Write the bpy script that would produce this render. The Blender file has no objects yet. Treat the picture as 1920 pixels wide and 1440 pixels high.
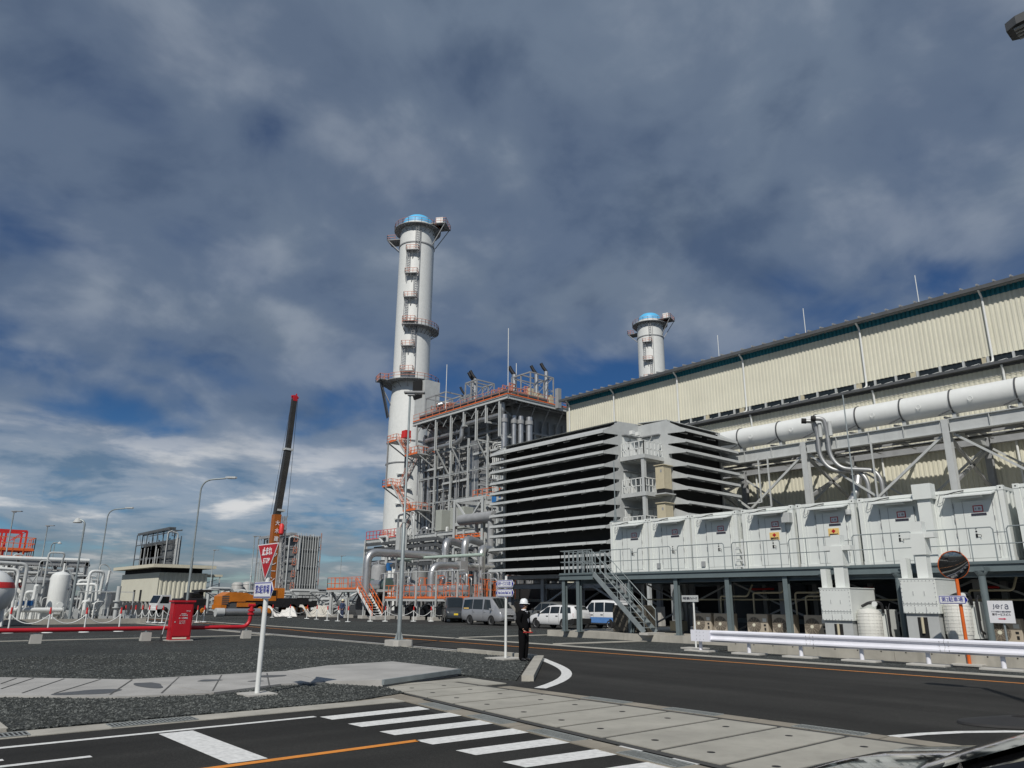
import bpy, bmesh, math, random
import numpy as np
from mathutils import Vector as V, Matrix as M
R = math.radians
rnd = random.Random(11)
S = bpy.context.scene
COL = S.collection

# ------------------------------------------------------------------ camera, sky, sun, exposure
EYE = V((0, 0, 1.7))
PITCH, YAW, ROLL, FPX = math.atan(408 / 1400), R(41.0), R(0.4), 1400.0
FW = V((math.sin(YAW) * math.cos(PITCH), math.cos(YAW) * math.cos(PITCH), math.sin(PITCH)))
_r0 = V((math.cos(YAW), -math.sin(YAW), 0))
_u0 = _r0.cross(FW)
RT = _r0 * math.cos(ROLL) + _u0 * math.sin(ROLL)
UP = _u0 * math.cos(ROLL) - _r0 * math.sin(ROLL)
cam = bpy.data.cameras.new('camera')
cam.sensor_width = 36.0
cam.lens = FPX / 1920 * 36
cam.clip_start, cam.clip_end = 0.1, 20000
camo = bpy.data.objects.new('camera', cam)
COL.objects.link(camo)
camo.matrix_world = M(((RT.x, UP.x, -FW.x, EYE.x), (RT.y, UP.y, -FW.y, EYE.y), (RT.z, UP.z, -FW.z, EYE.z), (0, 0, 0, 1)))
S.camera = camo

S.view_settings.view_transform = 'Standard'
S.view_settings.look = 'None'
S.view_settings.gamma = 1
S.view_settings.exposure = 0.0
S.cycles.max_bounces = 6

SUN_DIR = V((-0.85, -0.58, 1.0)).normalized()      # towards the sun
sun = bpy.data.lights.new('sun', 'SUN')
sun.energy, sun.angle, sun.color = 3.6, R(0.5), (1.0, 0.95, 0.87)
suno = bpy.data.objects.new('sun', sun)
COL.objects.link(suno)
suno.rotation_euler = SUN_DIR.to_track_quat('Z', 'Y').to_euler()

world = bpy.data.worlds.new('World')
S.world = world
world.use_nodes = True
NT = world.node_tree
for n in list(NT.nodes):
    NT.nodes.remove(n)
def wn(t, **k):
    n = NT.nodes.new(t)
    for a, b in k.items():
        setattr(n, a, b)
    return n
def wl(a, b):
    NT.links.new(a, b)
def wmath(op, a, b=None, c=None, clamp=False):
    n = wn('ShaderNodeMath', operation=op, use_clamp=clamp)
    for i, x in enumerate((a, b, c)):
        if x is None:
            continue
        if isinstance(x, (int, float)):
            n.inputs[i].default_value = x
        else:
            wl(x, n.inputs[i])
    return n.outputs[0]
def wramp(x, stops, interp='EASE'):
    n = wn('ShaderNodeValToRGB')
    cr = n.color_ramp
    cr.interpolation = interp
    while len(cr.elements) < len(stops):
        cr.elements.new(0.5)
    for e, (p, c) in zip(cr.elements, stops):
        e.position = p
        e.color = (c, c, c, 1) if isinstance(c, (int, float)) else (*c, 1)
    wl(x, n.inputs[0])
    return n.outputs[0]
def wmix(f, a, b, mode='MIX'):
    n = wn('ShaderNodeMix', data_type='RGBA', blend_type=mode)
    if isinstance(f, (int, float)):
        n.inputs[0].default_value = f
    else:
        wl(f, n.inputs[0])
    for i, x in ((6, a), (7, b)):
        if isinstance(x, tuple):
            n.inputs[i].default_value = (*x, 1)
        else:
            wl(x, n.inputs[i])
    return n.outputs[2]
tc = wn('ShaderNodeTexCoord')
sep = wn('ShaderNodeSeparateXYZ')
wl(tc.outputs['Generated'], sep.inputs[0])
sz = wmath('MAXIMUM', sep.outputs[2], 0.0)
def plane(off):                       # direction laid out on a cloud ceiling; larger off = less stretching low down
    den = wmath('ADD', sz, off)
    c = wn('ShaderNodeCombineXYZ')
    wl(wmath('DIVIDE', sep.outputs[0], den), c.inputs[0]); wl(wmath('DIVIDE', sep.outputs[1], den), c.inputs[1])
    return c.outputs[0]
PL, PH = plane(0.12), plane(0.42)
def wnoise(vec, scale, detail, rough, dist, off):
    mp = wn('ShaderNodeMapping')
    mp.inputs['Location'].default_value = off
    wl(vec, mp.inputs[0])
    n = wn('ShaderNodeTexNoise')
    n.inputs['Scale'].default_value = scale
    n.inputs['Detail'].default_value = detail
    n.inputs['Roughness'].default_value = rough
    n.inputs['Distortion'].default_value = dist
    wl(mp.outputs[0], n.inputs['Vector'])
    return n.outputs['Fac']
nis = wn('ShaderNodeTexSky', sky_type='NISHITA')
nis.sun_disc = False
nis.sun_elevation = math.asin(SUN_DIR.z)
nis.sun_rotation = math.atan2(SUN_DIR.x, SUN_DIR.y)
nis.air_density, nis.dust_density, nis.ozone_density = 1.0, 0.4, 2.0
big = wnoise(PH, 2.6, 2, 0.5, 0.0, (3.1, 1.7, 0))
fine = wnoise(PH, 6.0, 7, 0.46, 0.3, (0.4, 5.2, 0))
tone = wnoise(PH, 3.6, 6, 0.55, 0.2, (7.7, 2.9, 0))
low = wnoise(PL, 1.5, 8, 0.58, 0.3, (2.2, 0.6, 0))
hmix = wramp(sz, [(0.12, 0.0), (0.26, 1.0)])
hi_cov = wmath('ADD', wmath('MULTIPLY', big, 0.62), wmath('MULTIPLY', fine, 0.46))
lo_cov = wmath('ADD', wmath('MULTIPLY', low, 0.80), wmath('MULTIPLY', fine, 0.28))
cov = wmath('ADD', wmath('MULTIPLY', hi_cov, hmix), wmath('MULTIPLY', lo_cov, wmath('SUBTRACT', 1.0, hmix)))
# how much of the sky is clouded at each height: a bluer belt at middle height
elevm = wmath('SUBTRACT', wramp(sz, [(0.0, 0.50), (0.05, 0.49), (0.09, 0.535), (0.14, 0.56), (0.19, 0.50), (0.27, 0.445), (0.36, 0.545), (0.50, 0.60), (1.0, 0.60)]), 0.5)
mask = wramp(wmath('ADD', cov, elevm), [(0.39, 0.0), (0.56, 0.74), (0.74, 1.0)])
bright = wmath('ADD', wmath('MULTIPLY', tone, 0.72), wmath('MULTIPLY', fine, 0.36))
hi_c = wramp(bright, [(0.38, (0.88, 1.26, 1.95)), (0.53, (1.46, 1.92, 2.66)), (0.68, (2.4, 2.85, 3.55))])
lo_c = wramp(wmath('ADD', wmath('MULTIPLY', low, 0.7), wmath('MULTIPLY', tone, 0.4)), [(0.44, (1.3, 1.95, 2.7)), (0.56, (3.1, 3.6, 4.2)), (0.68, (6.6, 6.7, 6.8))])
lo_c = wmix(1.0, lo_c, wramp(sz, [(0.0, 0.52), (0.05, 0.66), (0.11, 1.0)]), 'MULTIPLY')
cloudc = wmix(hmix, lo_c, hi_c)
nisd = wmix(1.0, nis.outputs[0], wramp(sz, [(0.0, (0.40, 0.50, 0.62)), (0.10, (0.27, 0.44, 0.62)), (0.25, (0.15, 0.29, 0.46)), (0.5, (0.21, 0.32, 0.47)), (1.0, (0.2, 0.3, 0.45))]), 'MULTIPLY')
bg = wn('ShaderNodeBackground')
bg.inputs['Strength'].default_value = 0.1
wl(wmix(mask, nisd, cloudc), bg.inputs['Color'])
out = wn('ShaderNodeOutputWorld')
wl(bg.outputs[0], out.inputs[0])

# ------------------------------------------------------------------ a picture point turned into a place in the yard
def _ray(px, py):
    return FW * FPX + RT * (px - 960) - UP * (py - 720)
def pg(px, py, z=0.0):
    d = _ray(px, py); return EYE + d * ((z - EYE.z) / d.z)
def pX(px, py, x):
    d = _ray(px, py); return EYE + d * (x / d.x)
def pY(px, py, y):
    d = _ray(px, py); return EYE + d * (y / d.y)

# ------------------------------------------------------------------ mesh builder
ZU = V((0, 0, 1))
class MB:
    def __init__(s):
        s.v, s.f, s.s = [], [], []
    def add(s, vs, fs, smooth=False):
        o = len(s.v)
        s.v += [tuple(v) for v in vs]
        s.f += [tuple(i + o for i in f) for f in fs]
        s.s += [smooth] * len(fs)
        return s
    def box(s, x0, x1, y0, y1, z0, z1):
        return s.add([(x, y, z) for z in (z0, z1) for y in (y0, y1) for x in (x0, x1)],
                     [(0, 2, 3, 1), (4, 5, 7, 6), (0, 1, 5, 4), (2, 6, 7, 3), (0, 4, 6, 2), (1, 3, 7, 5)])
    def cbox(s, c, sx, sy, sz):
        return s.box(c[0] - sx / 2, c[0] + sx / 2, c[1] - sy / 2, c[1] + sy / 2, c[2] - sz / 2, c[2] + sz / 2)
    def rbox(s, c, sx, sy, sz, b=0.03):
        bm = bmesh.new()
        bmesh.ops.create_cube(bm, size=1)
        bmesh.ops.scale(bm, vec=(sx, sy, sz), verts=bm.verts)
        bmesh.ops.bevel(bm, geom=bm.edges[:], offset=b, segments=2, affect='EDGES', profile=0.5)
        bmesh.ops.translate(bm, vec=c, verts=bm.verts)
        bm.verts.index_update()
        s.add([v.co[:] for v in bm.verts], [[v.index for v in f.verts] for f in bm.faces])
        bm.free(); return s
    def beam(s, a, b, w, h=None, up=ZU):
        h = h or w
        a, b = V(a), V(b); d = (b - a)
        if d.length < 1e-6: return s
        d.normalize()
        sd = d.cross(V(up))
        sd = sd.normalized() if sd.length > 1e-3 else d.cross(V((1, 0, 0))).normalized()
        u = sd.cross(d)
        sd, u = sd * w / 2, u * h / 2
        return s.add([a - sd - u, a + sd - u, a + sd + u, a - sd + u, b - sd - u, b + sd - u, b + sd + u, b - sd + u],
                     [(0, 1, 2, 3), (4, 7, 6, 5), (0, 4, 5, 1), (1, 5, 6, 2), (2, 6, 7, 3), (3, 7, 4, 0)])
    def hb(s, a, b, h, w, t=0.03, up=ZU):          # I section
        a, b = V(a), V(b); d = (b - a).normalized()
        sd = d.cross(V(up))
        sd = sd.normalized() if sd.length > 1e-3 else d.cross(V((1, 0, 0))).normalized()
        u = sd.cross(d)
        s.beam(a + u * (h - t) / 2, b + u * (h - t) / 2, w, t, u)
        s.beam(a - u * (h - t) / 2, b - u * (h - t) / 2, w, t, u)
        s.beam(a, b, t * 0.8, h - 2 * t, u)
        return s
    def tube(s, pts, r, n=10, caps=True, radii=None):
        pts = [V(p) for p in pts]
        N = len(pts)
        tang = []
        for i in range(N):
            d = V((0, 0, 0))
            if i > 0: d += (pts[i] - pts[i - 1]).normalized()
            if i < N - 1: d += (pts[i + 1] - pts[i]).normalized()
            tang.append(d.normalized())
        ref = V((0, 0, 1)) if abs(tang[0].z) < 0.9 else V((1, 0, 0))
        nx = tang[0].cross(ref).normalized()
        vs = []
        for i in range(N):
            t = tang[i]
            nx = (nx - t * nx.dot(t)).normalized()
            ny = t.cross(nx)
            rr = radii[i] if radii else r
            for k in range(n):
                a = 2 * math.pi * k / n
                vs.append(pts[i] + nx * (rr * math.cos(a)) + ny * (rr * math.sin(a)))
        fs = [(i * n + k, i * n + (k + 1) % n, (i + 1) * n + (k + 1) % n, (i + 1) * n + k) for i in range(N - 1) for k in range(n)]
        s.add(vs, fs, True)
        if caps:
            o = len(s.v) - len(vs)
            s.f += [tuple(o + k for k in range(n - 1, -1, -1)), tuple(o + (N - 1) * n + k for k in range(n))]
            s.s += [False, False]
        return s
    def pipe(s, pts, r, bend=None, n=12, seg=5, caps=True):     # polyline with round elbows
        pts = [V(p) for p in pts]
        bend = bend or r * 2.2
        o = [pts[0]]
        for i in range(1, len(pts) - 1):
            a, b = (pts[i - 1] - pts[i]), (pts[i + 1] - pts[i])
            L = min(bend, a.length * 0.49, b.length * 0.49)
            p0, p2 = pts[i] + a.normalized() * L, pts[i] + b.normalized() * L
            for k in range(seg + 1):
                t = k / seg
                o.append(p0 * (1 - t) ** 2 + pts[i] * 2 * t * (1 - t) + p2 * t * t)
        o.append(pts[-1])
        return s.tube(o, r, n, caps)
    def cyl(s, c, r, h, n=24, r2=None):
        c = V(c); return s.tube([c, c + V((0, 0, h))], r, n, True, [r, r2 if r2 is not None else r])
    def lathe(s, prof, c=(0, 0, 0), n=28, axis='z'):
        vs, fs = [], []
        for r, z in prof:
            for k in range(n):
                a = 2 * math.pi * k / n
                p = (r * math.cos(a), r * math.sin(a), z)
                if axis == 'x': p = (p[2], p[0], p[1])
                if axis == 'y': p = (p[1], p[2], p[0])
                vs.append((p[0] + c[0], p[1] + c[1], p[2] + c[2]))
        for i in range(len(prof) - 1):
            for k in range(n):
                fs.append((i * n + k, i * n + (k + 1) % n, (i + 1) * n + (k + 1) % n, (i + 1) * n + k))
        return s.add(vs, fs, True)
    def prism(s, poly, vec):
        n = len(poly); vec = V(vec); poly = [V(p) for p in poly]
        return s.add(poly + [p + vec for p in poly],
                     [tuple(range(n - 1, -1, -1)), tuple(range(n, 2 * n))] + [(i, (i + 1) % n, n + (i + 1) % n, n + i) for i in range(n)])
    def slab(s, poly2, z0, z1):
        return s.prism([(x, y, z0) for x, y in poly2], (0, 0, z1 - z0))
    def rail(s, pts, h=1.1, step=1.3, r=0.022, mids=1, toe=0.0):
        pts = [V(p) for p in pts]
        for k in range(1, mids + 2):
            z = V((0, 0, h * k / (mids + 1)))
            for a, b in zip(pts, pts[1:]):
                s.beam(a + z, b + z, 2 * r)
        for a, b in zip(pts, pts[1:]):
            m = max(1, round((b - a).length / step))
            for i in range(m + 1):
                p = a.lerp(b, i / m)
                s.beam(p, p + V((0, 0, h)), 2 * r)
            if toe:
                s.beam(a + V((0, 0, toe / 2)), b + V((0, 0, toe / 2)), 0.02, toe)
        return s
    def stair(s, a, b, side, w=0.9, st=0.2, tread=0.25):  # two stringers and treads; side = unit vector across
        a, b, side = V(a), V(b), V(side)
        for q in (0, w):
            s.beam(a + side * q, b + side * q, 0.05, st)
        n = max(2, int(abs(b.z - a.z) / 0.22))
        run = V((b.x - a.x, b.y - a.y, 0)).normalized() * tread
        for i in range(1, n):
            p = a.lerp(b, i / n)
            s.add([p, p + side * w, p + side * w + run, p + run, p - V((0, 0, .03)), p + side * w - V((0, 0, .03)), p + side * w + run - V((0, 0, .03)), p + run - V((0, 0, .03))],
                  [(0, 1, 2, 3), (7, 6, 5, 4), (0, 4, 5, 1), (1, 5, 6, 2), (2, 6, 7, 3), (3, 7, 4, 0)])
        return s
    def ladder(s, a, b, side, w=0.45, r=0.025, step=0.35):
        a, b, side = V(a), V(b), V(side).normalized() * w
        s.beam(a, b, 2 * r); s.beam(a + side, b + side, 2 * r)
        n = int((b - a).length / step)
        for i in range(n):
            p = a.lerp(b, (i + .5) / n); s.beam(p, p + side, 1.4 * r)
        return s
    def pieces(s):
        # loose islands gathered into the pieces that lie well apart: each is to be a part of its own
        n = len(s.v); pa = list(range(n))
        def find(i):
            while pa[i] != i:
                pa[i] = pa[pa[i]]; i = pa[i]
            return i
        for f in s.f:
            a = find(f[0])
            for b in f[1:]:
                b = find(b)
                if a != b: pa[b] = a
        root = [find(i) for i in range(n)]
        ids = {r: k for k, r in enumerate(dict.fromkeys(root))}
        k = len(ids)
        if k < 2 or k > 400: return None
        isl = np.array([ids[r] for r in root]); P = np.array(s.v, dtype=float)
        lo = np.full((k, 3), 1e9); hi = np.full((k, 3), -1e9)
        np.minimum.at(lo, isl, P); np.maximum.at(hi, isl, P)
        size = (hi - lo).max(axis=1)
        g = list(range(k))
        def gf(i):
            while g[i] != i:
                g[i] = g[g[i]]; i = g[i]
            return i
        for i in range(k - 1):
            gap = np.maximum(0, np.maximum(lo[i + 1:] - hi[i], lo[i] - hi[i + 1:])).max(axis=1)
            for j in np.nonzero(gap <= np.maximum(.02, .5 * np.maximum(size[i], size[i + 1:])))[0]:
                a, b = gf(i), gf(i + 1 + int(j))
                if a != b: g[b] = a
        grp = [gf(i) for i in range(k)]
        names = list(dict.fromkeys(grp))
        if len(names) < 2 or len(names) > 60: return None
        out = []
        for q in names:
            m = MB(); mp = {}
            for f, sm in zip(s.f, s.s):
                if grp[isl[f[0]]] != q: continue
                nf = []
                for i in f:
                    if i not in mp: mp[i] = len(m.v); m.v.append(s.v[i])
                    nf.append(mp[i])
                m.f.append(tuple(nf)); m.s.append(sm)
            out.append(m)
        return out
    def build(s, name, m, parent=None, kind=None):
        if parent is not None and len(s.v) < 12000:
            ps = s.pieces()
            if ps: return [p.build1(name, m, parent, kind) for p in ps][0]
        return s.build1(name, m, parent, kind)
    def build1(s, name, m, parent=None, kind=None):
        off = V((0, 0, 0)); q = parent
        while q is not None:
            off += q.location; q = q.parent
        me = bpy.data.meshes.new(name)
        me.from_pydata([(v[0] - off.x, v[1] - off.y, v[2] - off.z) for v in s.v], [], s.f)
        if len(s.f) < 60000:
            bm = bmesh.new(); bm.from_mesh(me)
            bmesh.ops.recalc_face_normals(bm, faces=bm.faces)
            bm.to_mesh(me); bm.free()
        me.polygons.foreach_set('use_smooth', s.s)
        me.materials.append(m)
        if any(s.s): me.set_sharp_from_angle(angle=R(38))
        o = bpy.data.objects.new(name, me)
        COL.objects.link(o)
        o.parent = parent
        if kind: o['kind'] = kind
        return o

def tag(o, label, cat, group=None):
    o['label'], o['category'] = label, cat
    if group: o['group'] = group
    return o
def thing(name, label, cat, loc=(0, 0, 0), group=None):
    o = bpy.data.objects.new(name, None)
    COL.objects.link(o); o.location = loc; o.empty_display_size = 0.3
    return tag(o, label, cat, group)
def dup(o, parent=None):
    c = o.copy(); COL.objects.link(c)
    if parent is not None: c.parent = parent
    for ch in list(o.children): dup(ch, c)
    return c
def place(o, loc, rz=0.0, label=None):
    o.location = loc; o.rotation_euler = (0, 0, rz)
    if label: o['label'] = label
    return o
def text(body, size, m, parent, at, xd, ud, width=None, name='lettering', thick=0.004, bold=0.0):
    cu = bpy.data.curves.new('lettering', 'FONT')
    cu.body, cu.size, cu.align_x, cu.align_y, cu.extrude, cu.offset = body, size, 'CENTER', 'CENTER', thick, bold
    cu.resolution_u = 3
    t = bpy.data.objects.new('lettering', cu)
    COL.objects.link(t)
    bpy.context.view_layer.update()
    me = bpy.data.meshes.new_from_object(t.evaluated_get(bpy.context.evaluated_depsgraph_get()))
    bpy.data.objects.remove(t)
    xd, ud = V(xd).normalized(), V(ud).normalized()
    nd = xd.cross(ud)
    if len(me.vertices):
        xs = [v.co.x for v in me.vertices]; w0 = max(xs) - min(xs); mid = (max(xs) + min(xs)) / 2
        k = (width / w0) if width else 1.0
        off = V((0, 0, 0)); q = parent
        while q is not None:
            off += q.location; q = q.parent
        for v in me.vertices:
            v.co = V(at) - off + xd * ((v.co.x - mid) * k) + ud * v.co.y + nd * v.co.z
    me.materials.clear(); me.materials.append(m)
    o = bpy.data.objects.new(name, me); COL.objects.link(o); o.parent = parent
    return o

# ------------------------------------------------------------------ materials
MATS = {}
def mat(name, col, rough=0.55, metal=0.0, var=0.14, scale=1.3, streak=0.0, bump=0.0, bscale=30.0, coat=0.0, spec=0.5):
    if name in MATS: return MATS[name]
    m = bpy.data.materials.new(name); m.use_nodes = True
    t = m.node_tree; b = t.nodes['Principled BSDF']
    b.inputs['Roughness'].default_value = rough
    b.inputs['Metallic'].default_value = metal
    b.inputs['Coat Weight'].default_value = coat
    b.inputs['Specular IOR Level'].default_value = spec
    tcn = t.nodes.new('ShaderNodeTexCoord')
    def noise(sc, det, mp=None):
        n = t.nodes.new('ShaderNodeTexNoise'); n.inputs['Scale'].default_value = sc; n.inputs['Detail'].default_value = det
        n.inputs['Roughness'].default_value = 0.6
        if mp:
            q = t.nodes.new('ShaderNodeMapping'); q.inputs['Scale'].default_value = mp
            t.links.new(tcn.outputs['Object'], q.inputs[0]); t.links.new(q.outputs[0], n.inputs['Vector'])
        else:
            t.links.new(tcn.outputs['Object'], n.inputs['Vector'])
        return n.outputs['Fac']
    def mix(f, a, c):
        n = t.nodes.new('ShaderNodeMix'); n.data_type = 'RGBA'
        t.links.new(f, n.inputs[0])
        for i, x in ((6, a), (7, c)):
            if isinstance(x, tuple): n.inputs[i].default_value = (*x, 1)
            else: t.links.new(x, n.inputs[i])
        return n.outputs[2]
    def ramp(f, a, c):
        n = t.nodes.new('ShaderNodeMapRange'); n.inputs[1].default_value = a; n.inputs[2].default_value = c
        t.links.new(f, n.inputs[0]); return n.outputs[0]
    dk = tuple(c * (1 - var) for c in col); lt = tuple(min(1, c * (1 + var * 0.7)) for c in col)
    c = mix(ramp(noise(scale, 8), 0.3, 0.7), dk, lt)
    if streak:
        dirt = tuple(0.45 * x + 0.02 * k for x, k in zip(col, (1.3, 1.1, .8)))
        sc = t.nodes.new('ShaderNodeMath'); sc.operation = 'MULTIPLY'; sc.inputs[1].default_value = streak
        t.links.new(ramp(noise(2.2, 6, (1.6, 1.6, 0.12)), 0.52, 0.78), sc.inputs[0])
        c = mix(sc.outputs[0], c, dirt)
    t.links.new(c, b.inputs['Base Color'])
    if bump:
        bn = t.nodes.new('ShaderNodeBump'); bn.inputs['Strength'].default_value = bump; bn.inputs['Distance'].default_value = 0.02
        t.links.new(noise(bscale, 5), bn.inputs['Height']); t.links.new(bn.outputs[0], b.inputs['Normal'])
    MATS[name] = m
    return m
WHITE = mat('white_paint', (.70, .72, .71), .45, var=.05, streak=.08)
WHITE2 = mat('container_white', (.69, .72, .70), .45, var=.04, streak=.05)
MARK = mat('road_marking_white', (.72, .725, .71), .6, var=.22, scale=14)
CREAM = mat('cream_cladding', (.665, .65, .54), .5, var=.07, scale=.35, streak=.16)
TEAL = mat('teal_cladding', (.015, .17, .23), .5, var=.1)
LGREY = mat('light_grey_steel', (.47, .49, .49), .5, var=.1, streak=.2)
MGREY = mat('mid_grey_steel', (.30, .31, .32), .5, var=.15, streak=.25)
DGREY = mat('dark_grey_steel', (.085, .09, .095), .55, var=.2)
GALV = mat('galvanised_steel', (.30, .34, .35), .45, metal=.35, var=.18, scale=3)
BLUEGREY = mat('blue_grey_paint', (.13, .165, .175), .5, var=.12, streak=.15)
SILVER = mat('lagging_silver', (.48, .49, .50), .40, metal=.75, var=.14, scale=1.5)
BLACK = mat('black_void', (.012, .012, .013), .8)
BLACKP = mat('black_plastic', (.02, .02, .022), .4)
RUBBER = mat('tyre_rubber', (.025, .025, .026), .8)
ORANGE = mat('orange_paint', (.72, .16, .04), .5, var=.12)
PORANGE = mat('faded_orange_paint', (.60, .24, .16), .55, var=.15)
CRANE = mat('crane_orange', (.52, .165, .018), .4, var=.15, streak=.3)
RED = mat('red_paint', (.45, .012, .022), .4, var=.12)
REDBRIGHT = mat('bright_red_paint', (.62, .03, .03), .5, var=.12)
CONC = mat('concrete', (.40, .385, .34), .85, var=.2, scale=1.2, streak=.5, bump=.25, bscale=25)
CONC2 = mat('pale_concrete', (.46, .45, .42), .85, var=.12, scale=2.5, bump=.2, bscale=30)
PATH = mat('path_concrete', (.37, .365, .35), .85, var=.22, scale=.9, bump=.15, bscale=25)
BEIGE = mat('beige_paint', (.52, .47, .34), .5, var=.08, streak=.2)
ACTAN = mat('tan_casing', (.42, .37, .30), .5, var=.08, streak=.2)
BLUE = mat('blue_paint', (.03, .16, .42), .45)
SKYBLUE = mat('sky_blue_cap', (.10, .46, .78), .5, var=.05)
SIGNBLUE = mat('sign_blue', (.012, .02, .28), .4, var=.04)
SIGNWHITE = mat('sign_white', (.72, .73, .76), .45, var=.04, streak=.08)
SIGNRED = mat('sign_red', (.42, .008, .015), .4, var=.05)
SIGNYEL = mat('sign_yellow', (.75, .52, .18), .5, var=.05)
INK = mat('ink_black', (.03, .03, .05), .6)
GLASS = mat('dark_glass', (.012, .016, .018), .06, var=.02, spec=.8)
HEADL = mat('lamp_glass', (.6, .62, .64), .12, var=.1)
ORLINE = mat('road_marking_orange', (.72, .26, .03), .6, var=.15, scale=8)
TARP = mat('white_tarpaulin', (.66, .65, .62), .8, var=.1, bump=.4, bscale=5)
GRATE = mat('steel_grating', (.30, .32, .31), .5, metal=.2, var=.2, scale=20)
MIRROR = mat('mirror_face', (.7, .7, .7), .03, metal=1.0, var=.01)

def ground_mat(name, col, vcol, vscale, big=.25, bigscale=.15, rough=.92, bump=.5, dist=.01, track=None):
    m = bpy.data.materials.new(name); m.use_nodes = True
    t = m.node_tree; b = t.nodes['Principled BSDF']; b.inputs['Roughness'].default_value = rough
    b.inputs['Specular IOR Level'].default_value = .25
    tcn = t.nodes.new('ShaderNodeTexCoord')
    vo = t.nodes.new('ShaderNodeTexVoronoi'); vo.inputs['Scale'].default_value = vscale
    n2 = t.nodes.new('ShaderNodeTexNoise'); n2.inputs['Scale'].default_value = bigscale; n2.inputs['Detail'].default_value = 9; n2.inputs['Roughness'].default_value = .65
    sp = t.nodes.new('ShaderNodeSeparateColor')
    for n in (vo, n2): t.links.new(tcn.outputs['Object'], n.inputs['Vector'])
    t.links.new(vo.outputs['Color'], sp.inputs[0])
    mx = t.nodes.new('ShaderNodeMix'); mx.data_type = 'RGBA'
    pw = t.nodes.new('ShaderNodeMath'); pw.operation = 'POWER'; pw.inputs[1].default_value = 2.5
    t.links.new(sp.outputs[0], pw.inputs[0]); t.links.new(pw.outputs[0], mx.inputs[0])
    mx.inputs[6].default_value = (*col, 1); mx.inputs[7].default_value = (*vcol, 1)
    mr = t.nodes.new('ShaderNodeMapRange'); mr.inputs[1].default_value = .3; mr.inputs[2].default_value = .7; mr.inputs[3].default_value = 1 - big; mr.inputs[4].default_value = 1 + big
    t.links.new(n2.outputs['Fac'], mr.inputs[0])
    ml = t.nodes.new('ShaderNodeMix'); ml.data_type = 'RGBA'; ml.blend_type = 'MULTIPLY'; ml.inputs[0].default_value = 1
    t.links.new(mx.outputs[2], ml.inputs[6]); t.links.new(mr.outputs[0], ml.inputs[7])
    outc = ml.outputs[2]
    if track:
        mpn = t.nodes.new('ShaderNodeMapping'); mpn.inputs['Scale'].default_value = track
        n3 = t.nodes.new('ShaderNodeTexNoise'); n3.inputs['Scale'].default_value = 1.0; n3.inputs['Detail'].default_value = 5
        t.links.new(tcn.outputs['Object'], mpn.inputs[0]); t.links.new(mpn.outputs[0], n3.inputs['Vector'])
        m3 = t.nodes.new('ShaderNodeMapRange'); m3.inputs[1].default_value = .35; m3.inputs[2].default_value = .65; m3.inputs[3].default_value = .72; m3.inputs[4].default_value = 1.3
        t.links.new(n3.outputs['Fac'], m3.inputs[0])
        ml2 = t.nodes.new('ShaderNodeMix'); ml2.data_type = 'RGBA'; ml2.blend_type = 'MULTIPLY'; ml2.inputs[0].default_value = 1
        t.links.new(outc, ml2.inputs[6]); t.links.new(m3.outputs[0], ml2.inputs[7]); outc = ml2.outputs[2]
    t.links.new(outc, b.inputs['Base Color'])
    bn = t.nodes.new('ShaderNodeBump'); bn.inputs['Strength'].default_value = bump; bn.inputs['Distance'].default_value = dist
    t.links.new(vo.outputs['Distance'], bn.inputs['Height']); t.links.new(bn.outputs[0], b.inputs['Normal'])
    return m
ASPH = ground_mat('asphalt', (.017, .017, .0155), (.042, .041, .038), 120, .25, .35, bump=.35, dist=.004, track=(.06, 1.1, 1))
ASPH2 = ground_mat('worn_asphalt', (.021, .021, .0195), (.05, .049, .046), 100, .3, .22, bump=.35, dist=.004, track=(.9, .05, 1))
YARD = ground_mat('yard_asphalt', (.03, .031, .03), (.065, .065, .063), 60, .25, .12)
GRAVEL = ground_mat('gravel', (.023, .0265, .0255), (.13, .14, .135), 26, .25, .25, bump=1.0, dist=.03)
# ------------------------------------------------------------------ ground, roads, markings
g = MB().add([(-4000, -4000, 0), (4000, -4000, 0), (4000, 4000, 0), (-4000, 4000, 0)], [(0, 1, 2, 3)]).build('ground', YARD, kind='structure')
def sheet(name, poly, z, m):
    return MB().add([(x, y, z) for x, y in poly], [tuple(range(len(poly)))]).build(name, m, kind='structure')
sheet('main_road', [(10.9, -40), (22.0, -40), (22.0, 17), (22.5, 24), (22.6, 140), (17.4, 140), (17.2, 36), (16.95, 27), (16.9, 18), (12.2, 13.2), (10.9, 12.6)], .004, ASPH2)
sheet('side_road', [(-60, -20), (7.25, -20), (7.25, 6), (7.6, 11.9), (1.9, 12.0), (2.0, 13.2), (-60, 13.6)], .004, ASPH)

def strip(mb, pts, w, z):
    pts = [V((p[0], p[1], 0)) for p in pts]
    vs = []
    for i, p in enumerate(pts):
        d = (pts[min(i + 1, len(pts) - 1)] - pts[max(i - 1, 0)]).normalized()
        n = V((-d.y, d.x, 0)) * w / 2
        vs += [(p.x + n.x, p.y + n.y, z), (p.x - n.x, p.y - n.y, z)]
    return mb.add(vs, [(2 * i, 2 * i + 1, 2 * i + 3, 2 * i + 2) for i in range(len(pts) - 1)])
mk = MB()
strip(mk, [(20.55, -40), (20.55, 36), (20.3, 39.5), (20.8, 44), (21.1, 60), (21.1, 130)], .13, .009)
strip(mk, [(-40, 8.55), (5.9, 8.55)], .13, .009)
mk.build('orange_centre_line', ORLINE, kind='structure')
mk = MB()
for k in range(8):
    yl, yr = 11.13 - k * .852, 11.18 - k * .90
    mk.add([(5.88, yl - .37, .009), (7.66, yr - .39, .009), (7.70, yr, .009), (5.87, yl, .009)], [(0, 1, 2, 3)])
mk.build('zebra_crossing', MARK, kind='structure')
mk = MB()
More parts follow.
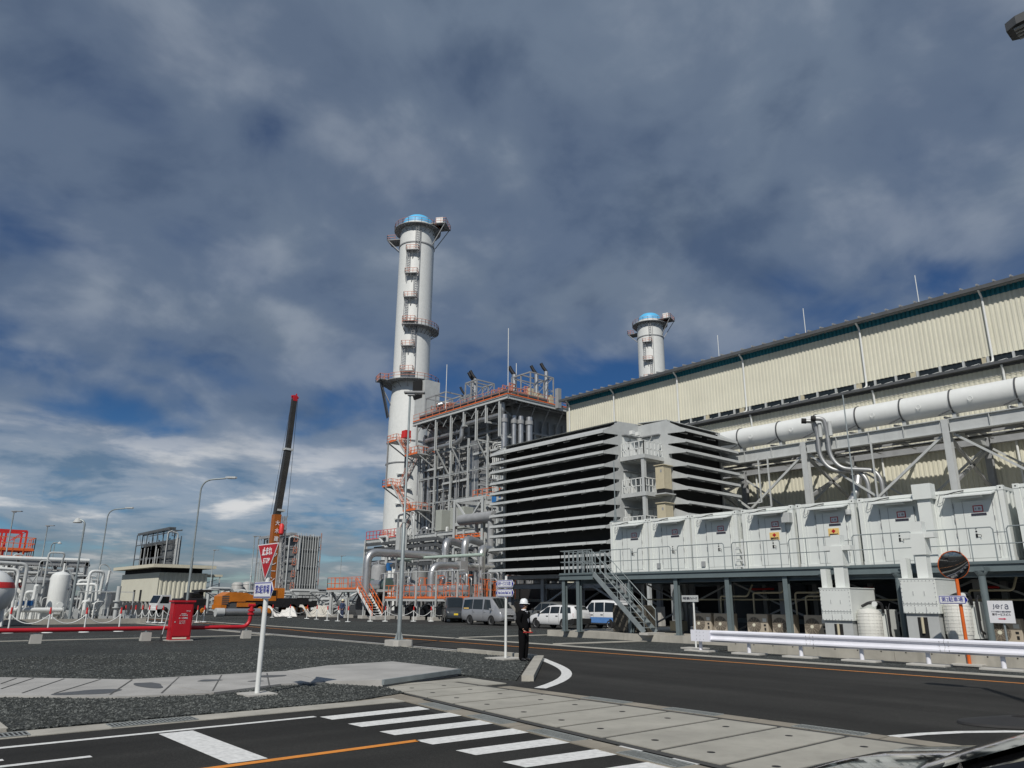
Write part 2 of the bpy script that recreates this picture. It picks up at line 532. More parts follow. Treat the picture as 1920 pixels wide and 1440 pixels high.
mk.add([(3.53, 8.66, .009), (3.97, 8.66, .009), (3.97, 11.06, .009), (3.53, 11.06, .009)], [(0, 1, 2, 3)])
strip(mk, [(-40, 11.2), (5.83, 11.2)], .12, .009)
strip(mk, [(-40, 10.0), (2.5, 10.0)], .11, .009)
strip(mk, [(-40, 10.38), (1.72, 10.38)], .11, .009)
strip(mk, [(17.75, 120), (17.5, 40), (17.35, 27), (17.3, 18.3)], .13, .009)
cv = []
for i in range(15):
    t = i / 14
    a, b, c, d = V((16.9, 17.95)), V((15.3, 15.6)), V((14.4, 13.6)), V((11.2, 11.95))
    cv.append(a * (1 - t) ** 3 + b * 3 * t * (1 - t) ** 2 + c * 3 * t * t * (1 - t) + d * t ** 3)
strip(mk, cv, .26, .0092)
strip(mk, [(10.95, 4.85), (11.5, 4.68), (12.1, 4.4), (12.7, 3.98), (13.6, 3.1), (14.4, 1.8), (15, 0), (15.3, -6)], .16, .0092)
for x0, y0, x1, y1 in ((16.0, 59, 23, 56), (4, 52.4, 17, 50.6), (33.9, 48, 33.1, 30.2)):
    strip(mk, [(x0, y0), (x1, y1)], .15, .009)
mk.build('white_road_lines', MARK, kind='structure')

# concrete kerbs and edging bands
kb = MB()
def bar(pts, w, z0, z1):
    for a, b in zip(pts, pts[1:]):
        a, b = V((*a, 0)), V((*b, 0)); d = (b - a).normalized(); n = V((-d.y, d.x, 0)) * w / 2
        L = (b - a).length; m = max(1, round(L / 2.0))
        for i in range(m):
            p, q = a.lerp(b, i / m), a.lerp(b, (i + 1) / m) - d * .012
            kb.slab([(p + n).xy[:], (q + n).xy[:], (q - n).xy[:], (p - n).xy[:]], z0, z1)
bar([(16.72, 21.9), (16.62, 17.95)], .22, 0, .13)
bar([(16.62, 17.75), (11.95, 13.15)], .27, 0, .125)
bar([(17.0, 120), (16.95, 36), (16.75, 22.1)], .3, 0, .02)
bar([(22.65, 130), (22.6, 24), (22.15, 17), (22.35, 6.5), (22.35, -20)], .4, 0, .02)
bar([(22.8, 23.3), (28, 22.9)], .5, 0, .05)
bar([(22.9, 29.95), (29.3, 29.9)], .35, 0, .05)
bar([(-40, 37.2), (16.6, 37.3)], .3, 0, .045)
bar([(-40, 12.15), (2.2, 12.12)], .5, 0, .014)
bar([(2.2, 12.12), (8.05, 12.12)], .5, 0, .014)
bar([(2.0, 12.5), (2.0, 13.4), (-40, 13.9)], .12, 0, .05)
kb.build('kerb', CONC, kind='structure')

# concrete crossing strip of slabs with dark joints, gutters either side
cs = MB()
def xl(y): return 7.5 + (y - 5.5) * .128
for k in range(-4, 10):
    y0 = 5.23 + k * .975; y1 = y0 + .90
    if y1 > 14.2: y1 = 14.15
    cs.slab([(xl(y0) + .12, y0), (10.42, y0), (10.42, y1), (xl(y1) + .12, y1)], .004, .022)
cs.slab([(8.75, 14.2), (11.3, 14.45), (11.2, 13.0), (10.6, 13.0), (10.6, 13.9)], .004, .021)
cs.build('concrete_crossing', mat('slab_concrete', (.36, .348, .305), .85, var=.2, scale=1.0, streak=.3, bump=.2, bscale=30), kind='structure')
jb = MB().add([(xl(1.2) - .02, 1.2, .012), (10.6, 1.2, .012), (10.6, 14.3, .012), (xl(14.3) - .02, 14.3, .012)], [(0, 1, 2, 3)])
jb.build('crossing_joint_filler', mat('joint_filler', (.055, .055, .052), .9), kind='structure')
gt = MB()
for a, b in (((xl(1) - .27, 1), (xl(12.4) - .27, 12.4)), ((10.76, 1), (10.76, 12.6))):
    a, b = V(a), V(b)
    for i in range(12):
        p, q = a.lerp(b, i / 12), a.lerp(b, (i + 1) / 12 - .002)
        gt.slab([(p.x - .17, p.y), (p.x + .17, p.y), (q.x + .17, q.y), (q.x - .17, q.y)], .003, .017)
gt.slab([(6.9, 11.9), (8.3, 11.9), (8.5, 12.9), (7.6, 12.5), (6.9, 12.38)], .003, .012)
gt.build('gutter_band', mat('gutter_concrete', (.27, .245, .20), .85, var=.25, scale=1.5, bump=.2), kind='structure')
# lifting holes in slabs
lh = MB()
for k in range(-2, 9):
    y = 5.23 + k * .975 + .46
    for x in (xl(y) + .55, 9.85):
        lh.cyl((x, y + rnd.uniform(-.08, .08), .0225), .05, .002, 10)
lh.build('slab_lifting_hole', BLACK, kind='structure')

# drain gratings let into the gutters
def grating(x, y, L, W, rz, label):
    t = thing('drain_grating', label, 'drain grating', (0, 0, 0), 'steel gratings over the gutters')
    f = MB()
    f.box(-L / 2, L / 2, -W / 2, -W / 2 + .03, 0, .03).box(-L / 2, L / 2, W / 2 - .03, W / 2, 0, .03)
    n = int(L / .05)
    for i in range(n + 1):
        xx = -L / 2 + L * i / n
        f.box(xx - .009, xx + .009, -W / 2 + .031, W / 2 - .031, .004, .029)
    f.build('grating_bars', GRATE, t)
    MB().box(-L / 2, L / 2, -W / 2, W / 2, .015, .0235).build('pit', BLACK, t)
    return place(t, (x, y, -.005), rz)
grating(3.77, 12.1, 1.15, .36, 0, 'steel drain grating in the kerb band left of the stop sign')
grating(1.75, 12.1, .95, .36, 0, 'steel drain grating in the kerb band at the left edge of the photo')
for y, lab in ((10.9, 'near the top of the zebra crossing'), (9.3, 'beside the second zebra stripe'), (7.7, 'beside the middle zebra stripes'), (5.9, 'at the bottom of the zebra crossing')):
    grating(xl(y) - .27, y, .95, .3, R(82.7), 'steel drain grating in the gutter ' + lab)
for y, lab in ((9.75, 'farthest along the road side of the slab crossing'), (7.9, 'in the middle of the road side of the slab crossing'), (5.6, 'nearest on the road side of the slab crossing')):
    grating(10.76, y, 1.0, .3, R(90), 'steel drain grating ' + lab)

# raised concrete path
pm = MB()
top = [(-40, 32.5), (3.05, 20.3), (5.1, 18.16), (8.4, 18.05), (11.46, 17.94), (11.5, 15.1), (8.75, 14.0), (8.1, 15.3), (7.2, 15.4), (5.58, 14.75), (4.07, 15.2), (2.5, 16.65), (-40, 29)]
pm.slab([(-40, 32.5), (3.05, 20.3), (5.1, 18.16), (5.58, 14.75), (4.07, 15.2), (2.5, 16.65), (-40, 29)], 0, .055)
pm.slab([(5.11, 18.16), (8.5, 18.05), (8.1, 15.3), (7.2, 15.4), (5.6, 14.75)], 0, .06)
rp_ = [(8.51, 18.05, .06), (9.6, 18.0, .14), (11.46, 17.94, .16), (11.5, 15.1, .16), (8.75, 14.0, .15), (8.13, 15.3, .06)]
pm.add([(x, y, 0) for x, y, z in rp_] + rp_, [(0, 1, 2, 3, 4, 5), (6, 7, 10, 11), (7, 8, 9, 10)] + [(i, (i + 1) % 6, 6 + (i + 1) % 6, 6 + i) for i in range(6)])
pm.build('footpath', PATH, kind='structure')
pj = MB()
for a, b in (((205, 1309), (247, 1280)), ((302, 1306), (335, 1275)), ((398, 1302), (415, 1271)), ((505, 1294), (500, 1267)), ((100, 1307), (188, 1279)), ((40, 1306), (120, 1278)), ((0, 1298), (62, 1277)), ((0, 1288), (30, 1277))):
    strip(pj, [pg(*a).xy, pg(*b).xy], .03, .0625)
pj.build('footpath_joint', mat('joint_dark', (.1, .1, .095), .9), kind='structure')
MB().beam((8.72, 13.96, .11), (11.52, 15.06, .11), .06, .1).build('footpath_step_edge', GALV, kind='structure')
WET = mat('wet_concrete', (.10, .102, .102), .5, var=.1, spec=.25)
pu = MB()
def blob(cx, cy, rx, ry, z, seed):
    q = random.Random(seed); n = 28
    ph = [q.uniform(0, 6.28) for _ in range(3)]
    pu.add([(cx + rx * math.cos(2 * math.pi * k / n) * (1 + .16 * math.sin(2 * 2 * math.pi * k / n + ph[0]) + .1 * math.sin(3 * 2 * math.pi * k / n + ph[1])),
             cy + ry * math.sin(2 * math.pi * k / n) * (1 + .16 * math.sin(3 * 2 * math.pi * k / n + ph[2])), z) for k in range(n)], [tuple(range(n))])
blob(3.85, 16.15, .52, .38, .0585, 1)
blob(5.05, 16.75, .24, .62, .059, 2)
blob(6.3, 16.9, .22, .2, .064, 3); blob(7.7, 17.0, .3, .25, .064, 4); blob(7.0, 16.2, .16, .12, .064, 5)
pu.build('puddle', WET, kind='structure')

# gravel beds with loose stones on the nearest parts
def bed(poly, z=.025):
    return MB().slab(poly, 0.0, z)
gb = MB()
gA = [(-40, 37.05), (16.75, 37.15), (16.75, 27.2), (16.55, 22), (16.5, 18.05), (11.8, 13.35), (11.55, 15.1), (11.5, 18), (5.12, 18.22), (3.07, 20.36), (-40, 32.55)]
gBp = [(2.08, 13.3), (2.05, 12.42), (7.2, 12.4), (8.5, 12.85), (8.7, 13.9), (8.06, 15.22), (7.2, 15.33), (5.6, 14.68), (4.0, 15.12), (2.4, 16.6), (-20, 22.5), (-20, 13.72)]
for poly, z in ((gA, .025), (gBp, .03), ([(-40, 45), (12.5, 41.5), (14.5, 37.45), (-40, 37.35)], .02),
                ([(22.4, 17.0), (27.9, 16.9), (27.9, 22.6), (22.8, 23.0)], .025), ([(22.6, 5), (24.7, 5), (24.7, 16.9), (22.4, 16.9)], .018), ([(22.85, 23.6), (28, 23.2), (29.3, 29.7), (22.85, 29.75)], .025),
                ([(22.9, 30.2), (33.0, 30.2), (33.8, 48), (34.5, 95), (22.9, 95)], .02)):
    gb.slab(poly, 0, z)
gb.build('gravel', GRAVEL, kind='stuff')
def inside(p, poly):
    c = False
    for i in range(len(poly)):
        (x1, y1), (x2, y2) = poly[i], poly[i - 1]
        if (y1 > p[1]) != (y2 > p[1]) and p[0] < (x2 - x1) * (p[1] - y1) / (y2 - y1) + x1: c = not c
    return c
st = MB(); vs_, fs_ = [], []
def stones(poly, n, x0, x1, y0, y1, z, r0, r1):
    k = 0
    while k < n:
        x, y = rnd.uniform(x0, x1), rnd.uniform(y0, y1)
        if not inside((x, y), poly): continue
        k += 1
        r = rnd.uniform(r0, r1); a = rnd.uniform(0, 6.28); h = r * rnd.uniform(.5, .9)
        o = len(vs_)
        for j in range(5):
            b = a + j * 1.2566; q = r * rnd.uniform(.8, 1.15)
            vs_.append((x + q * math.cos(b), y + q * math.sin(b), z + rnd.uniform(-.006, .004)))
        dx, dy = rnd.uniform(-.3, .3) * r, rnd.uniform(-.3, .3) * r
        vs_.append((x + dx, y + dy, z + h)); 
        fs_.extend([(o + j, o + (j + 1) % 5, o + 5) for j in range(5)])
stones(gBp, 9000, -1, 8.7, 12.3, 19, .03, .016, .034)
stones(gA, 12000, 0, 16.7, 13.3, 27, .025, .018, .036)
st.add(vs_, fs_)
STONE = ground_mat('gravel_stone', (.027, .031, .03), (.15, .16, .155), 22, .2, .3, bump=.2, dist=.004)
so = st.build('gravel', STONE, kind='stuff')
# ------------------------------------------------------------------ turbine hall
HX, HY0, HY1 = 61.3, -14.0, 60.5
t = hall = thing('turbine_hall', 'long cream corrugated turbine hall with teal band under its eave', 'industrial building', (HX, 30, 0))
def corrug(mb, x, y0, y1, z0, z1, pitch=.34, d=.06):
    pts = []; y = y0
    while y < y1 - 1e-3:
        for q, dx in ((0, 0), (.30, 0), (.42, -d), (.86, -d)):
            yy = y + q * pitch
            if yy < y1: pts.append((x + dx, yy))
        y += pitch
    pts.append((x, y1))
    vs = [(px, py, z) for z in (z0, z1) for px, py in pts]; n = len(pts)
    return mb.add(vs, [(i, i + 1, n + i + 1, n + i) for i in range(n - 1)])
corrug(MB(), HX, HY0, HY1, 19.44, 24.02).build('upper_wall', CREAM, t)
corrug(MB(), HX, HY0, HY1, 24.02, 24.73, d=.1).build('eave_band', TEAL, t)
corrug(MB(), HX - .35, HY0, HY1, 0, 18.33).build('lower_wall', CREAM, t)
MB().box(HX + .15, HX + 34, HY0, HY1, 0, 24.64).build('hall_core', mat('hall_core', (.30, .29, .24), .7), t)
MB().prism([(HX - .03, HY1, 0), (HX + .14, HY1, 0), (HX + .14, HY1, 24.64), (HX - .03, HY1, 24.64)], (0, .1, 0)).build('corner_flashing', CREAM, t)
rf = MB().prism([(HX - .75, HY0, 24.78), (HX + 17, HY0, 26.68), (HX + 35, HY0, 24.64), (HX + 35, HY0, 24.50), (HX - .75, HY0, 24.55)], (0, HY1 - HY0 + .5, 0)).build('roof', MGREY, t)
r2 = MB()
y = HY0
while y < HY1 + .4:
    r2.beam((HX - .85, y, 24.88), (HX + 5, y, 25.48), .12, .14); y += 1.12
r2.build('roof_seam', MGREY, rf)
MB().box(HX - .95, HX - .76, HY0, HY1 + .5, 24.44, 24.73).build('eave_gutter', DGREY, t)
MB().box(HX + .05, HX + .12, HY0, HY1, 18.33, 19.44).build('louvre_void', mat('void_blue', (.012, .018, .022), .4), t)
y = HY0 + .6
while y < HY1:
    MB().box(HX - .12, HX + .04, y, y + .16, 18.72, 19.435).build('louvre_mullion', LGREY, t); y += 1.66
for yy in (16.5, 21.6, 26.0, 31.1, 37.1, 41, 44.8, 7.5, 11.7):
    MB().box(HX - .02, HX + .04, yy, yy + .5, 18.60, 19.43).build('pier', BEIGE, t)
MB().box(HX - 1.0, HX - .5, HY0, HY1, 18.49, 18.70).box(HX - .5, HX + .04, HY0, HY1, 18.34, 18.51).build('ledge_gutter', DGREY, t)
zz = MB(); y = HY0 + .3
while y < HY1 - 1:
    zz.beam((HX - .9, y, 18.72), (HX - .2, y + .3, 18.98), .05).beam((HX - .2, y + .3, 18.98), (HX - .9, y + .62, 18.72), .05); y += .9
zz.build('ledge_bracket', LGREY, t)
dp = MB()
for yy in (16.2, 25.5, 36.7, 44.4, 53.0, 59.9, 6.9):
    p = MB().pipe([(HX - .85, yy, 24.46), (HX - .25, yy, 23.99), (HX - .25, yy, 18.98), (HX - .8, yy, 18.70)], .08, .25, 8)
    p.build('downpipe', WHITE, t)
    if yy < 50: MB().pipe([(HX - .8, yy - .6, 18.42), (HX - .6, yy - .6, 18.05), (HX - .6, yy - .6, 1)], .08, .2, 8).build('downpipe', WHITE, t)
cl = MB()
for z in (17.77, 16.47, 17.12):
    cl.beam((HX - .48, HY0, z), (HX - .48, HY1, z), .03)
cl.build('wall_cable_run', MGREY, t)
rods = [pX(1722, 560, 66), pX(1510, 618, 66), pX(1348, 665, 66)]
for i, p in enumerate(rods):
    q = thing('lightning_rod', 'thin white lightning rod on the hall roof, ' + ('above the right end of the building', 'above the middle of the building', 'just right of the far chimney')[i], 'lightning rod', (p.x, p.y, p.z - 1.2))
    MB().tube([(p.x, p.y, p.z - 1.2), (p.x, p.y, p.z + 2.2)], .035, 6).build('rod', WHITE, q)
    MB().cyl((p.x, p.y, p.z - 1.2), .08, .8, 8).build('mount', LGREY, q)

# ------------------------------------------------------------------ steel pipe bridge in front of the hall
t = thing('pipe_bridge', 'grey steel pipe bridge of columns and beams in front of the hall', 'pipe bridge', (53, 20, 0))
for y in (-2.5, 7.4, 17.4, 27.3, 37.2):
    c = MB().hb((53, y, 0), (53, y, 13.4), .48, .42, .05, (1, 0, 0))
    c.build('column', LGREY, t)
    MB().hb((60.55, y, 0), (60.55, y, 13.55), .48, .42, .05, (1, 0, 0)).build('column', MGREY, t)
    MB().hb((53.3, y, 12.9), (60.55, y, 12.9), .7, .3, .05).build('cross_beam', LGREY, t)
    MB().beam((53.3, y, 9.4), (60.55, y, 12.4), .2).beam((53.3, y, 12.3), (60.55, y, 9.4), .2).build('brace', MGREY, t)
for y0, y1 in ((-14, -2.75), (-2.25, 7.15), (7.65, 17.15), (17.65, 27.05), (27.55, 36.95), (37.45, 44)):
    b = MB().hb((52.9, y0, 12.95), (52.9, y1, 12.95), .9, .4, .05)
    for k in range(1, 4): b.box(52.72, 53.08, y0 + (y1 - y0) * k / 4 - .02, y0 + (y1 - y0) * k / 4 + .02, 12.56, 13.34)
    b.build('top_beam', LGREY, t)
    MB().hb((60.55, y0, 13.2), (60.55, y1, 13.2), .75, .4, .05).build('top_beam', MGREY, t)
for y0 in (-2.5, 7.4, 17.4, 27.3):
    for x, m in ((53.05, 0), (60.35, 1)):
        MB().beam((x, y0 + .3, 12.4), (x, y0 + 9.6, 5.2), .14, .16).beam((x, y0 + .3, 5.2), (x, y0 + 9.6, 12.4), .12, .14).build('x_brace', LGREY, t)
b = MB()
for k in range(16):
    y = -4 + k * 2.6
    b.beam((53.2, y, 13.15), (60.0, y, 13.15), .16, .2)
for x in (55, 56.4, 58): b.beam((x, -10, 12.95), (x, 42, 12.95), .16, .16)
b.build('deck_joist', MGREY, t)
b = MB()
for k in range(12):
    b.add([(54.5, -6 + k * 3.6, 13.27), (56.4, -6 + k * 3.6, 13.27), (56.4, -3.2 + k * 3.6, 13.27), (54.5, -3.2 + k * 3.6, 13.27)], [(0, 1, 2, 3)])
b.build('deck_plate', MGREY, t)
b = MB().beam((54.2, -6, 12.7), (54.2, 34, 12.7), .5, .1).beam((57, -6, 12.75), (57, 40, 12.75), .5, .1)
b.build('cable_tray', DGREY, t)
for yy, z in ((30.2, 8.8), (31.0, 9.2), (22.2, 8)): MB().beam((52.6, yy, z), (52.6, yy, 12.6), .1).beam((52.6, yy, z), (52.6, yy + 1.2, z), .08).build('hanger', LGREY, t)
# big white pipe with bands
t = thing('large_pipe', 'huge white pipe running along the top of the pipe bridge', 'pipe', (56.2, 20, 15.28))
MB().tube([(56.2, -16, 15.28), (56.2, 48, 15.28)], .85, 36).build('pipe_shell', WHITE, t)
for k, y in enumerate([pX(p, r, 55.6).y for p, r in ((1384, 815), (1457, 800), (1525, 785), (1604, 775), (1687, 760), (1780, 742), (1903, 720))] + [9.5, 5.5, 1]):
    MB().tube([(56.2, y - .05, 15.28), (56.2, y + .05, 15.28)], .905, 36).build('clamp_band', DGREY, t)
    MB().box(55.9, 56.5, y - .12, y + .12, 12.95, 14.5).build('saddle', LGREY, t)
    MB().beam((54.9, y + .3, 14.0), (57.2, y - .3, 14.0), .12).beam((55.0, y - .2, 14.5), (55.0, y + .7, 14.2), .07).build('guide_arm', DGREY, t)
    MB().tube([(55.345 + .012 * math.cos(a * .3927), y - 1.3 + .15 * math.sin(a * .3927), 15.12 + .15 * math.cos(a * .3927)) for a in range(17)], .022, 6, False).build('hand_hole', WHITE, t)
# twin silver vent pipes crossing the bridge
t = thing('vent_pipe_pair', 'pair of silver vent pipes with black mouths in front of the white pipe', 'vent pipes', (52.4, 25, 9))
for k, (dy, dz) in enumerate(((0, 0), (-.75, .05))):
    y = 26.0 + dy
    MB().pipe([(52.0, y + .5, 14.75 + dz), (52.3, y, 14.7 + dz), (52.45, y - .1, 13.9), (52.45, y - .1, 12.0), (52.6, y - .7, 11.0), (53.2, y - 2.6 - k * .2, 10.7), (53.2, y - 3.0 - k * .2, 10.0), (53.2, y - 3.0 - k * .2, 6.0)], .16, .7, 14).build('pipe', mat('dull_silver', (.36, .37, .375), .45, metal=.6, var=.2), t)
    MB().tube([(51.85, y + .72, 14.78 + dz), (52.03, y + .45, 14.75 + dz)], .2, 14).build('mouth', BLACK, t)
    MB().tube([(52.42, y - .35, 13.45), (52.42, y - .35, 14.5)], .15, 10).build('drain_pipe', LGREY, t)
    MB().tube([(53.2, y - 3.0 - k * .2, 8.0), (53.2, y - 3.0 - k * .2, 8.4)], .25, 14).build('flange', SILVER, t)
t = thing('elbow_pipe', 'dark silver elbow pipe under the pipe bridge behind the containers', 'pipe', (53.5, 24, 6))
MB().pipe([(54.5, 24.2, 10.6), (54.0, 24.3, 9.2), (53.6, 25.2, 8.0), (53.6, 25.2, 5.5)], .3, .7, 12).build('pipe', SILVER, t)
t = thing('low_bend_pipe', 'dull silver pipe bending low behind the white containers', 'pipe', (54, 33, 6.8))
MB().pipe([(55, 36, 7.0), (54, 33.5, 7.4), (54, 31, 7.4), (54, 28, 6.6), (54, 27, 5)], .35, 1.0, 12).build('pipe', SILVER, t)

# ------------------------------------------------------------------ filter house (air intake) with louvre hoods
t = fh = thing('intake_filter_house', 'big grey air intake house with stacked louvre hoods above the parked cars', 'air intake', (46, 42, 0))
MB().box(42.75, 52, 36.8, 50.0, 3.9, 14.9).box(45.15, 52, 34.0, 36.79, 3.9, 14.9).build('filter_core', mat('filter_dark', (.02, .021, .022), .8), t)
MB().box(42.6, 45.0, 36.66, 36.79, 3.8, 15.0).build('end_wall', LGREY, t)
MB().box(45.0, 45.14, 33.86, 36.66, 3.8, 15.0).build('end_wall', LGREY, t)
ew = MB()
ew.box(42.6, 42.74, 36.8, 37.0, 3.8, 15.0).box(42.6, 42.74, 49.8, 50.1, 3.8, 15).box(51.8, 52.0, 33.86, 33.99, 3.8, 15.0).box(45.15, 45.4, 33.86, 33.99, 3.8, 15)
ew.build('corner_trim', LGREY, t)
MB().prism([(42.5, 36.7, 15.0), (47, 36.7, 15.25), (52.1, 36.7, 15.0)], (0, 13.5, 0)).prism([(45.0, 33.9, 15.0), (52, 33.9, 15.0), (52, 36.69, 15.2), (45, 36.69, 15.2)], (0, 0, .05)).build('roof', LGREY, t)
HZ = [13.97, 13.18, 12.42, 11.43, 10.55, 9.69, 8.65, 7.77, 6.94, 5.85, 4.97, 4.14]
for i, z in enumerate(HZ):
    top = 14.95 if i == 0 else min(HZ[i - 1] - .05, z + .72)
    h = MB()
    up = .1 if i else .62
    h.prism([(42.6, 36.75, z + .12 + up), (41.0, 36.75, z + .12), (40.97, 36.75, z - .08), (41.01, 36.75, z - .08), (41.05, 36.75, z + .08), (42.6, 36.75, z + .08 + up)], (0, 13.2, 0))
    for y in (36.66, 50.02):
        h.prism([(42.6, y + .005, top - .051), (41.02, y + .005, z + .1), (41.0, y + .005, z - .12), (42.6, y + .005, z - .02)], (0, .04, 0))
    hh = h.build('intake_hood', LGREY, t)
    sm = MB()
    for k in range(1, 7): sm.beam((40.978, 36.75 + k * 1.886 + .02 * (k % 3), z + .12), (40.957, 36.75 + k * 1.886 + .02 * (k % 3), z - .08), .02, .012)
    sm.build('hood_seam', MGREY, hh)
    bk = MB()
    for k in range(7): bk.tube([(41.5, 37.7 + k * 1.85, z - .06), (42.2, 37.7 + k * 1.85, z + .16)], .045, 6)
    bk.build('hood_stay', WHITE, t)
    h = MB()
    h.prism([(45.05, 33.86, z + .12 + up), (45.05, 32.3, z + .12), (45.05, 32.27, z - .08), (45.05, 32.31, z - .08), (45.05, 32.35, z + .08), (45.05, 33.86, z + .08 + up)], (6.88, 0, 0))
    for x in (45.005, 51.95):
        h.prism([(x, 33.86, top - .051), (x, 32.33, z + .1), (x, 32.31, z - .12), (x, 33.86, z - .02)], (.04, 0, 0))
    h.build('intake_hood', LGREY, t)
    bk = MB()
    for k in range(4): bk.tube([(46 + k * 1.8, 32.8, z - .06), (46 + k * 1.8, 33.5, z + .16)], .045, 6)
    bk.build('hood_stay', WHITE, t)
MB().box(42.6, 52, 36.8, 50.1, 3.5, 3.79).box(45.0, 52, 33.9, 36.78, 3.5, 3.79).build('base_frame', MGREY, t)
for x in (43.2, 47.4, 51.6):
    for y in (37.2, 41.4, 45.6, 49.6):
        MB().hb((x, y, 1.4), (x, y, 3.5), .36, .34, .04, (1, 0, 0)).build('column', MGREY, t)
        MB().box(x - .25, x + .25, y - .25, y + .25, 0, 1.4).build('plinth', CONC2, t)
    b = MB().hb((x, 37.5, 2.9), (x, 49.4, 2.9), .35, .2, .03)
    b.beam((x, 37.3, 1.5), (x, 41.3, 3.4), .14).beam((x, 45.5, 1.5), (x, 41.5, 3.4), .14)
    b.build('brace', MGREY, t)
for x, y in ((45.4, 34.3), (51.6, 34.3)):
    MB().hb((x, y, 0), (x, y, 3.5), .34, .32, .04, (1, 0, 0)).build('column', MGREY, t)
MB().box(52.1, 53, 33.9, 64, 0, 3.45).build('shade_backing', BLACK, t)  # black box added to stand in for the shade beneath the intake house
# corner platforms with post, rails, doors and beige cabinets
MB().box(42.72, 42.98, 34.4, 34.66, 0, 12.0).build('corner_post', LGREY, t)
for z in (12.1, 9.35, 6.6):
    f = MB().box(42.7, 44.98, 34.35, 36.64, z - .1, z)
    for k in range(4): f.beam((42.8, 34.7 + k * .6, z - .2), (44.9, 34.7 + k * .6, z - .2), .08, .2)
    f.box(42.66, 42.71, 34.3, 36.6, z - .22, z + .08).box(42.7, 44.98, 34.28, 34.34, z - .22, z + .08)
    f.build('platform', LGREY, t)
    MB().rail([(42.75, 36.5, z), (42.75, 34.38, z), (44.9, 34.38, z)], 1.1, .42, .028).build('platform_railing', WHITE, t)
    for k, (a, b) in enumerate(((43.1, 43.75), (44.0, 44.65))):
        MB().box(a, b, 36.6, 36.65, z + .05, z + 1.75).build('hatch_door', WHITE, t)
        MB().box(a - .1, b + .1, 36.35, 36.655, z + 1.85, z + 1.92).build('door_canopy', MGREY, t)
        MB().cbox((b - .1, 36.58, z + .9), .06, .05, .2).cbox((b - .1, 36.58, z + 1.4), .06, .05, .14).build('latch', BLACKP, t)
    for a, b in ((34.6, 35.2), (35.5, 36.2)):
        MB().box(44.94, 44.99, a, b, z + .05, z + 1.75).build('hatch_door', LGREY, t)
        MB().box(44.7, 44.995, a - .1, b + .1, z + 1.85, z + 1.92).build('door_canopy', MGREY, t)
for z, nm in ((9.35, 0), (6.6, 1)):
    MB().box(43.7, 44.9, 33.3, 34.3, z - .1, z - .02).beam((44.8, 33.4, z - .1), (44.95, 34.6, z - 1.3), .08).build('side_bracket', LGREY, t)
    c = MB().rbox((44.25, 33.85, z + 1.15), .95, .75, 1.7, .02).build('control_cabinet', BEIGE, t)
    MB().box(43.68, 44.85, 33.38, 34.28, z + 2.01, z + 2.07).build('cabinet_roof', BEIGE, c)
    MB().cbox((43.77, 33.7, z + 1.6), .02, .14, .2).build('cabinet_label', MGREY, c)
    MB().box(43.85, 44.7, 33.5, 34.2, z, z + .28).build('cabinet_feet', BLACKP, c)
for x, y in ((43.7, 36.2), (44.4, 36.2)):
    MB().cbox((x, y, 14.2), .3, .3, .28).build('flood_lamp', WHITE, t)

# ------------------------------------------------------------------ chimneys
def ring_deck(mb, c, z, r0, r1, a0, a1, th=.12, n=24):
    for i in range(n):
        a, b = a0 + (a1 - a0) * i / n, a0 + (a1 - a0) * (i + 1) / n
        mb.prism([(c[0] + r0 * math.cos(a), c[1] + r0 * math.sin(a), z - th), (c[0] + r1 * math.cos(a), c[1] + r1 * math.sin(a), z - th),
                  (c[0] + r1 * math.cos(b), c[1] + r1 * math.sin(b), z - th), (c[0] + r0 * math.cos(b), c[1] + r0 * math.sin(b), z - th)], (0, 0, th))
        if i % 2 == 0: mb.beam((c[0] + r1 * math.cos(a), c[1] + r1 * math.sin(a), z - th), (c[0] + r0 * math.cos(a), c[1] + r0 * math.sin(a), z - 1.3), .12)
    return mb
def ring_rail(mb, c, z, r, a0, a1, h=1.1, n=20, t=.05):
    ps = [(c[0] + r * math.cos(a0 + (a1 - a0) * i / n), c[1] + r * math.sin(a0 + (a1 - a0) * i / n), z) for i in range(n + 1)]
    return mb.rail(ps, h, 3, t)
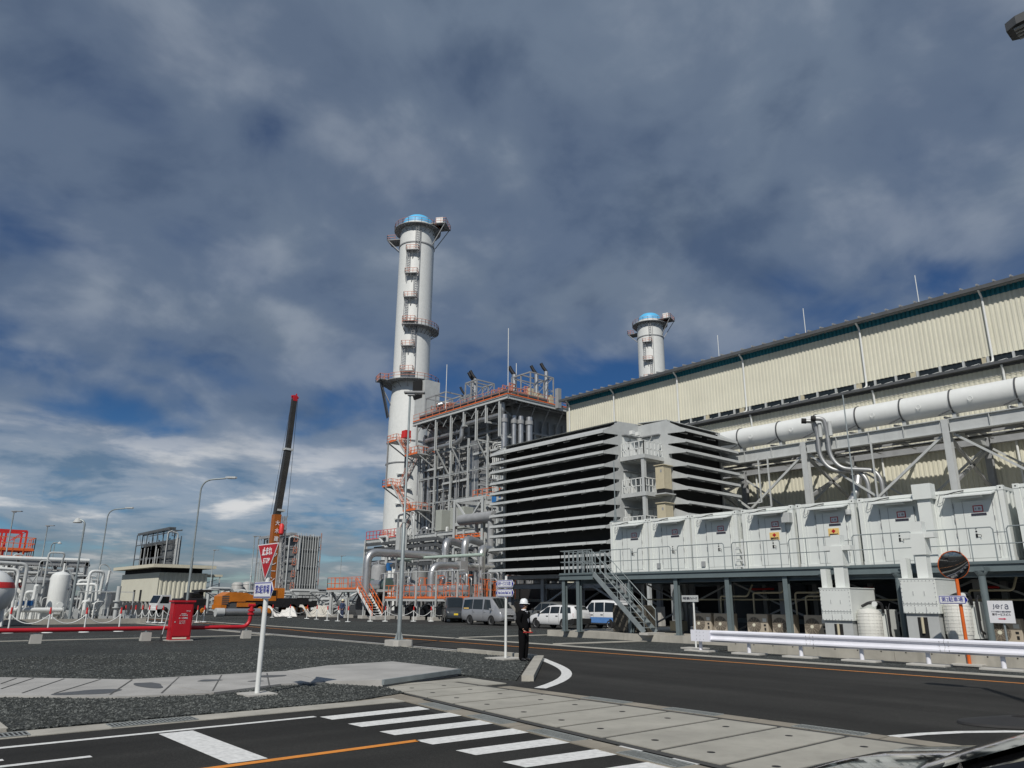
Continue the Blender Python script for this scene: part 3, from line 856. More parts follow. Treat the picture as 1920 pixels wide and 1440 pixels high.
def chimney(c, H, label, low=True):
    x, y = c; r = 3.75
    t = thing('chimney', label, 'chimney', (x, y, 0), 'tall white exhaust stacks')
    MB().lathe([(4.15, 0), (4.15, 32), (4.05, 40), (r, 43.5), (r, H), (0, H)], (x, y, 0), 56).build('shaft', WHITE, t)
    MB().lathe([(r + .02, H - 5.2), (r + .14, H - 5.2), (r + .14, H - 4.95), (r + .02, H - 4.95)], (x, y, 0), 56).build('stiffener_ring', MGREY, t)
    MB().lathe([(3.3, H), (3.3, H + .6), (3.05, H + 1.6), (2.2, H + 2.3), (0, H + 2.6)], (x, y, 0), 40).build('blue_cap', SKYBLUE, t)
    A = math.atan2(-y, -x)                                             # side towards the yard
    tp = ring_deck(MB(), c, H - 1.0, r + .02, r + 1.35, 0, 2 * math.pi, n=36)
    ddir = V((math.cos(A + 1.25), math.sin(A + 1.25), 0)); e = V((x, y, H - .2)) + ddir * 4.7
    sd = V((-ddir.y, ddir.x, 0))
    tp.prism([e - sd * 2 - ddir * 1.6, e + sd * 2 - ddir * 1.6, e + sd * 2 + ddir * 2.2, e - sd * 2 + ddir * 2.2], (0, 0, .15))
    for q in (-1.8, 1.8): tp.beam(e + sd * q + ddir * 2, V((x, y, H - 4.8)) + ddir * 3.8 + sd * q * .6, .16)
    f = V((x, y, H - 3.2)) - ddir * 4.6
    tp.prism([f - sd * 1.6 + ddir * 1.6, f + sd * 1.6 + ddir * 1.6, f + sd * 1.6 - ddir * 1.8, f - sd * 1.6 - ddir * 1.8], (0, 0, .15))
    for q in (-1.4, 1.4): tp.beam(f + sd * q - ddir * 1.6, V((x, y, H - 5.6)) - ddir * 3.8 + sd * q * .6, .16)
    tp.build('top_gallery', MGREY, t)
    tr = ring_rail(MB(), c, H - 1.0, r + 1.3, 0, 2 * math.pi, 1.15, 22, .03)
    tr.rail([e - sd * 2 + ddir * 0, e - sd * 2 + ddir * 2.2, e + sd * 2 + ddir * 2.2, e + sd * 2], 1.2, 1.2, .035)
    tr.rail([f - sd * 1.6, f - sd * 1.6 - ddir * 1.8, f + sd * 1.6 - ddir * 1.8, f + sd * 1.6], 1.2, 1.2, .035)
    tr.build('gallery_railing', PORANGE, t)
    bx = MB(); p = e + ddir * .3
    bx.prism([p - sd * .9 - ddir * .7, p + sd * .6 - ddir * .7, p + sd * .6 + ddir * .9, p - sd * .9 + ddir * .9], (0, 0, 2.0))
    bx.build('analyser_hut', WHITE, t)
    # zig-zag ladders with small landings
    a = A - .22; u = V((math.cos(a), math.sin(a), 0)); s = V((-u.y, u.x, 0)); side = 1
    zs = [H - 7.5 - k * 5.4 for k in range(7 if low else 5)]
    lz = H - 1
    for k, z in enumerate(zs):
        if z < 44: break
        base = V((x, y, z)) + u * (r + .05)
        if abs(z - (H - 26.5)) < 2.8:
            pass
        p = MB().prism([base - s * 1.35, base + s * 1.35, base + s * 1.35 + u * 1.1, base - s * 1.35 + u * 1.1], (0, 0, .14))
        for q in (-1.2, 0, 1.2): p.beam(base + s * q + u * 1.0, base + s * q - V((0, 0, 1.6)), .1)
        lp = p.build('ladder_landing', MGREY, t)
        MB().rail([base - s * 1.3, base - s * 1.3 + u * 1.05, base + s * 1.3 + u * 1.05, base + s * 1.3], 1.15, .9, .035, 1).build('landing_railing', PORANGE, lp)
        q0 = base + s * (.9 * side - .3) + u * .5
        MB().ladder(q0, V((q0.x, q0.y, lz)), s, .6, .05, .5).build('ladder', MGREY, t)
        side = -side; lz = z
    pz = a + .40
    cp = MB().tube([(x + (r + .15) * math.cos(pz), y + (r + .15) * math.sin(pz), 20), (x + (r + .15) * math.cos(pz), y + (r + .15) * math.sin(pz), H - 2)], .09, 6)
    cp.build('cable_conduit', MGREY, t)
    if low:
        for z, a0, a1, w in ((56.5, A - .45, A + 2.0, 1.7), (44.8, A - 2.6, A + 1.9, 2.1)):
            ring_deck(MB(), c, z, r + .02, r + w, a0, a1, n=22).build('ring_gallery', MGREY, t)
            ring_rail(MB(), c, z, r + w - .05, a0, a1, 1.15, 16, .035).build('ring_railing', PORANGE, t)
        d2 = V((math.cos(A - 1.25), math.sin(A - 1.25), 0)); s2 = V((-d2.y, d2.x, 0))
        o = V((x, y, 44.8)) + d2 * 5.2
        MB().prism([o - s2 * 1.5 - d2 * .8, o + s2 * 1.5 - d2 * .8, o + s2 * 1.5 + d2 * 1.8, o - s2 * 1.5 + d2 * 1.8], (0, 0, .15)).beam(o + d2 * 1.6, V((x, y, 40)) + d2 * 4.0, .18).build('side_landing', MGREY, t)
        MB().rail([o - s2 * 1.5, o - s2 * 1.5 + d2 * 1.8, o + s2 * 1.5 + d2 * 1.8, o + s2 * 1.5], 1.2, 1, .05).build('landing_railing', PORANGE, t)
        MB().stair(o + d2 * 1.2 - s2 * .5, V((x, y, 37.5)) + d2 * 4.2 - s2 * 1.5, s2, 1.1, .3).build('hanging_stair', DGREY, t)
        for z in (32.2, 27.8): MB().lathe([(4.16, z), (4.3, z), (4.3, z + .22), (4.16, z + .22)], (x, y, 0), 56).build('stiffener_ring', MGREY, t)
        for k in range(7):
            z = 8 + k * 2.9; b = A - .1
            u2 = V((math.cos(b), math.sin(b), 0)); s3 = V((-u2.y, u2.x, 0)); o = V((x, y, z)) + u2 * 4.1
            MB().prism([o - s3 * 1.5, o + s3 * 1.5, o + s3 * 1.5 + u2 * .7, o - s3 * 1.5 + u2 * .4], (0, 0, .12)).build('duct_rib', LGREY, t)
    return t
chimney((81.95, 126.4), 80.9, 'near white chimney with blue cap and orange-railed galleries')
chimney((165.2, 128.6), 80.6, 'far white chimney with blue cap rising behind the hall roof', low=False)
# ------------------------------------------------------------------ heat recovery boiler
t = boiler = thing('boiler_house', 'tall grey boiler block wrapped in pipes with orange roof railings', 'boiler', (84, 95, 0))
BX, BY0, BY1, BZ = 70.0, 81.5, 106.6, 31.5
CASE = mat('boiler_casing', (.33, .335, .335), .55, var=.2, scale=.6, streak=.3)
MB().box(74, 98, 85, 108, 2, 31.0).build('casing', CASE, t)
rb = MB()
z = 3.2
while z < 29.5:
    rb.box(73.55, 73.99, 85.2, 107.8, z, z + .16); z += 1.15
rb.build('casing_rib', CASE, t)
for y in (85.2, 90, 94.8, 99.6, 104, 107.6):
    MB().hb((73.35, y, 0), (73.35, y, 29.8), .55, .6, .07, (1, 0, 0)).build('column', LGREY, t)
rr = MB(); x = 75
while x < 98:
    rr.box(x, x + .25, 84.5, 84.99, 2, 29.4); x += 1.6
for z in (27, 24, 14): rr.box(74, 98, 84.45, 84.985, z, z + .3)
rr.build('casing_rib', CASE, t)
# inlet duct on the near face
MB().prism([(76.4, 84.4, 25.4), (76.4, 82.6, 24.6), (76.4, 82.6, 8), (76.4, 84.4, 8)], (12, 0, 0)).build('inlet_duct', LGREY, t)
dq = MB()
for k in range(7): dq.prism([(76.3 + k * 2, 82.6, 24.7), (76.3 + k * 2, 82.0, 23.6), (76.3 + k * 2, 82.6, 22.6)], (.2, 0, 0))
dq.prism([(77.6, 82.59, 23.2), (77.6, 81.2, 21.9), (77.6, 82.59, 21.9)], (8.5, 0, 0))
dq.build('duct_gusset', LGREY, t)
# roof deck
MB().box(BX, 99, BY0, BY1, BZ - .16, BZ).build('roof_deck', MGREY, t)
eb = MB().hb((BX, BY0, BZ - .45), (BX, BY1, BZ - .45), .55, .3, .05).hb((BX + .2, BY0, BZ - .45), (99, BY0, BZ - .45), .55, .3, .05).hb((BX, BY1, BZ - .45), (99, BY1, BZ - .45), .55, .3, .05)
eb.build('edge_beam', LGREY, t)
jb = MB()
for k in range(12): jb.beam((BX + .2, BY0 + 1.2 + k * 2.1, BZ - .45), (98, BY0 + 1.2 + k * 2.1, BZ - .45), .18, .4)
for x in (72, 74.5): jb.beam((x, BY0 + .2, BZ - .8), (x, BY1, BZ - .8), .22, .4)
for k in range(9): jb.beam((BX + 3 + k * 3, BY0 + .3, BZ - .6), (BX + 4 + k * 3, 84.8, BZ - 3.2), .14)
jb.build('deck_joist', MGREY, t)
MB().box(BX - .06, BX - .01, BY0 - .06, BY1, BZ - .02, BZ + .14).box(BX - .06, 99, BY0 - .07, BY0 - .02, BZ - .02, BZ + .14).build('toe_board', ORANGE, t)
MB().rail([(BX, BY1, BZ), (BX, BY0, BZ), (99, BY0, BZ)], 1.2, 2.0, .028, 1).build('roof_railing', PORANGE, t)
MB().tube([(BX + 1.0, BY0 + 1.5, BZ + .7), (BX + 1.0, BY1 - 1, BZ + .7)], .5, 14).build('header_pipe', DGREY, t)
MB().tube([(BX + 2, BY0 + .9, BZ + .6), (BX + 9, BY0 + .9, BZ + .6)], .4, 14).build('header_pipe', DGREY, t)
# hanging frames below the deck edge
for y, dz in ((83.4, 5.2), (86.6, 2.6), (89.0, 5.0), (92.2, 2.2), (95.6, 5.2), (99.8, 5.0), (105.4, 3.4)):
    h = MB().hb((BX + .1, y, BZ - .75), (BX + .1, y, BZ - dz - 1), .34, .3, .05, (1, 0, 0))
    h.beam((BX + .1, y, BZ - dz - .8), (73.2, y, BZ - dz - .8), .2, .25)
    if dz > 3: h.beam((BX + .3, y, BZ - dz - .9), (73.2, y, BZ - dz - 5), .2, .25)
    h.build('hanging_frame', LGREY, t)
# pipes under the deck, with S-bends
MB().pipe([(70.9, 83.6, 30.7), (70.9, 83.7, 28.9), (70.9, 92.6, 28.9), (70.9, 93.6, 28.6), (70.9, 93.8, 26.6), (70.9, 95, 26.2), (70.9, 103, 26.2), (72, 104, 26.2)], .38, .9, 14).build('main_pipe', SILVER, t)
MB().pipe([(71.9, 94.5, 30), (71.9, 95, 28.3), (71.9, 105.5, 28.3), (73, 106, 28.3)], .3, .8, 12).build('main_pipe', SILVER, t)
MB().pipe([(72.4, 85, 27.2), (72.4, 100, 27.2), (72.4, 101, 24)], .2, .6, 10).build('main_pipe', MGREY, t)
for x, y, r in ((71.0, 83.4, .42), (72.6, 83.0, .36), (73.6, 82.6, .42), (75.0, 82.2, .5)):
    MB().tube([(x, y, 28.8), (x, y, 2)], r, 16).build('downcomer', SILVER, t)
    MB().lathe([(r, 27.6), (r + .12, 27.6), (r + .12, 28.2), (r, 28.2)], (x, y, 0), 16).build('pipe_collar', MGREY, t)
# bundles of vertical small pipes
q = random.Random(5)
bn = MB()
for k in range(7): bn.tube([(72.5, 91.4 + k * .34, 26.5), (72.5, 91.4 + k * .34, 12 + .3 * k)], .1, 6)
bn.build('small_pipe_bundle', SILVER, t)
bn = MB()
for k in range(6): bn.tube([(72.2, 88.9 + k * .28, 22.5 - .5 * abs(k - 2)), (72.2, 88.9 + k * .28, 15.5 + .5 * abs(k - 2))], .07, 6)
for k in range(8): bn.beam((72.1, 88.6, 15.5 + k * .8), (72.1, 90.6, 16 + k * .8), .06, .18)
bn.build('instrument_stack', MGREY, t)
bn = MB()
for k in range(4): bn.pipe([(73, 84.9, 25.2 - k * .35), (72.4, 87.6 - k * .42, 25.2 - k * .35), (72.3, 87.6 - k * .42, 12)], .1, .4, 6)
bn.build('small_pipe_bundle', WHITE, t)
bn = MB()
for y, r, z0, z1 in ((96.6, .12, 6, 27), (97.3, .2, 8, 29), (100.6, .14, 9, 25), (102.2, .14, 5, 26), (103, .12, 5, 27), (105, .26, 6, 25), (106.3, .14, 10, 28), (104.4, .1, 6, 20), (98.6, .09, 10, 26), (94.2, .16, 9, 27)):
    bn.tube([(72.6, y, z0), (72.6, y, z1)], r, 8)
bn.build('riser_pipe', SILVER, t)
bn = MB()
for y0, y1, z in ((86.2, 89.5, 19.4), (85.6, 88.7, 17.2), (85.6, 88, 15.2), (86, 89, 21.3)):
    bn.pipe([(72.2, y1, z + .4), (72.0, (y0 + y1) / 2, z + .2), (72.2, y0, z)], .14, .5, 6)
bn.build('cross_pipe', SILVER, t)
for y in (87.6, 92.4, 97, 101.4, 105.9):
    MB().hb((71.3, y, 8), (71.3, y, 26.6), .26, .24, .04, (1, 0, 0)).build('outer_column', LGREY, t)
for z in (13, 17.2, 21.4, 25.4):
    MB().hb((71.3, 87.5, z), (71.3, 106, z), .26, .2, .04).build('outer_beam', LGREY, t)
    for y in (87.6, 97, 105.9): MB().beam((71.4, y, z), (73.2, y, z), .16, .2).build('outer_tie', LGREY, t)
# dense small steel and pipes on the yard face
q2 = random.Random(77)
for k in range(26):
    y = q2.uniform(85.6, 107); z0 = q2.uniform(9, 20); z1 = z0 + q2.uniform(4, 10); x = q2.uniform(71.4, 73.0)
    MB().tube([(x, y, z0), (x, y, min(z1, 29.5))], q2.choice((.05, .07, .07, .1)), 6).build('thin_riser', q2.choice((LGREY, MGREY, SILVER)), t)
for k in range(16):
    z = q2.uniform(10, 28); y0 = q2.uniform(85.6, 101); y1 = y0 + q2.uniform(2, 6)
    MB().beam((72.6, y0, z), (72.6, y1, z), .12, .2).build('cross_member', q2.choice((LGREY, MGREY)), t)
for y0, y1, z in ((86, 92, 24.2), (93, 100, 20.4), (100, 106.5, 23.2)):
    m_ = MB().box(71.9, 73.2, y0, y1, z - .1, z); m_.beam((71.9, y0, z - .2), (71.9, y1, z - .2), .1, .25)
    w_ = m_.build('walkway', LGREY, t)
    MB().rail([(71.9, y0, z), (71.9, y1, z)], 1.1, 1.3, .03, 1).build('walkway_railing', MGREY, w_)
for k in range(9):
    y = 84.4 + k * 2.5
    MB().beam((BX + .3, y, BZ - .8), (73.6, y, BZ - 2.6), .14).beam((BX + .3, y, BZ - .9), (BX + .3, y + 1.2, BZ - 2.2), .1).build('deck_strut', LGREY, t)
# roof pent frames with silencers
def pent(x0, x1, y0, y1, h, vents, zb=BZ):
    f = MB()
    for x in (x0, x1):
        for y in (y0, (y0 + y1) / 2, y1): f.beam((x, y, zb), (x, y, zb + h), .17)
        f.beam((x, y0, zb + h), (x, y1, zb + h), .17, .22); f.beam((x, y0, zb + h * .55), (x, y1, zb + h * .55), .1)
        f.beam((x, y0, zb + h * .55), (x, y1, zb + h), .08)
    for y in (y0, y1, (y0 + y1) / 2):
        f.beam((x0, y, zb + h), (x1, y, zb + h), .14, .2); f.beam((x0, y, zb + .4), (x1, y, zb + h), .08)
    f.build('pent_frame', MGREY, t)
    for vx, vy, r, top in vents:
        MB().tube([(vx, vy, zb + .3), (vx, vy, zb + h + top)], r, 12).build('vent_stack', SILVER, t)
        MB().tube([(vx, vy, zb + h + top), (vx - .35, vy + .35, zb + h + top + .7), (vx - .6, vy + .6, zb + h + top + 1.4)], r * .8, 10).build('vent_mouth', BLACKP, t)
pent(76, 81, 83, 87.5, 5.0, [(76.3, 87.2, .42, .5), (78.2, 84, .34, .3), (80, 83.6, .34, 1.0)])
pent(71.6, 75.2, 91.0, 94.0, 4.6, [(72.2, 92.2, .32, .5), (72.6, 93.2, .32, .5)])
pent(71.4, 75, 99.2, 105.0, 4.2, [])
pent(74, 77, 96, 98.5, 3.4, [(74.6, 98, .25, .6)])
MB().pipe([(71.8, 102.4, BZ), (71.8, 102.4, BZ + 2.6), (73.5, 101, BZ + 2.9), (77, 101, BZ + 2.9)], .42, .9, 14).build('vent_stack', SILVER, t)
MB().box(72.6, 75.8, 107.2, 110.4, BZ + .5, BZ + 8.4).build('exhaust_hood', LGREY, t)
MB().prism([(72.2, 110.6, BZ + 8.6), (72.2, 110.6, BZ + 6), (72.55, 110.6, BZ + 5.2), (72.55, 110.6, BZ + 8.2)], (0, -2.6, 0)).build('exhaust_mouth', BLACK, t)
cl = MB()
for k in range(26):
    x, y = q.uniform(BX + 2, BX + 11), q.uniform(BY0 + 1, BY1 - 2)
    cl.tube([(x, y, BZ), (x, y, BZ + q.uniform(1, 2.6))], q.uniform(.08, .26), 7)
cl.build('roof_equipment', SILVER, t)
cl = MB()
for k in range(7):
    x, y = (q.uniform(BX + 2, BX + 9), q.uniform(BY0 + 1, BY0 + 3.5)) if k % 2 else (q.uniform(BX + 1.5, BX + 3), q.uniform(BY0 + 3, BY1 - 3))
    cl.box(x, x + 1.2, y, y + 1.6, BZ + 1.4, BZ + 1.5).rail([(x, y, BZ + 1.5), (x + 1.2, y, BZ + 1.5), (x + 1.2, y + 1.6, BZ + 1.5), (x, y + 1.6, BZ + 1.5)], 1.1, .5, .05)
cl.build('valve_platform', PORANGE, t)
cl = MB()
for k in range(6):
    x, y = q.uniform(BX + 5, BX + 11), q.uniform(BY0 + 1, BY0 + 2.4)
    cl.box(x, x + .8, y, y + .8, BZ, BZ + q.uniform(1, 2.4))
cl.build('roof_cabinet', BEIGE, t)
cl = MB()
for y in (83.4, 86.8): cl.box(79 + (y - 83) * 2, 79.7 + (y - 83) * 2, 80.7, 81.4, BZ - .6, BZ + 2.6)
cl.build('roof_cabinet', MGREY, t)
# zig-zag stair at the far end, orange
def flight(a, b, side, nm='stair_flight'):
    f = MB().stair(a, b, side, 1.0, .3).build(nm, LGREY, t)
    a, b, s = V(a), V(b), V(side)
    r_ = MB()
    for q_ in (0, 1.0):
        for zz in (.55, 1.1): r_.beam(a + s * q_ + V((0, 0, zz)), b + s * q_ + V((0, 0, zz)), .05)
        for k in range(6):
            p = a.lerp(b, k / 5) + s * q_; r_.beam(p, p + V((0, 0, 1.1)), .045)
    r_.build('stair_railing', ORANGE, f)
def landing(x0, x1, y0, y1, z, prop=True):
    MB().box(x0, x1, y0, y1, z - .18, z).build('stair_landing', LGREY, t)
    m = MB().rail([(x0, y0, z), (x0, y1, z), (x1, y1, z)], 1.1, 1.0, .03, 1).rail([(x0, y0, z), (x1, y0, z)], 1.1, 1.0, .03, 1)
    m.box(x0 - .03, x0, y0, y1, z - .18, z + .12)
    m.build('landing_railing', ORANGE, t)
    if prop: MB().beam((x0 + .2, y0 + .2, z - .2), (73.2, y0 + .3, z - 2.4), .18).beam((x0 + .2, y1 - .2, z - .2), (73.2, y1 - .3, z - 2.4), .18).build('landing_prop', LGREY, t)
lv = [28.4, 25.4, 20.4, 17.4, 12.4]
landing(69.0, 72, 110.2, 113.2, 28.8); landing(69, 72.4, 103.4, 107.2, 25.6)
landing(69.0, 72, 111.2, 114.0, 21.0); landing(69, 72.4, 103.2, 107.0, 16.2)
landing(69.0, 72, 111.2, 114.0, 12.0)
flight((69.3, 110.2, 28.8), (69.3, 107.2, 25.6), (1, 0, 0)); flight((70.8, 107.0, 25.6), (70.8, 111.2, 21.0), (1, 0, 0))
flight((69.3, 111.2, 21.0), (69.3, 107.0, 16.2), (1, 0, 0)); flight((70.8, 107.0, 16.2), (70.8, 111.2, 12.0), (1, 0, 0))
MB().box(69.2, 70.3, 107.6, 108.9, 28.9, 30.2).build('hoist_box', REDBRIGHT, t)
sc = MB()
for x, y in ((68.9, 112.6), (72.6, 112.6)): sc.beam((x, y, 20.5), (x, y, 29), .22)
sc.beam((68.9, 112.6, 21), (72.6, 112.6, 21), .2).beam((68.9, 112.6, 21), (72.4, 109, 18.5), .18).beam((68.9, 112.6, 28.7), (72.6, 112.6, 28.7), .2)
sc.build('stair_frame', MGREY, t)
for p, h in (((70.4, 81.9, BZ), 10.6), ((77.6, 88.2, BZ + 4), 4), ((70.6, 98.0, BZ), 8.6)):
    MB().tube([p, (p[0], p[1], p[2] + h)], .06, 6).build('lightning_rod', WHITE, t)

# ------------------------------------------------------------------ pipe rack in front of the boiler
t = thing('boiler_pipe_rack', 'crowded grey pipe rack with dark trays standing in front of the boiler', 'pipe rack', (62, 88, 0))
X0, X1, Y0, Y1 = 60.0, 66.0, 72.0, 103.0
for x in (X0, X1):
    for k in range(6):
        y = Y0 + (Y1 - Y0) * k / 5
        MB().hb((x, y, 0), (x, y, 10.6), .4, .36, .05, (1, 0, 0)).build('column', LGREY if x == X0 else MGREY, t)
for z in (10.4, 7.2, 4.6):
    f = MB()
    for x in (X0, X1): f.hb((x, Y0, z), (x, Y1, z), .5, .25, .05)
    for k in range(11): f.beam((X0, Y0 + (Y1 - Y0) * k / 10, z), (X1, Y0 + (Y1 - Y0) * k / 10, z), .2, .3)
    f.build('rack_beam', LGREY if z > 10 else MGREY, t)
f = MB()
for z, x in ((9.8, X0 - .5), (9.0, X0 - .6), (8.2, X0 - .5), (9.4, X0 + 1), (6.6, X0 - .4)):
    f.beam((x, Y0 + 1, z - .9), (x, Y0 + 9, z - .9), .3, .4).beam((x, Y0 + 9, z - .9), (x, Y0 + 11.4, z), .3, .4).beam((x, Y0 + 11.4, z), (x, Y1 - 1, z), .3, .4)
f.build('cable_tray', DGREY, t)
q = random.Random(21)
for k in range(22):
    y = q.uniform(Y0 + .5, Y1 - .5); z0 = q.uniform(.5, 5); z1 = q.uniform(8, 14); x = q.uniform(X0 - .6, X0 + 3)
    MB().pipe([(x, y, z0), (x, y, z1), (x + q.choice((-1, 1)) * .2, y + q.uniform(-3, 3), z1), (x, y + .1, z1 - q.uniform(1, 4))], q.choice((.06, .08, .1, .15, .2)), .5, 8).build('pipe', q.choice((SILVER, SILVER, LGREY, WHITE)), t)
for k in range(12):
    z = q.uniform(2, 10); y0 = q.uniform(Y0, Y0 + 12); y1 = y0 + q.uniform(8, 18); x = q.uniform(X0 - .3, X0 + 3)
    MB().pipe([(x, y0, z - 1.5), (x, y0, z), (x, y1, z), (x + 1.5, y1, z)], q.choice((.08, .12, .18)), .5, 8).build('pipe', q.choice((SILVER, LGREY)), t)
MB().rail([(X0, Y1, 10.65), (X0, Y1 - 10, 10.65)], 1.2, 1.0, .035, 1, .12).build('rack_railing', REDBRIGHT, t)
MB().rail([(X0 + 3, Y0 + 2, 10.65), (X0 + 3, Y0 + 12, 10.65)], 1.2, 1.2, .035, 1, .12).build('rack_railing', PORANGE, t)
f = MB()
for k in range(3): f.tube([(X0 - .9, Y1 - 12.5 + k * .5, 2), (X0 - .9, Y1 - 12.5 + k * .5, 11.5)], .16, 8)
f.box(X0 - 1, X0 - .3, Y1 - 11, Y1 - 10, 8, 11.8)
f.build('riser_duct', LGREY, t)
for y, z, w in ((80.2, 10.8, 3.0), (84.4, 10.8, 1.4)):
    MB().rbox((61, y, z + 1.5), 1.6, w, 2.8, .04).build('switch_cabinet', mat('cabinet_grey', (.38, .40, .36), .5, var=.06), t)
MB().cbox((59.5, 95.2, 6.4), .6, .6, 1.1).build('motor', BLUE, t)

t = thing('braced_frame_tower', 'open grey steel tower with diagonal braces left of the louvred intake house', 'steel tower', (57, 71, 0))
for x in (55, 58.6):
    for y in (68.2, 73.6):
        MB().hb((x, y, 0), (x, y, 13.6), .42, .4, .05, (1, 0, 0)).build('column', LGREY, t)
f = MB()
for z in (13.4, 10.6, 8.0, 5.4):
    for x in (55, 58.6): f.beam((x, 68.2, z), (x, 73.6, z), .25, .4)
    for y in (68.2, 73.6): f.beam((55, y, z), (58.6, y, z), .25, .4)
f.beam((55, 68.4, 13.2), (55, 70.9, 10.8), .2).beam((55, 73.4, 13.2), (55, 70.9, 10.8), .2).beam((55, 68.4, 5.8), (55, 73.4, 8.4), .2)
f.build('tower_beam', LGREY, t)
MB().rail([(56.4, 72, 13.7), (56.4, 68.4, 13.7), (58.6, 68.2, 13.7)], 1.0, 1.0, .03, 1, .15).build('tower_railing', ORANGE, t)
MB().rail([(55, 73.6, 8.9), (55, 68.2, 8.9)], .4, .8, .05, 0, .2).build('tower_railing', ORANGE, t)
MB().tube([(54.6, 65.6, 11.0), (54.6, 72, 11.0)], .62, 20).tube([(54.6, 66.3, 11), (54.6, 66.3, 4)], .36, 14).build('drum_pipe', MGREY, t)
MB().cbox((55.6, 66.6, 13.2), .7, .8, 1.0).build('motor', BLUE, t)
f = MB().ladder((53.2, 62.6, 0), (53.2, 62.6, 15.8), (0, 1, 0), .9, .09, .7)
for z in (3, 7, 10, 15.6): f.beam((53.2, 62, z), (55, 66, z), .16)
f.build('caged_ladder', LGREY, t)
q = random.Random(4)
for k in range(16):
    y = q.uniform(66, 74); x = q.uniform(55, 60); z1 = q.uniform(5, 15)
    MB().pipe([(x, y, .5), (x, y, z1), (x + 2, y + q.uniform(-1, 1), z1)], q.choice((.08, .12, .2, .3)), .5, 8).build('pipe', q.choice((SILVER, LGREY, MGREY)), t)

for k, (px, row0, yy) in enumerate(((836, 1016, 66), (872, 1013, 64), (903, 1030, 60))):
    b = pY(px, row0, yy)
    t = thing('hook_pipe', ('silver hook shaped pipe left of its twin, in front of the boiler rack', 'silver hook shaped pipe between two others, in front of the boiler rack', 'silver hook shaped pipe closest to the louvred intake house')[k], 'steam pipe', (b.x, yy, 0), 'hooked silver steam pipes')
    MB().pipe([(b.x, yy, .4), (b.x, yy, b.z), (b.x + 1.4, yy + 1, b.z + .25), (b.x + 4.5, yy + 3, b.z + .1)], .40, 1.3, 16, 7).build('pipe', SILVER, t)
    MB().beam((b.x - 1.2, yy - .2, b.z - 2.0), (b.x + 2.6, yy + 1.2, b.z - 2.0), .2, .25).beam((b.x - 1.2, yy - .2, b.z - 2), (b.x + 1.6, yy + .8, b.z - .4), .12).build('support_bracket', LGREY, t)
a, b = pY(690, 1036, 67), pY(828, 1042, 67)
zt = (a.z + b.z) / 2
t = thing('long_steam_pipe', 'long horizontal silver steam pipe turning down at its left end', 'steam pipe', (a.x, 67, 0))
MB().pipe([(a.x, 67, 1.5), (a.x, 67, zt), (b.x, 67, zt), (b.x, 67, .8)], .40, 1.1, 18, 7).build('pipe', SILVER, t)
a, b = pY(810, 1060, 60), pY(895, 1062, 60)
t = thing('short_steam_pipe', 'short silver steam pipe bent down onto the orange railed deck', 'steam pipe', (a.x, 60, 0))
MB().pipe([(a.x, 60, 1.7), (a.x, 60, a.z), (b.x + 2, 60, a.z)], .38, 1.1, 18, 7).build('pipe', SILVER, t)
MB().box((a.x + b.x) / 2 + .3, (a.x + b.x) / 2 + 1.2, 59.5, 60.5, a.z - .5, a.z + .5).build('clamp', MGREY, t)

# ------------------------------------------------------------------ pump deck with orange railings
t = thing('pump_deck', 'grey steel pump deck edged with bright orange railings and stairs', 'steel deck', (42, 62, 0))
def deck(x0, x1, y0, y1, z, gap=None):
    MB().box(x0, x1, y0, y1, z - .3, z - .05).build('deck_plate', LGREY, t)
    MB().box(x0 - .05, x0 - .005, y0, y1, z - .06, z + .12).build('toe_board', ORANGE, t)
    MB().rail([(x0, y1, z), (x0, y0, z)], 1.15, .9, .022, 1).rail([(x0, y1, z), (x1, y1, z)], 1.15, .9, .022, 1).build('deck_railing', ORANGE, t)
    m = int((y1 - y0) / 2.6) + 1
    for i in range(m):
        y = y0 + .5 + (y1 - y0 - 1) * i / max(1, m - 1)
        MB().hb((x0 + .4, y, .3), (x0 + .4, y, z - .3), .22, .2, .03, (1, 0, 0)).build('leg', LGREY, t)
        MB().beam((x0 + .4, y, .9), (x0 + .4, y + .9, z - .35), .1).beam((x0 + .4, y, .9), (x0 + 1.6, y, z - .35), .1).build('knee_brace', LGREY, t)
        MB().box(x0, x0 + .9, y - .45, y + .45, 0, .3).build('footing', CONC2, t)
deck(39.5, 44.5, 67.6, 75.3, 2.85)
deck(41, 51, 52.6, 66.4, 1.98)
f = MB().stair((39.6, 67.4, 2.85), (39.6, 64.2, .3), (-.9, .25, 0), 1.0, .25).build('stair', WHITE, t)
r_ = MB()
for q_ in (V((0, 0, 0)), V((-.93, .26, 0))):
    for zz in (.5, 1.0): r_.beam(V((39.6, 67.4, 2.85 + zz)) + q_, V((39.6, 64.2, .3 + zz)) + q_, .045)
    for k in range(6):
        p = V((39.6, 67.4, 2.85)).lerp(V((39.6, 64.2, .3)), k / 5) + q_; r_.beam(p, p + V((0, 0, 1.0)), .05)
r_.build('stair_railing', ORANGE, f)
MB().box(38.3, 39.9, 63.2, 64.4, 0, .3).build('footing', CONC2, t)
q = random.Random(31)
f = MB()
for k in range(40):
    x, y = q.uniform(42, 50), q.uniform(53, 74); z = q.uniform(2.4, 4.6)
    f.pipe([(x, y, .4), (x, y, z), (x + q.uniform(-.4, .4), y + q.uniform(.6, 1.6), z), (x, y + 1.2, .5)], q.choice((.04, .06, .09, .12)), .3, 7)
f.build('small_piping', SILVER, t)
f = MB()
for k in range(9):
    x, y = q.uniform(41.5, 47), q.uniform(53, 65); f.rail([(x, y, 1.95), (x + 1.5, y, 1.95), (x + 1.5, y + 1.3, 1.95)], q.uniform(1.1, 2.4), .8, .025, 1)
f.build('inner_railing', ORANGE, t)
f = MB()
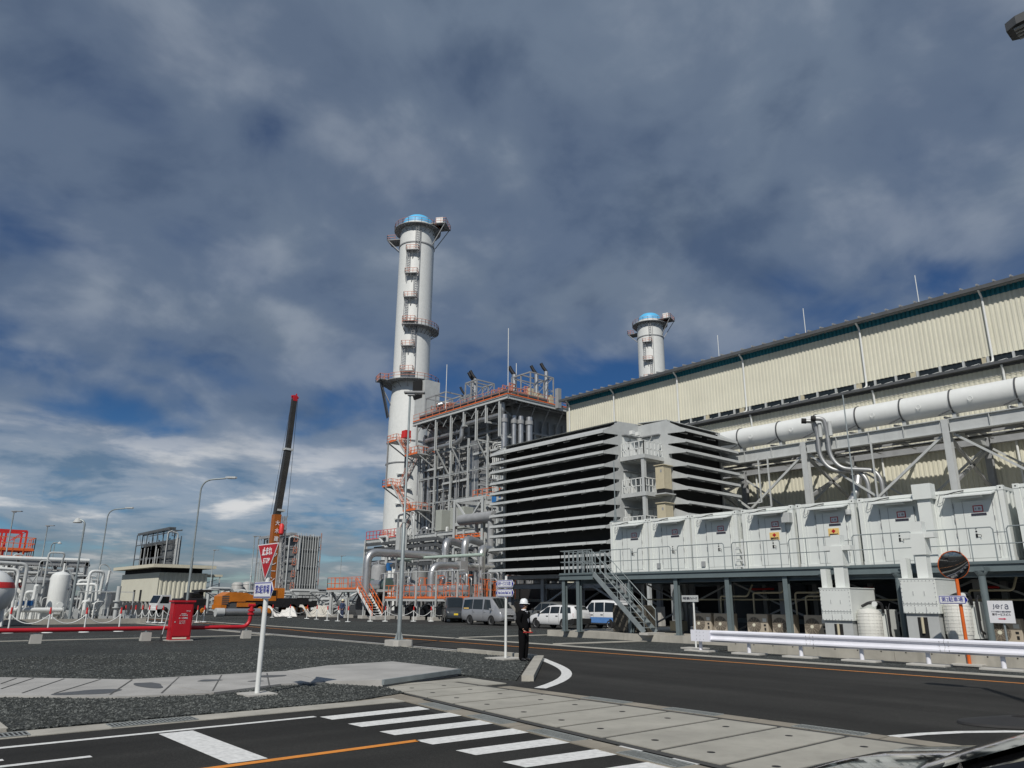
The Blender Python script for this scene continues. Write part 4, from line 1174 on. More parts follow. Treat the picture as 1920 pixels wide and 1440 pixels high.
for y in (54, 57.2, 60.4, 63.6, 66): f.beam((40.8, y, 1.2), (40.8, y, 4.3), .12)
f.tube([(40.8, 53, 4.3), (40.8, 66.6, 4.3)], .05, 6)
f.build('handrail_post', LGREY, t)
MB().tube([(43, 55, 2.7), (43, 65.5, 2.7)], .42, 14).tube([(42.4, 68, 3.3), (42.4, 75, 3.3)], .48, 14).build('pump_casing', SILVER, t)
MB().lathe([(0, 70.9), (.46, 70.9), (.62, 71.1), (.62, 72.1), (0, 72.1)], (42.4, 0, 3.3), 20, 'y').lathe([(0, 67.8), (.64, 67.8), (.64, 68.5), (.48, 68.6), (0, 68.6)], (42.4, 0, 3.3), 20, 'y').build('pump_cover', mat('pump_green', (.09, .14, .13), .5), t)
f = MB()
for k in range(10):
    y = 53.2 + k * 1.35; f.cbox((43 + q.uniform(-.6, 1.2), y, .8), 1.0, q.uniform(.5, 1), q.uniform(.8, 1.4)); f.tube([(42.4, y + .4, .55), (43.6, y + .4, .55)], .45, 12)
f.build('underdeck_machinery', DGREY, t)
f = MB().tube([(41.0, 70.6, 1.2), (43.4, 70.6, 1.2)], 1.15, 20)
f.build('underdeck_tank', DGREY, t)
MB().pipe([(46, 57, 6.0), (46, 72, 6.1), (49, 74, 6.1)], .17, .6, 10).build('green_pipe', mat('pale_green_paint', (.38, .47, .42), .5), t)
f = MB()
for k in range(6): f.tube([(46, 57.5 + k * 2.6, 1.9), (46, 57.5 + k * 2.6, 6.0)], .05, 6)
f.build('pipe_stanchion', MGREY, t)
for k, (px, r0, r1, yy, rad, lab) in enumerate(((710, 1058, 1110, 78, .95, 'round topped grey tank rising behind the orange deck stairs'), (786, 1070, 1105, 72, .95, 'flat topped grey tank behind the middle of the orange deck'))):
    a = pY(px, r0, yy)
    t = thing('deck_tank', lab, 'tank', (a.x, yy, 0))
    MB().lathe([(rad, .3), (rad, a.z - .5), (rad * .9, a.z - .2), (rad * .6, a.z - .04), (0, a.z)] if k == 0 else [(rad, .3), (rad, a.z), (0, a.z)], (a.x, yy, 0), 28).build('shell', MGREY if k == 0 else mat('shell_grey', (.36, .37, .37), .4, metal=.3), t)
    MB().pipe([(a.x - rad - .15, yy, 1), (a.x - rad - .15, yy, a.z), (a.x, yy, a.z + .3), (a.x, yy, a.z - .1)], .1, .4, 8).build('side_pipe', SILVER, t)
    MB().cyl((a.x, yy, a.z - .05), .2, .5, 12).build('nozzle', SILVER, t)
# ------------------------------------------------------------------ concrete plinth and low wall on the right
o = MB()
y = 29.3
while y > -14:
    y2 = max(-14, y - 2.4); o.box(28.0, 28.25, y2 + .012, y, 0, .32); y = y2
o.box(28.26, 64, -14, 29.28, 0, .3)
tag(o.build('concrete_plinth', CONC), 'long low stained concrete plinth under the platform columns', 'plinth')
o = MB()
y = 16.75
while y > -14:
    y2 = max(-14, y - 3.0); o.box(25.2, 25.42, y2 + .012, y, 0, .42); y = y2
tie = MB()
for k in range(40): tie.tube([(25.195, 16.4 - k * .75, .27), (25.205, 16.4 - k * .75, .27)], .022, 8)
w2 = o.build('low_wall', CONC)
tag(w2, 'low concrete wall with form holes just behind the white guardrail', 'low wall')
tie.build('form_hole', BLACK, w2)
MB().box(25.43, 27.99, -14, 16.7, .004, .02).build('trench_floor', DGREY, kind='structure')

# ------------------------------------------------------------------ guardrail
t = thing('guardrail', 'white corrugated steel guardrail along the far road edge', 'guardrail', (24, 8, 0))
prof = [(0, .375), (-.02, .40), (-.075, .43), (-.075, .475), (-.015, .53), (-.005, .57), (-.015, .61), (-.075, .665), (-.075, .71), (-.02, .74), (0, .765)]
def wbeam(y0, y1):
    m = MB(); n = len(prof)
    vs = [(23.86 + x, y, z) for y in (y0, y1) for x, z in prof] + [(23.865 + x, y, z) for y in (y0, y1) for x, z in prof]
    m.add(vs, [(i, i + 1, n + i + 1, n + i) for i in range(n - 1)] + [(2 * n + i, 3 * n + i, 3 * n + i + 1, 2 * n + i + 1) for i in range(n - 1)])
    return m
GR = mat('guardrail_white', (.74, .75, .82), .4, var=.06, streak=.08)
yb = 16.75
while yb > -8:
    wbeam(yb - 4.0 + .01, yb).build('rail_beam', GR, t); yb -= 4.0
e = MB().box(23.74, 23.86, 16.5, 17.3, .375, .765)
e.build('end_plate', GR, t)
bo = MB()
for yb in (16.75, 12.75, 8.75, 4.75):
    for dy in (-.12, .12):
        for z in (.44, .47, .57, .67, .70): bo.tube([(23.775, yb + dy, z), (23.79, yb + dy, z)], .012, 6)
for dy in (.15, .3, .45):
    for z in (.45, .57, .69): bo.tube([(23.73, 16.6 + dy, z), (23.745, 16.6 + dy, z)], .012, 6)
bo.build('rail_bolt', MGREY, t)
for k, y in enumerate((17.08, 15.1, 13.2, 11.22, 9.3, 7.4, 5.4, 3.4, 1.4)):
    MB().tube([(24.0, y, .05), (24.0, y, .72)], .062, 14).build('post', GR, t)
    MB().rbox((24.0, y, .035), .62, 1.05, .07, .015).build('post_pad', CONC2, t)

# ------------------------------------------------------------------ platform under the containers, with stairs
t = thing('container_platform', 'blue-grey steel platform with railings carrying the row of white containers', 'platform', (29, 15, 0))
PZ = 3.1
MB().box(28.62, 29.62, -8, 28.1, PZ - .06, PZ).box(27.72, 28.6, 25.8, 28.1, PZ - .06, PZ).build('walkway', BLUEGREY, t)
MB().box(29.65, 36.5, -8, 26.5, PZ - .1, PZ - .03).build('floor_plate', BLUEGREY, t)
b = MB().hb((28.68, -8, PZ - .2), (28.68, 25.75, PZ - .2), .27, .14, .03).hb((27.75, 25.8, PZ - .2), (27.75, 28.1, PZ - .2), .27, .14, .03)
b.hb((28.9, -8, PZ - .36), (28.9, 28, PZ - .36), .3, .2, .03).hb((36.3, -8, PZ - .36), (36.3, 26, PZ - .36), .3, .2, .03)
for k in range(24): b.beam((29.0, -6 + k * 1.42, PZ - .3), (36.2, -6 + k * 1.42, PZ - .3), .12, .25)
b.build('edge_beam', BLUEGREY, t)
for x, y in ((27.85, 27.85), (27.85, 26.85), (28.85, 24.4), (28.8, 21.6), (28.8, 18.9), (28.8, 16.2), (28.85, 6.2)):
    MB().hb((x, y, .32), (x, y, PZ - .33), .2, .2, .03, (1, 0, 0)).box(x - .16, x + .16, y - .16, y + .16, .3, .33).build('column', BLUEGREY, t)
for y in (14.28, 11.56, 8.91):
    MB().tube([(28.2, y, .3), (28.2, y, PZ - .42)], .11, 16).lathe([(.11, PZ - .5), (.2, PZ - .36), (.2, PZ - .33)], (28.2, y, 0), 12).build('round_column', BLUEGREY, t)
    MB().beam((28.0, y, PZ - .27), (28.6, y, PZ - .27), .3, .12).build('corbel', BLUEGREY, t)
for x in (31.6, 34.6):
    for k in range(12):
        MB().hb((x, 25.8 - k * 2.6, .3), (x, 25.8 - k * 2.6, PZ - .5), .22, .22, .03, (1, 0, 0)).build('column', MGREY, t)
b = MB()
for k in range(5):
    y = 25.6 - k * 5.2; b.beam((31.6, y, .5), (31.6, y - 5, 2.6), .07).beam((31.6, y, 2.6), (31.6, y - 5, .5), .07)
b.build('under_brace', MGREY, t)
b = MB(); seg = [26.4, 23.95, 21.6, 18.75, 16.1, 13.5, 10.95, 8.35, 5.9, 3.4]
for i in range(len(seg) - 1):
    a, c = seg[i] - .25, seg[i + 1] + .15
    pts = [(28.66, a, PZ), (28.66, a, PZ + 1.02), (28.66, a - .06, PZ + 1.1), (28.66, c + .06, PZ + 1.1), (28.66, c, PZ + 1.02), (28.66, c, PZ)]
    b.tube(pts, .022, 6)
    b.tube([(28.66, a, PZ + .55), (28.66, c, PZ + .55)], .018, 6)
    for f in (.33, .67): b.tube([(28.66, a + (c - a) * f, PZ), (28.66, a + (c - a) * f, PZ + 1.1)], .018, 6)
    for z in (.55, .92): b.tube([(28.66, c, PZ + z), (28.66, seg[i + 1] - .25, PZ + z)], .015, 6)
b.build('railing', GALV, t)
b = MB().rail([(27.76, 25.85, PZ), (27.76, 28.05, PZ), (29.6, 28.05, PZ), (29.6, 26.6, PZ)], 1.1, .33, .02).rail([(28.62, 26.8, PZ), (28.62, 27.6, PZ)], 1.1, .4, .02)
b.build('railing', GALV, t)
s_ = MB().stair((27.78, 25.8, PZ - .05), (27.78, 22.75, .4), (1, 0, 0), .85, .22)
st_ = s_.build('stair', GALV, t)
b = MB()
for x in (27.78, 28.63):
    a, c = V((x, 25.8, PZ)), V((x, 22.75, .4))
    for z in (.5, 1.0): b.tube([a + V((0, 0, z)), c + V((0, 0, z))], .02, 6)
    for k in range(5):
        p = a.lerp(c, k / 4); b.tube([p, p + V((0, 0, 1.0))], .018, 6)
b.build('stair_railing', GALV, st_)
MB().box(27.6, 28.8, 22.4, 22.9, .3, .4).build('stair_footing', CONC2, t)

# ------------------------------------------------------------------ white containers
def container(kind):
    t = thing('battery_container', 'white container', 'container', (0, 0, 0), 'row of white containers on the steel platform')
    W, H, D = 2.44, 2.58, 6.0
    f = MB()
    for y in (-1.22, 1.22 - .16):
        for x in (0, D - .16): f.box(x, x + .16, y, y + .16, .17, H - .17)
    f.box(.02, .14, -1.06, 1.06, H - .14, H - .02).box(.02, .14, -1.06, 1.06, .02, .14)
    for y in (-1.2, 1.06): f.box(.17, D - .17, y, y + .12, H - .14, H - .02).box(.17, D - .17, y, y + .12, .02, .16)
    f.build('frame', WHITE2, t)
    c = MB()
    for y in (-1.235, 1.235 - .18):
        for z in (0, H - .165): c.box(-.012, .17, y, y + .18, z, z + .165)
    cc = c.build('corner_casting', WHITE2, t)
    h = MB()
    for y in (-1.145, 1.145): h.tube([(-.016, y, H - .08), (-.0, y, H - .08)], .028, 10)
    h.build('casting_hole', BLACK, cc)
    MB().box(.05, .09, -1.06, 1.06, .14, H - .14).build('front_panel', WHITE2, t)
    s = MB()
    for y0 in (1.06, -1.18):
        pass
    for sgn in (-1, 1):
        pts = []; x = .17
        while x < D - .2: pts += [(x, 0), (x + .07, .035), (x + .2, .035), (x + .27, 0)]; x += .4
        n = len(pts)
        s.add([(px, sgn * (1.2 - .04 + d), z) for z in (.16, H - .14) for px, d in pts], [(i, i + 1, n + i + 1, n + i) for i in range(n - 1)])
    s.box(.1, D - .1, -1.1, 1.1, H - .1, H - .06)
    s.build('side_panel', WHITE2, t)
    r = MB()
    for y in (.98, .86, .5, -.93): r.box(.034, .049, y - .03, y + .03, .14, H - .14)
    r.build('front_rib', WHITE2, t)
    d = MB().box(.01, .049, -.82, .42, .15, 2.12)
    dd = d.build('door', WHITE2, t)
    q = MB()
    for y in (.42, .12, -.82): q.box(.004, .0095, y - .007, y + .007, .15, 2.12)
    for z in (.4, .9, 1.4, 1.9):
        for y in (.43, -.83): q.box(-.005, .0095, y - .015, y + .015, z, z + .16)
    q.build('door_seam', MGREY, dd)
    q = MB().lathe([(.03, 0), (.05, .02), (.05, .05)], (0, 0, 0), 8)
    q = MB().box(-.015, .009, -.22, -.16, .85, .98).tube([(-.02, -.2, .95), (-.06, -.2, .95), (-.06, -.34, .93), (-.05, -.34, .86)], .012, 6).tube([(-.01, -.19, 1.06), (.009, -.19, 1.06)], .03, 8).tube([(-.01, -.19, 1.16), (.009, -.19, 1.16)], .022, 8)
    q.build('handle', BLACKP, dd)
    MB().prism([(.049, -.98, 2.42), (-.46, -.98, 2.29), (-.46, -.98, 2.25), (.049, -.98, 2.38)], (0, 1.58, 0)).build('door_awning', WHITE2, t)
    MB().box(-.3, -.12, -.6, .1, 2.2, 2.27).build('awning_lamp', WHITE, t)
    MB().tube([(-.01, .8, 2.45), (-.05, .84, 2.3), (-.06, .9, 2.17), (-.04, .82, 2.1), (-.03, .72, 2.18), (-.03, .68, 2.35)], .012, 6).build('cable_loop', MGREY, t)
    MB().tube([(-.02, .65, 2.4), (-.07, .3, 2.46), (-.02, .0, 2.5)], .02, 6).build('cable', BLACKP, t)
    p = MB().box(-.005, .0095, -.52, -.2, 1.72, 1.95).build('sign_plate', SIGNWHITE, t)
    q = MB()
    q.box(-.012, -.0055, -.52, -.2, 1.92, 1.95).box(-.012, -.0055, -.52, -.2, 1.72, 1.75).box(-.012, -.0055, -.52, -.49, 1.75, 1.92).box(-.012, -.0055, -.23, -.2, 1.75, 1.92)
    q.build('red_border', SIGNRED, p)
    text(kind[0], .1, INK, p, (-.008, -.36, 1.83), (0, -1, 0), (0, 0, 1), .16)
    MB().box(-.008, .0095, -.6, -.12, 1.6, 1.68).build('sign_bar', INK, t)
    if kind[1]:
        y = MB().box(-.006, .0095, -.48, -.04, 1.16, 1.5) if False else MB().box(-.006, .0095, -.5, -.06, 1.18, 1.5)
        y = y.build('warning_sign', SIGNYEL, t)
        MB().prism([(-.012, -.28, 1.47), (-.012, -.19, 1.39), (-.012, -.28, 1.3), (-.012, -.37, 1.39)], (.005, 0, 0)).build('red_diamond', SIGNRED, y)
        text('蓄電池設備', .09, INK, y, (-.009, -.28, 1.235), (0, -1, 0), (0, 0, 1), .36, bold=.006)
    if kind[2] == 'vent': MB().box(-.03, .049, .6, .78, .18, .42).build('vent_cover', MGREY, t)
    if kind[2] == 'box': MB().rbox((-.15, -1.0, 2.05), .32, .36, .42, .02).build('junction_box', LGREY, t)
    if kind[2] == 'lamp': MB().lathe([(.11, 1.98), (.12, 2.1), (.1, 2.18), (0, 2.2)], (-.09, -1.0, 0), 14).box(-.1, .04, -1.05, -.95, 2.1, 2.16).build('wall_lamp', LGREY, t)
    return t
CN = [(25.05, ('1 B', 0, ''), 'white container at the left end of the row, beside the platform stairs'),
      (22.55, ('1 B', 0, 'vent'), 'white container second from the platform stairs, small vent by the floor'),
      (20.0, ('1 B', 0, 'vent'), 'white container third from the platform stairs, left of the ladder, plain door'),
      (17.3, ('1 B', 1, 'box'), 'white container with yellow warning sign and grey junction box, fourth from the stairs'),
      (14.7, ('1 B', 1, 'lamp'), 'white container with yellow warning sign and round wall lamp, fifth from the stairs'),
      (12.1, ('1 B', 0, ''), 'white container left of the tall white duct, plain door without yellow sign'),
      (9.5, ('1 B', 0, ''), 'largest looking white container, right of the tall white duct'),
      (6.75, ('1 B', 0, ''), 'white container cut off by the right edge of the photo')]
for y, kd, lab in CN: place(container(kd), (29.66, y, PZ + .01), 0, lab)
t = thing('wall_ladder', 'short white ladder hanging between the third and fourth containers', 'ladder', (29.4, 18.65, 3))
MB().ladder((29.45, 18.85, PZ), (29.45, 18.85, PZ + 1.3), (0, -1, 0), .38, .03, .25).build('ladder_frame', WHITE, t)
# masts and braces on container tops
for x, y, h, lab in ((29.9, 26.1, 3.2, 'thin grey mast on the left end of the container row'), (31, 14.0, 4.6, 'thin pale mast standing on the containers before the silver vent pipes')):
    t = thing('thin_mast', lab, 'mast', (x, y, 5.7))
    MB().tube([(x, y, 5.72), (x, y, 5.72 + h)], .028, 8).build('mast_pole', GALV, t)
    MB().box(x - .18, x + .18, y - .18, y + .18, 5.7, 5.76).tube([(x - .12, y, 5.75), (x, y, 6.6)], .02, 6).tube([(x + .12, y, 5.75), (x, y, 6.6)], .02, 6).build('mast_foot', GALV, t)

# ------------------------------------------------------------------ air conditioning units below
def acunit():
    t = thing('ac_unit', 'tan unit', 'air conditioner', (0, 0, 0), 'tan outdoor air conditioners under the platform')
    MB().rbox((.18, 0, .45), .36, 1.0, .86, .02).build('casing', ACTAN, t)
    MB().lathe([(.0, -.008), (.30, -.008), (.33, .0), (.33, .03)], (-.001, .16, .42), 28, 'x').build('fan_recess', mat('fan_dark', (.10, .085, .07), .6), t)
    gm = MB()
    for r in (.06, .11, .16, .21, .26, .31):
        gm.tube([(-.014, .16 + r * math.cos(a * math.pi / 9), .42 + r * math.sin(a * math.pi / 9)) for a in range(19)], .005, 4, False)
    for k in range(12): gm.beam((-.014, .16, .42), (-.014, .16 + .32 * math.cos(k * .524), .42 + .32 * math.sin(k * .524)), .008)
    gm.build('fan_guard', ACTAN, t)
    MB().lathe([(0, -.03), (.07, -.03), (.07, 0)], (-.005, .16, .42), 14, 'x').build('fan_hub', CREAM, t)
    MB().box(-.008, .001, -.44, -.26, .56, .7).build('label_plate', WHITE, t)
    MB().box(-.008, .001, -.4, -.32, .2, .32).build('pipe_port', BLACKP, t)
    MB().box(-.008, .001, -.4, -.3, .38, .46).build('pipe_port', BLACKP, t)
    MB().box(.02, .34, -.45, -.35, 0, .04).box(.02, .34, .35, .45, 0, .04).build('foot', DGREY, t)
    return t
ac0 = acunit()
for k, (y, lab) in enumerate(((21.35, 'tan air conditioner behind the small white nameplate post'), (20.2, 'tan air conditioner second from the left under the platform'),
                (18.5, 'tan air conditioner third from the left, right of a beige pipe'), (17.3, 'tan air conditioner fourth from the left, beside a platform column'),
                (15.85, 'tan air conditioner left of the first white pump box'), (9.1, 'tan air conditioner half hidden behind the white company sign'))):
    o = ac0 if k == 0 else dup(ac0)
    place(o, (30.2, y, .38), 0, lab)
t = thing('beige_conduit', 'beige conduit pipes rising and bending behind the air conditioners', 'conduit', (30.8, 18, .3))
for y, z in ((20.6, 2.0), (18.9, 2.15), (16.9, 2.15), (16.45, 2.0), (10.2, 2.2)):
    MB().pipe([(30.7, y, .32), (30.7, y, z), (30.7, y - 1.4, z), (31.0, y - 1.5, z + .5)], .04, .12, 8).build('pipe', BEIGE, t)
MB().tube([(31.2, 26, 1.85), (31.2, -4, 1.9)], .035, 8).build('pipe', BEIGE, t)
t = thing('red_sprinkler_pipe', 'short red pipes glimpsed in the dark below the containers', 'pipe', (33, 17, 2.4))
MB().tube([(33, 20.5, 2.35), (33, 19.2, 2.35)], .05, 8).tube([(33, 15, 2.35), (33, 14.6, 2.35)], .05, 8).tube([(33, 10.4, 2.35), (33, 9.9, 2.35)], .05, 8).build('pipe', REDBRIGHT, t)
t = thing('shade_box_row', 'dark boxes added to stand in for deep shade under the container platform, with skid beams', 'equipment', (38, 12, .3))  # near-black boxes added so the depth under the platform reads as shade
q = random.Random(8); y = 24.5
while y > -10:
    w = q.uniform(1.6, 3.0); MB().box(37.2 + q.uniform(0, .5), 39, y - w, y, .3, q.uniform(2.6, 4.8)).build('shade_box', mat('shade_dark', (.03, .032, .034), .6, var=.3), t); y -= w + .1
for k in range(5): MB().box(52.3, 53.0, 24.2 + k * 1.9, 26 + k * 1.9, 0, 5.0).build('shade_box', MATS['shade_dark'], t)  # more added dark boxes, blackening the sunlit gap towards the intake house
b = MB()
for k in range(7): b.beam((33.5, 24 - k * 4, .9), (33.5, 20.4 - k * 4, .9), .3, .2)
b.build('skid_beam', BLUEGREY, t)
t = thing('valve_stack', 'stained white upright pump with beige block under the platform, right of the stairs', 'pump', (31.0, 24.2, .3))
MB().lathe([(.25, .9), (.28, 1.2), (.22, 1.6), (.26, 2.1), (.12, 2.5), (.12, 2.7)], (31.2, 23.4, 0), 16).build('body', WHITE2, t)
MB().box(30.9, 31.5, 23.1, 23.7, .4, .85).build('base_block', BEIGE, t)
for y, lab in ((25.3, 'dark stone-patterned box behind the platform stairs'), (24.2, 'second dark stone-patterned box, right of its twin')):
    t = thing('covered_crate', lab, 'box', (29.4, y, .3), 'dark boxes behind the stairs')
    MB().rbox((29.5, y, .95), .8, .98, 1.25, .03).build('cover', mat('dark_mottled', (.075, .068, .055), .7, var=.8, scale=5), t)

# ------------------------------------------------------------------ white pump boxes with ducts
def pumpbox():
    t = thing('pump_box', 'white', 'equipment box', (0, 0, 0), 'white boxed pump units with ducts')
    MB().box(0, 1.9, -.62, .5, 1.12, 2.2).build('upper_casing', WHITE2, t)
    MB().box(-.02, 1.92, -.64, .52, 2.205, 2.24).build('top_lid', WHITE2, t)
    p = MB().box(-.03, -.002, -.6, .48, 1.42, 2.18).box(-.03, -.002, -.6, .48, 1.12, 1.4)
    pp = p.build('bolted_panel', WHITE2, t)
    b = MB()
    for k in range(10):
        y = -.57 + k * .113
        for z in (1.15, 1.37, 1.45, 2.15): b.tube([(-.045, y, z), (-.03, y, z)], .014, 6)
    for k in range(5):
        for y in (-.58, .46): b.tube([(-.045, y, 1.5 + k * .14), (-.03, y, 1.5 + k * .14)], .014, 6)
    b.build('panel_bolt', MGREY, pp)
    h = MB()
    for y in (-.25, .1):
        for z in (1.2, 1.7): h.box(-.05, -.03, y - .012, y + .012, z, z + .12)
    h.build('panel_handle', LGREY, pp)
    MB().lathe([(.36, .35), (.40, .6), (.40, 1.3), (.34, 1.48), (0, 1.55)], (.45, -.98, 0), 22).build('quilted_tank', mat('quilted_white', (.66, .66, .62), .7, var=.12, bump=.6, bscale=10), t)
    q = MB()
    for k in range(9):
        z = .5 + k * .11; q.tube([(.45 + .405 * math.cos(a * .349), -.98 + .405 * math.sin(a * .349), z) for a in range(19)], .006, 4, False)
    for k in range(16): q.tube([(.45 + .404 * math.cos(k * .3927), -.98 + .404 * math.sin(k * .3927), .5), (.45 + .404 * math.cos(k * .3927), -.98 + .404 * math.sin(k * .3927), 1.35)], .006, 4)
    q.build('quilt_strap', MATS['quilted_white'], t)
    MB().box(.95, 1.9, -1.35, -.63, .35, 1.5).build('side_casing', WHITE2, t)
    q = MB().pipe([(.9, -1.3, 1.4), (.8, -1.3, 1.75), (.6, -1.0, 1.75), (.6, -.7, 1.6)], .05, .15, 8).pipe([(1.0, -1.4, 1.5), (1.0, -1.42, .6), (1.3, -1.42, .5)], .035, .1, 8)
    q.pipe([(.7, -1.5, 1.62), (.7, -1.52, .8), (.9, -1.5, .4)], .02, .1, 6).pipe([(1.2, -1.42, 1.7), (.95, -1.46, 1.55), (.95, -1.46, .9)], .018, .1, 6)
    q.build('thin_pipe', BLACKP, t)
    q = MB().lathe([(.0, -.03), (.09, -.03), (.09, .03), (0, .03)], (.5, -1.2, 1.68), 16, 'x').cbox((.8, -1.0, 1.72), .25, .2, .12)
    q.build('gauge', WHITE, t)
    MB().box(.95, .96, -1.1, -.95, 1.0, 1.25).cbox((.94, -1.05, 1.1), .04, .12, .22).build('switch', BLACKP, t)
    MB().box(.05, 1.85, -.55, .45, .3, 1.12).build('lower_body', LGREY, t)
    MB().box(.03, .049, -.2, .1, .35, 1.0).build('body_recess', BLACK, t)
    MB().tube([(.0, -.05, .5), (.0, -.05, 1.0)], .045, 10).build('pipe_stub', BEIGE, t)
    MB().box(0, 1.95, -1.4, .5, .005, .3).build('skid', DGREY, t)
    d = MB().box(.25, .6, -.35, -.0, 2.24, 4.1).box(.2, .65, -.4, .05, 3.0, 3.7).box(.22, .62, .3, .5, 2.24, 2.9)
    d.box(.22, .62, -.7, .35, 3.55, 3.72)
    d.build('duct', WHITE2, t)
    return t
pb = pumpbox()
place(pb, (26.9, 13.35, .02), 0, 'white bolted pump box with duct, left of its twin below the containers')
o = dup(pb)
place(o, (26.9, 10.5, .3), 0, 'white bolted pump box behind the orange mirror pole')
t = thing('tall_duct', 'tall white square duct rising over the containers behind the traffic mirror', 'duct', (28.5, 10.7, 3))
MB().box(29.35, 29.62, 10.55, 11.0, 3.1, 5.75).box(29.25, 29.7, 10.45, 11.1, 5.4, 5.95).build('duct_shaft', WHITE2, t)

# ------------------------------------------------------------------ signs
def arrow_sign(parent, at, w, h, body, left=False, right=True, tsize=.13):
    # plate facing -X, arrow ends; at = centre
    x, y, z = at; q = h * .32
    def outline(k, dx):
        hh = h / 2 - k; w2 = w / 2 - k
        pts = []
        if left: pts += [(x + dx, y + w2 - q, z - hh), ]
        else: pts += [(x + dx, y + w2, z - hh)]
        if right: pts += [(x + dx, y - w2 + q, z - hh), (x + dx, y - w2, z), (x + dx, y - w2 + q, z + hh)]
        else: pts += [(x + dx, y - w2, z - hh), (x + dx, y - w2, z + hh)]
        if left: pts += [(x + dx, y + w2 - q, z + hh), (x + dx, y + w2, z)]
        else: pts += [(x + dx, y + w2, z + hh)]
        return pts
    p = MB().prism(outline(0, 0), (.012, 0, 0)).build('sign_plate', SIGNWHITE, parent)
    MB().prism(outline(.012, -.004), (.003, 0, 0)).build('blue_border', SIGNBLUE, p)
    iw0 = y + w / 2 - (.09 if left else .03); iw1 = y - w / 2 + (.09 if right else .03)
    MB().box(x - .009, x - .005, iw1, iw0, z - h / 2 + .03, z + h / 2 - .03).build('white_field', SIGNWHITE, p)
    text(body, tsize, SIGNBLUE, p, (x - .011, (iw0 + iw1) / 2, z), (0, -1, 0), (0, 0, 1), (iw0 - iw1) * .86, bold=0)
    return p
def base_plate(parent, x, y, w=.6, m=CONC2):
    MB().slab([(x - w / 2, y - w / 2), (x + w / 2, y - w / 2), (x + w / 2, y + w / 2), (x - w / 2, y + w / 2)], .02, .06).build('base_plate', m, parent)
x, y = 6.17, 14.16
t = thing('stop_sign', 'red triangular stop sign above a blue parking arrow on a white pole', 'stop sign', (x, y, 0))
MB().tube([(x, y, .05), (x, y, 2.55)], .045, 16).build('pole', WHITE, t); base_plate(t, x, y, .55)
tri = [(x - .06, y + .48, 2.74), (x - .06, y - .48, 2.74), (x - .06, y, 2.06)]
def shrink(p, k):
    c = sum((V(a) for a in p), V((0, 0, 0))) / 3; return [c + (V(a) - c) * k for a in p]
p = MB().prism(tri, (.012, 0, 0)).build('triangle_plate', SIGNWHITE, t)
MB().prism([a - V((.004, 0, 0)) for a in shrink(tri, .92)], (.003, 0, 0)).build('red_field', SIGNRED, p)
text('止まれ', .165, SIGNWHITE, p, (x - .067, y, 2.585), (0, -1, 0), (0, 0, 1), .44, bold=.004)
text('STOP', .14, SIGNWHITE, p, (x - .067, y, 2.415), (0, -1, 0), (0, 0, 1), .29, bold=.001)
arrow_sign(t, (x - .06, y + .02, 1.88), .86, .30, '第2駐車場', tsize=.17)
x, y = 15.75, 18.33
t = thing('direction_sign', 'white pole with two stacked blue double-arrow signs beside the standing man', 'direction sign', (x, y, 0))
MB().tube([(x, y, .05), (x, y, 2.47)], .04, 14).build('pole', WHITE, t); base_plate(t, x, y, .9)
arrow_sign(t, (x - .06, y, 2.23), .86, .23, '新サービスビル第2', True, True, .13)
arrow_sign(t, (x - .06, y, 1.96), .86, .23, 'New Service Build. 2nd', True, True, .12)
t = thing('traffic_mirror', 'round convex traffic mirror on an orange pole with a blue parking arrow', 'traffic mirror', (25.1, 8.6, 0))
MB().tube([(25.12, 8.62, .0), (25.12, 8.62, 2.75)], .05, 14).build('pole', mat('mirror_pole_orange', (.66, .13, .02), .4), t)
MB().rbox((25.1, 8.62, .03), .5, .8, .06, .01).build('post_pad', CONC2, t)
mn = V((-.86, -.5, -.26)).normalized(); mx = V((0, 0, 1)).cross(mn).normalized(); mu = mn.cross(mx); mc = V((24.98, 8.6, 2.83))
def dome(r, h, m, name, back=0):
    b = MB(); vs = []; fs = []; n = 32; rings = 6
    for i in range(rings + 1):
        a = i / rings
        for k in range(n):
            an = 2 * math.pi * k / n
            vs.append(mc + mn * (h * (1 - a * a) + back) + (mx * math.cos(an) + mu * math.sin(an)) * (r * a))
    for i in range(rings):
        for k in range(n): fs.append((i * n + k, i * n + (k + 1) % n, (i + 1) * n + (k + 1) % n, (i + 1) * n + k))
    return b.add(vs, fs, True).build(name, m, t)
dome(.40, .07, mat('mirror_dark', (.30, .31, .32), .04, metal=1.0, var=.02), 'mirror_face', .02)
MB().tube([mc + (mx * math.cos(a * .19635) + mu * math.sin(a * .19635)) * .405 for a in range(33)], .018, 8, False).build('mirror_rim', MATS['mirror_pole_orange'], t)
MB().tube([mc - mn * .05, mc - mn * .0], .39, 24).build('mirror_back', MATS['mirror_pole_orange'], t)
vz = MB()
for k in range(5, 12):
    a, b2 = k * .19635, (k + 1) * .19635
    d0, d1 = mx * math.cos(a) + mu * math.sin(a), mx * math.cos(b2) + mu * math.sin(b2)
    vz.prism([mc + d0 * .425, mc + d1 * .425, mc + d1 * .44 + mn * .12, mc + d0 * .44 + mn * .12], (d0 + d1) * .004)
vz.build('mirror_visor', MATS['mirror_pole_orange'], t)
arrow_sign(t, (25.02, 8.76, 1.84), .80, .24, '第2駐車場', tsize=.15)
t = thing('company_sign', 'white square company sign with a red arrow behind the guardrail', 'sign', (25.55, 7.7, 0))
MB().tube([(25.58, 7.7, 0), (25.58, 7.7, 1.75)], .03, 10).build('pole', GALV, t)
p = MB().box(25.5, 25.52, 7.38, 8.03, 1.2, 1.82).build('sign_board', SIGNWHITE, t)
JG = mat('sign_grey', (.10, .11, .16), .5)
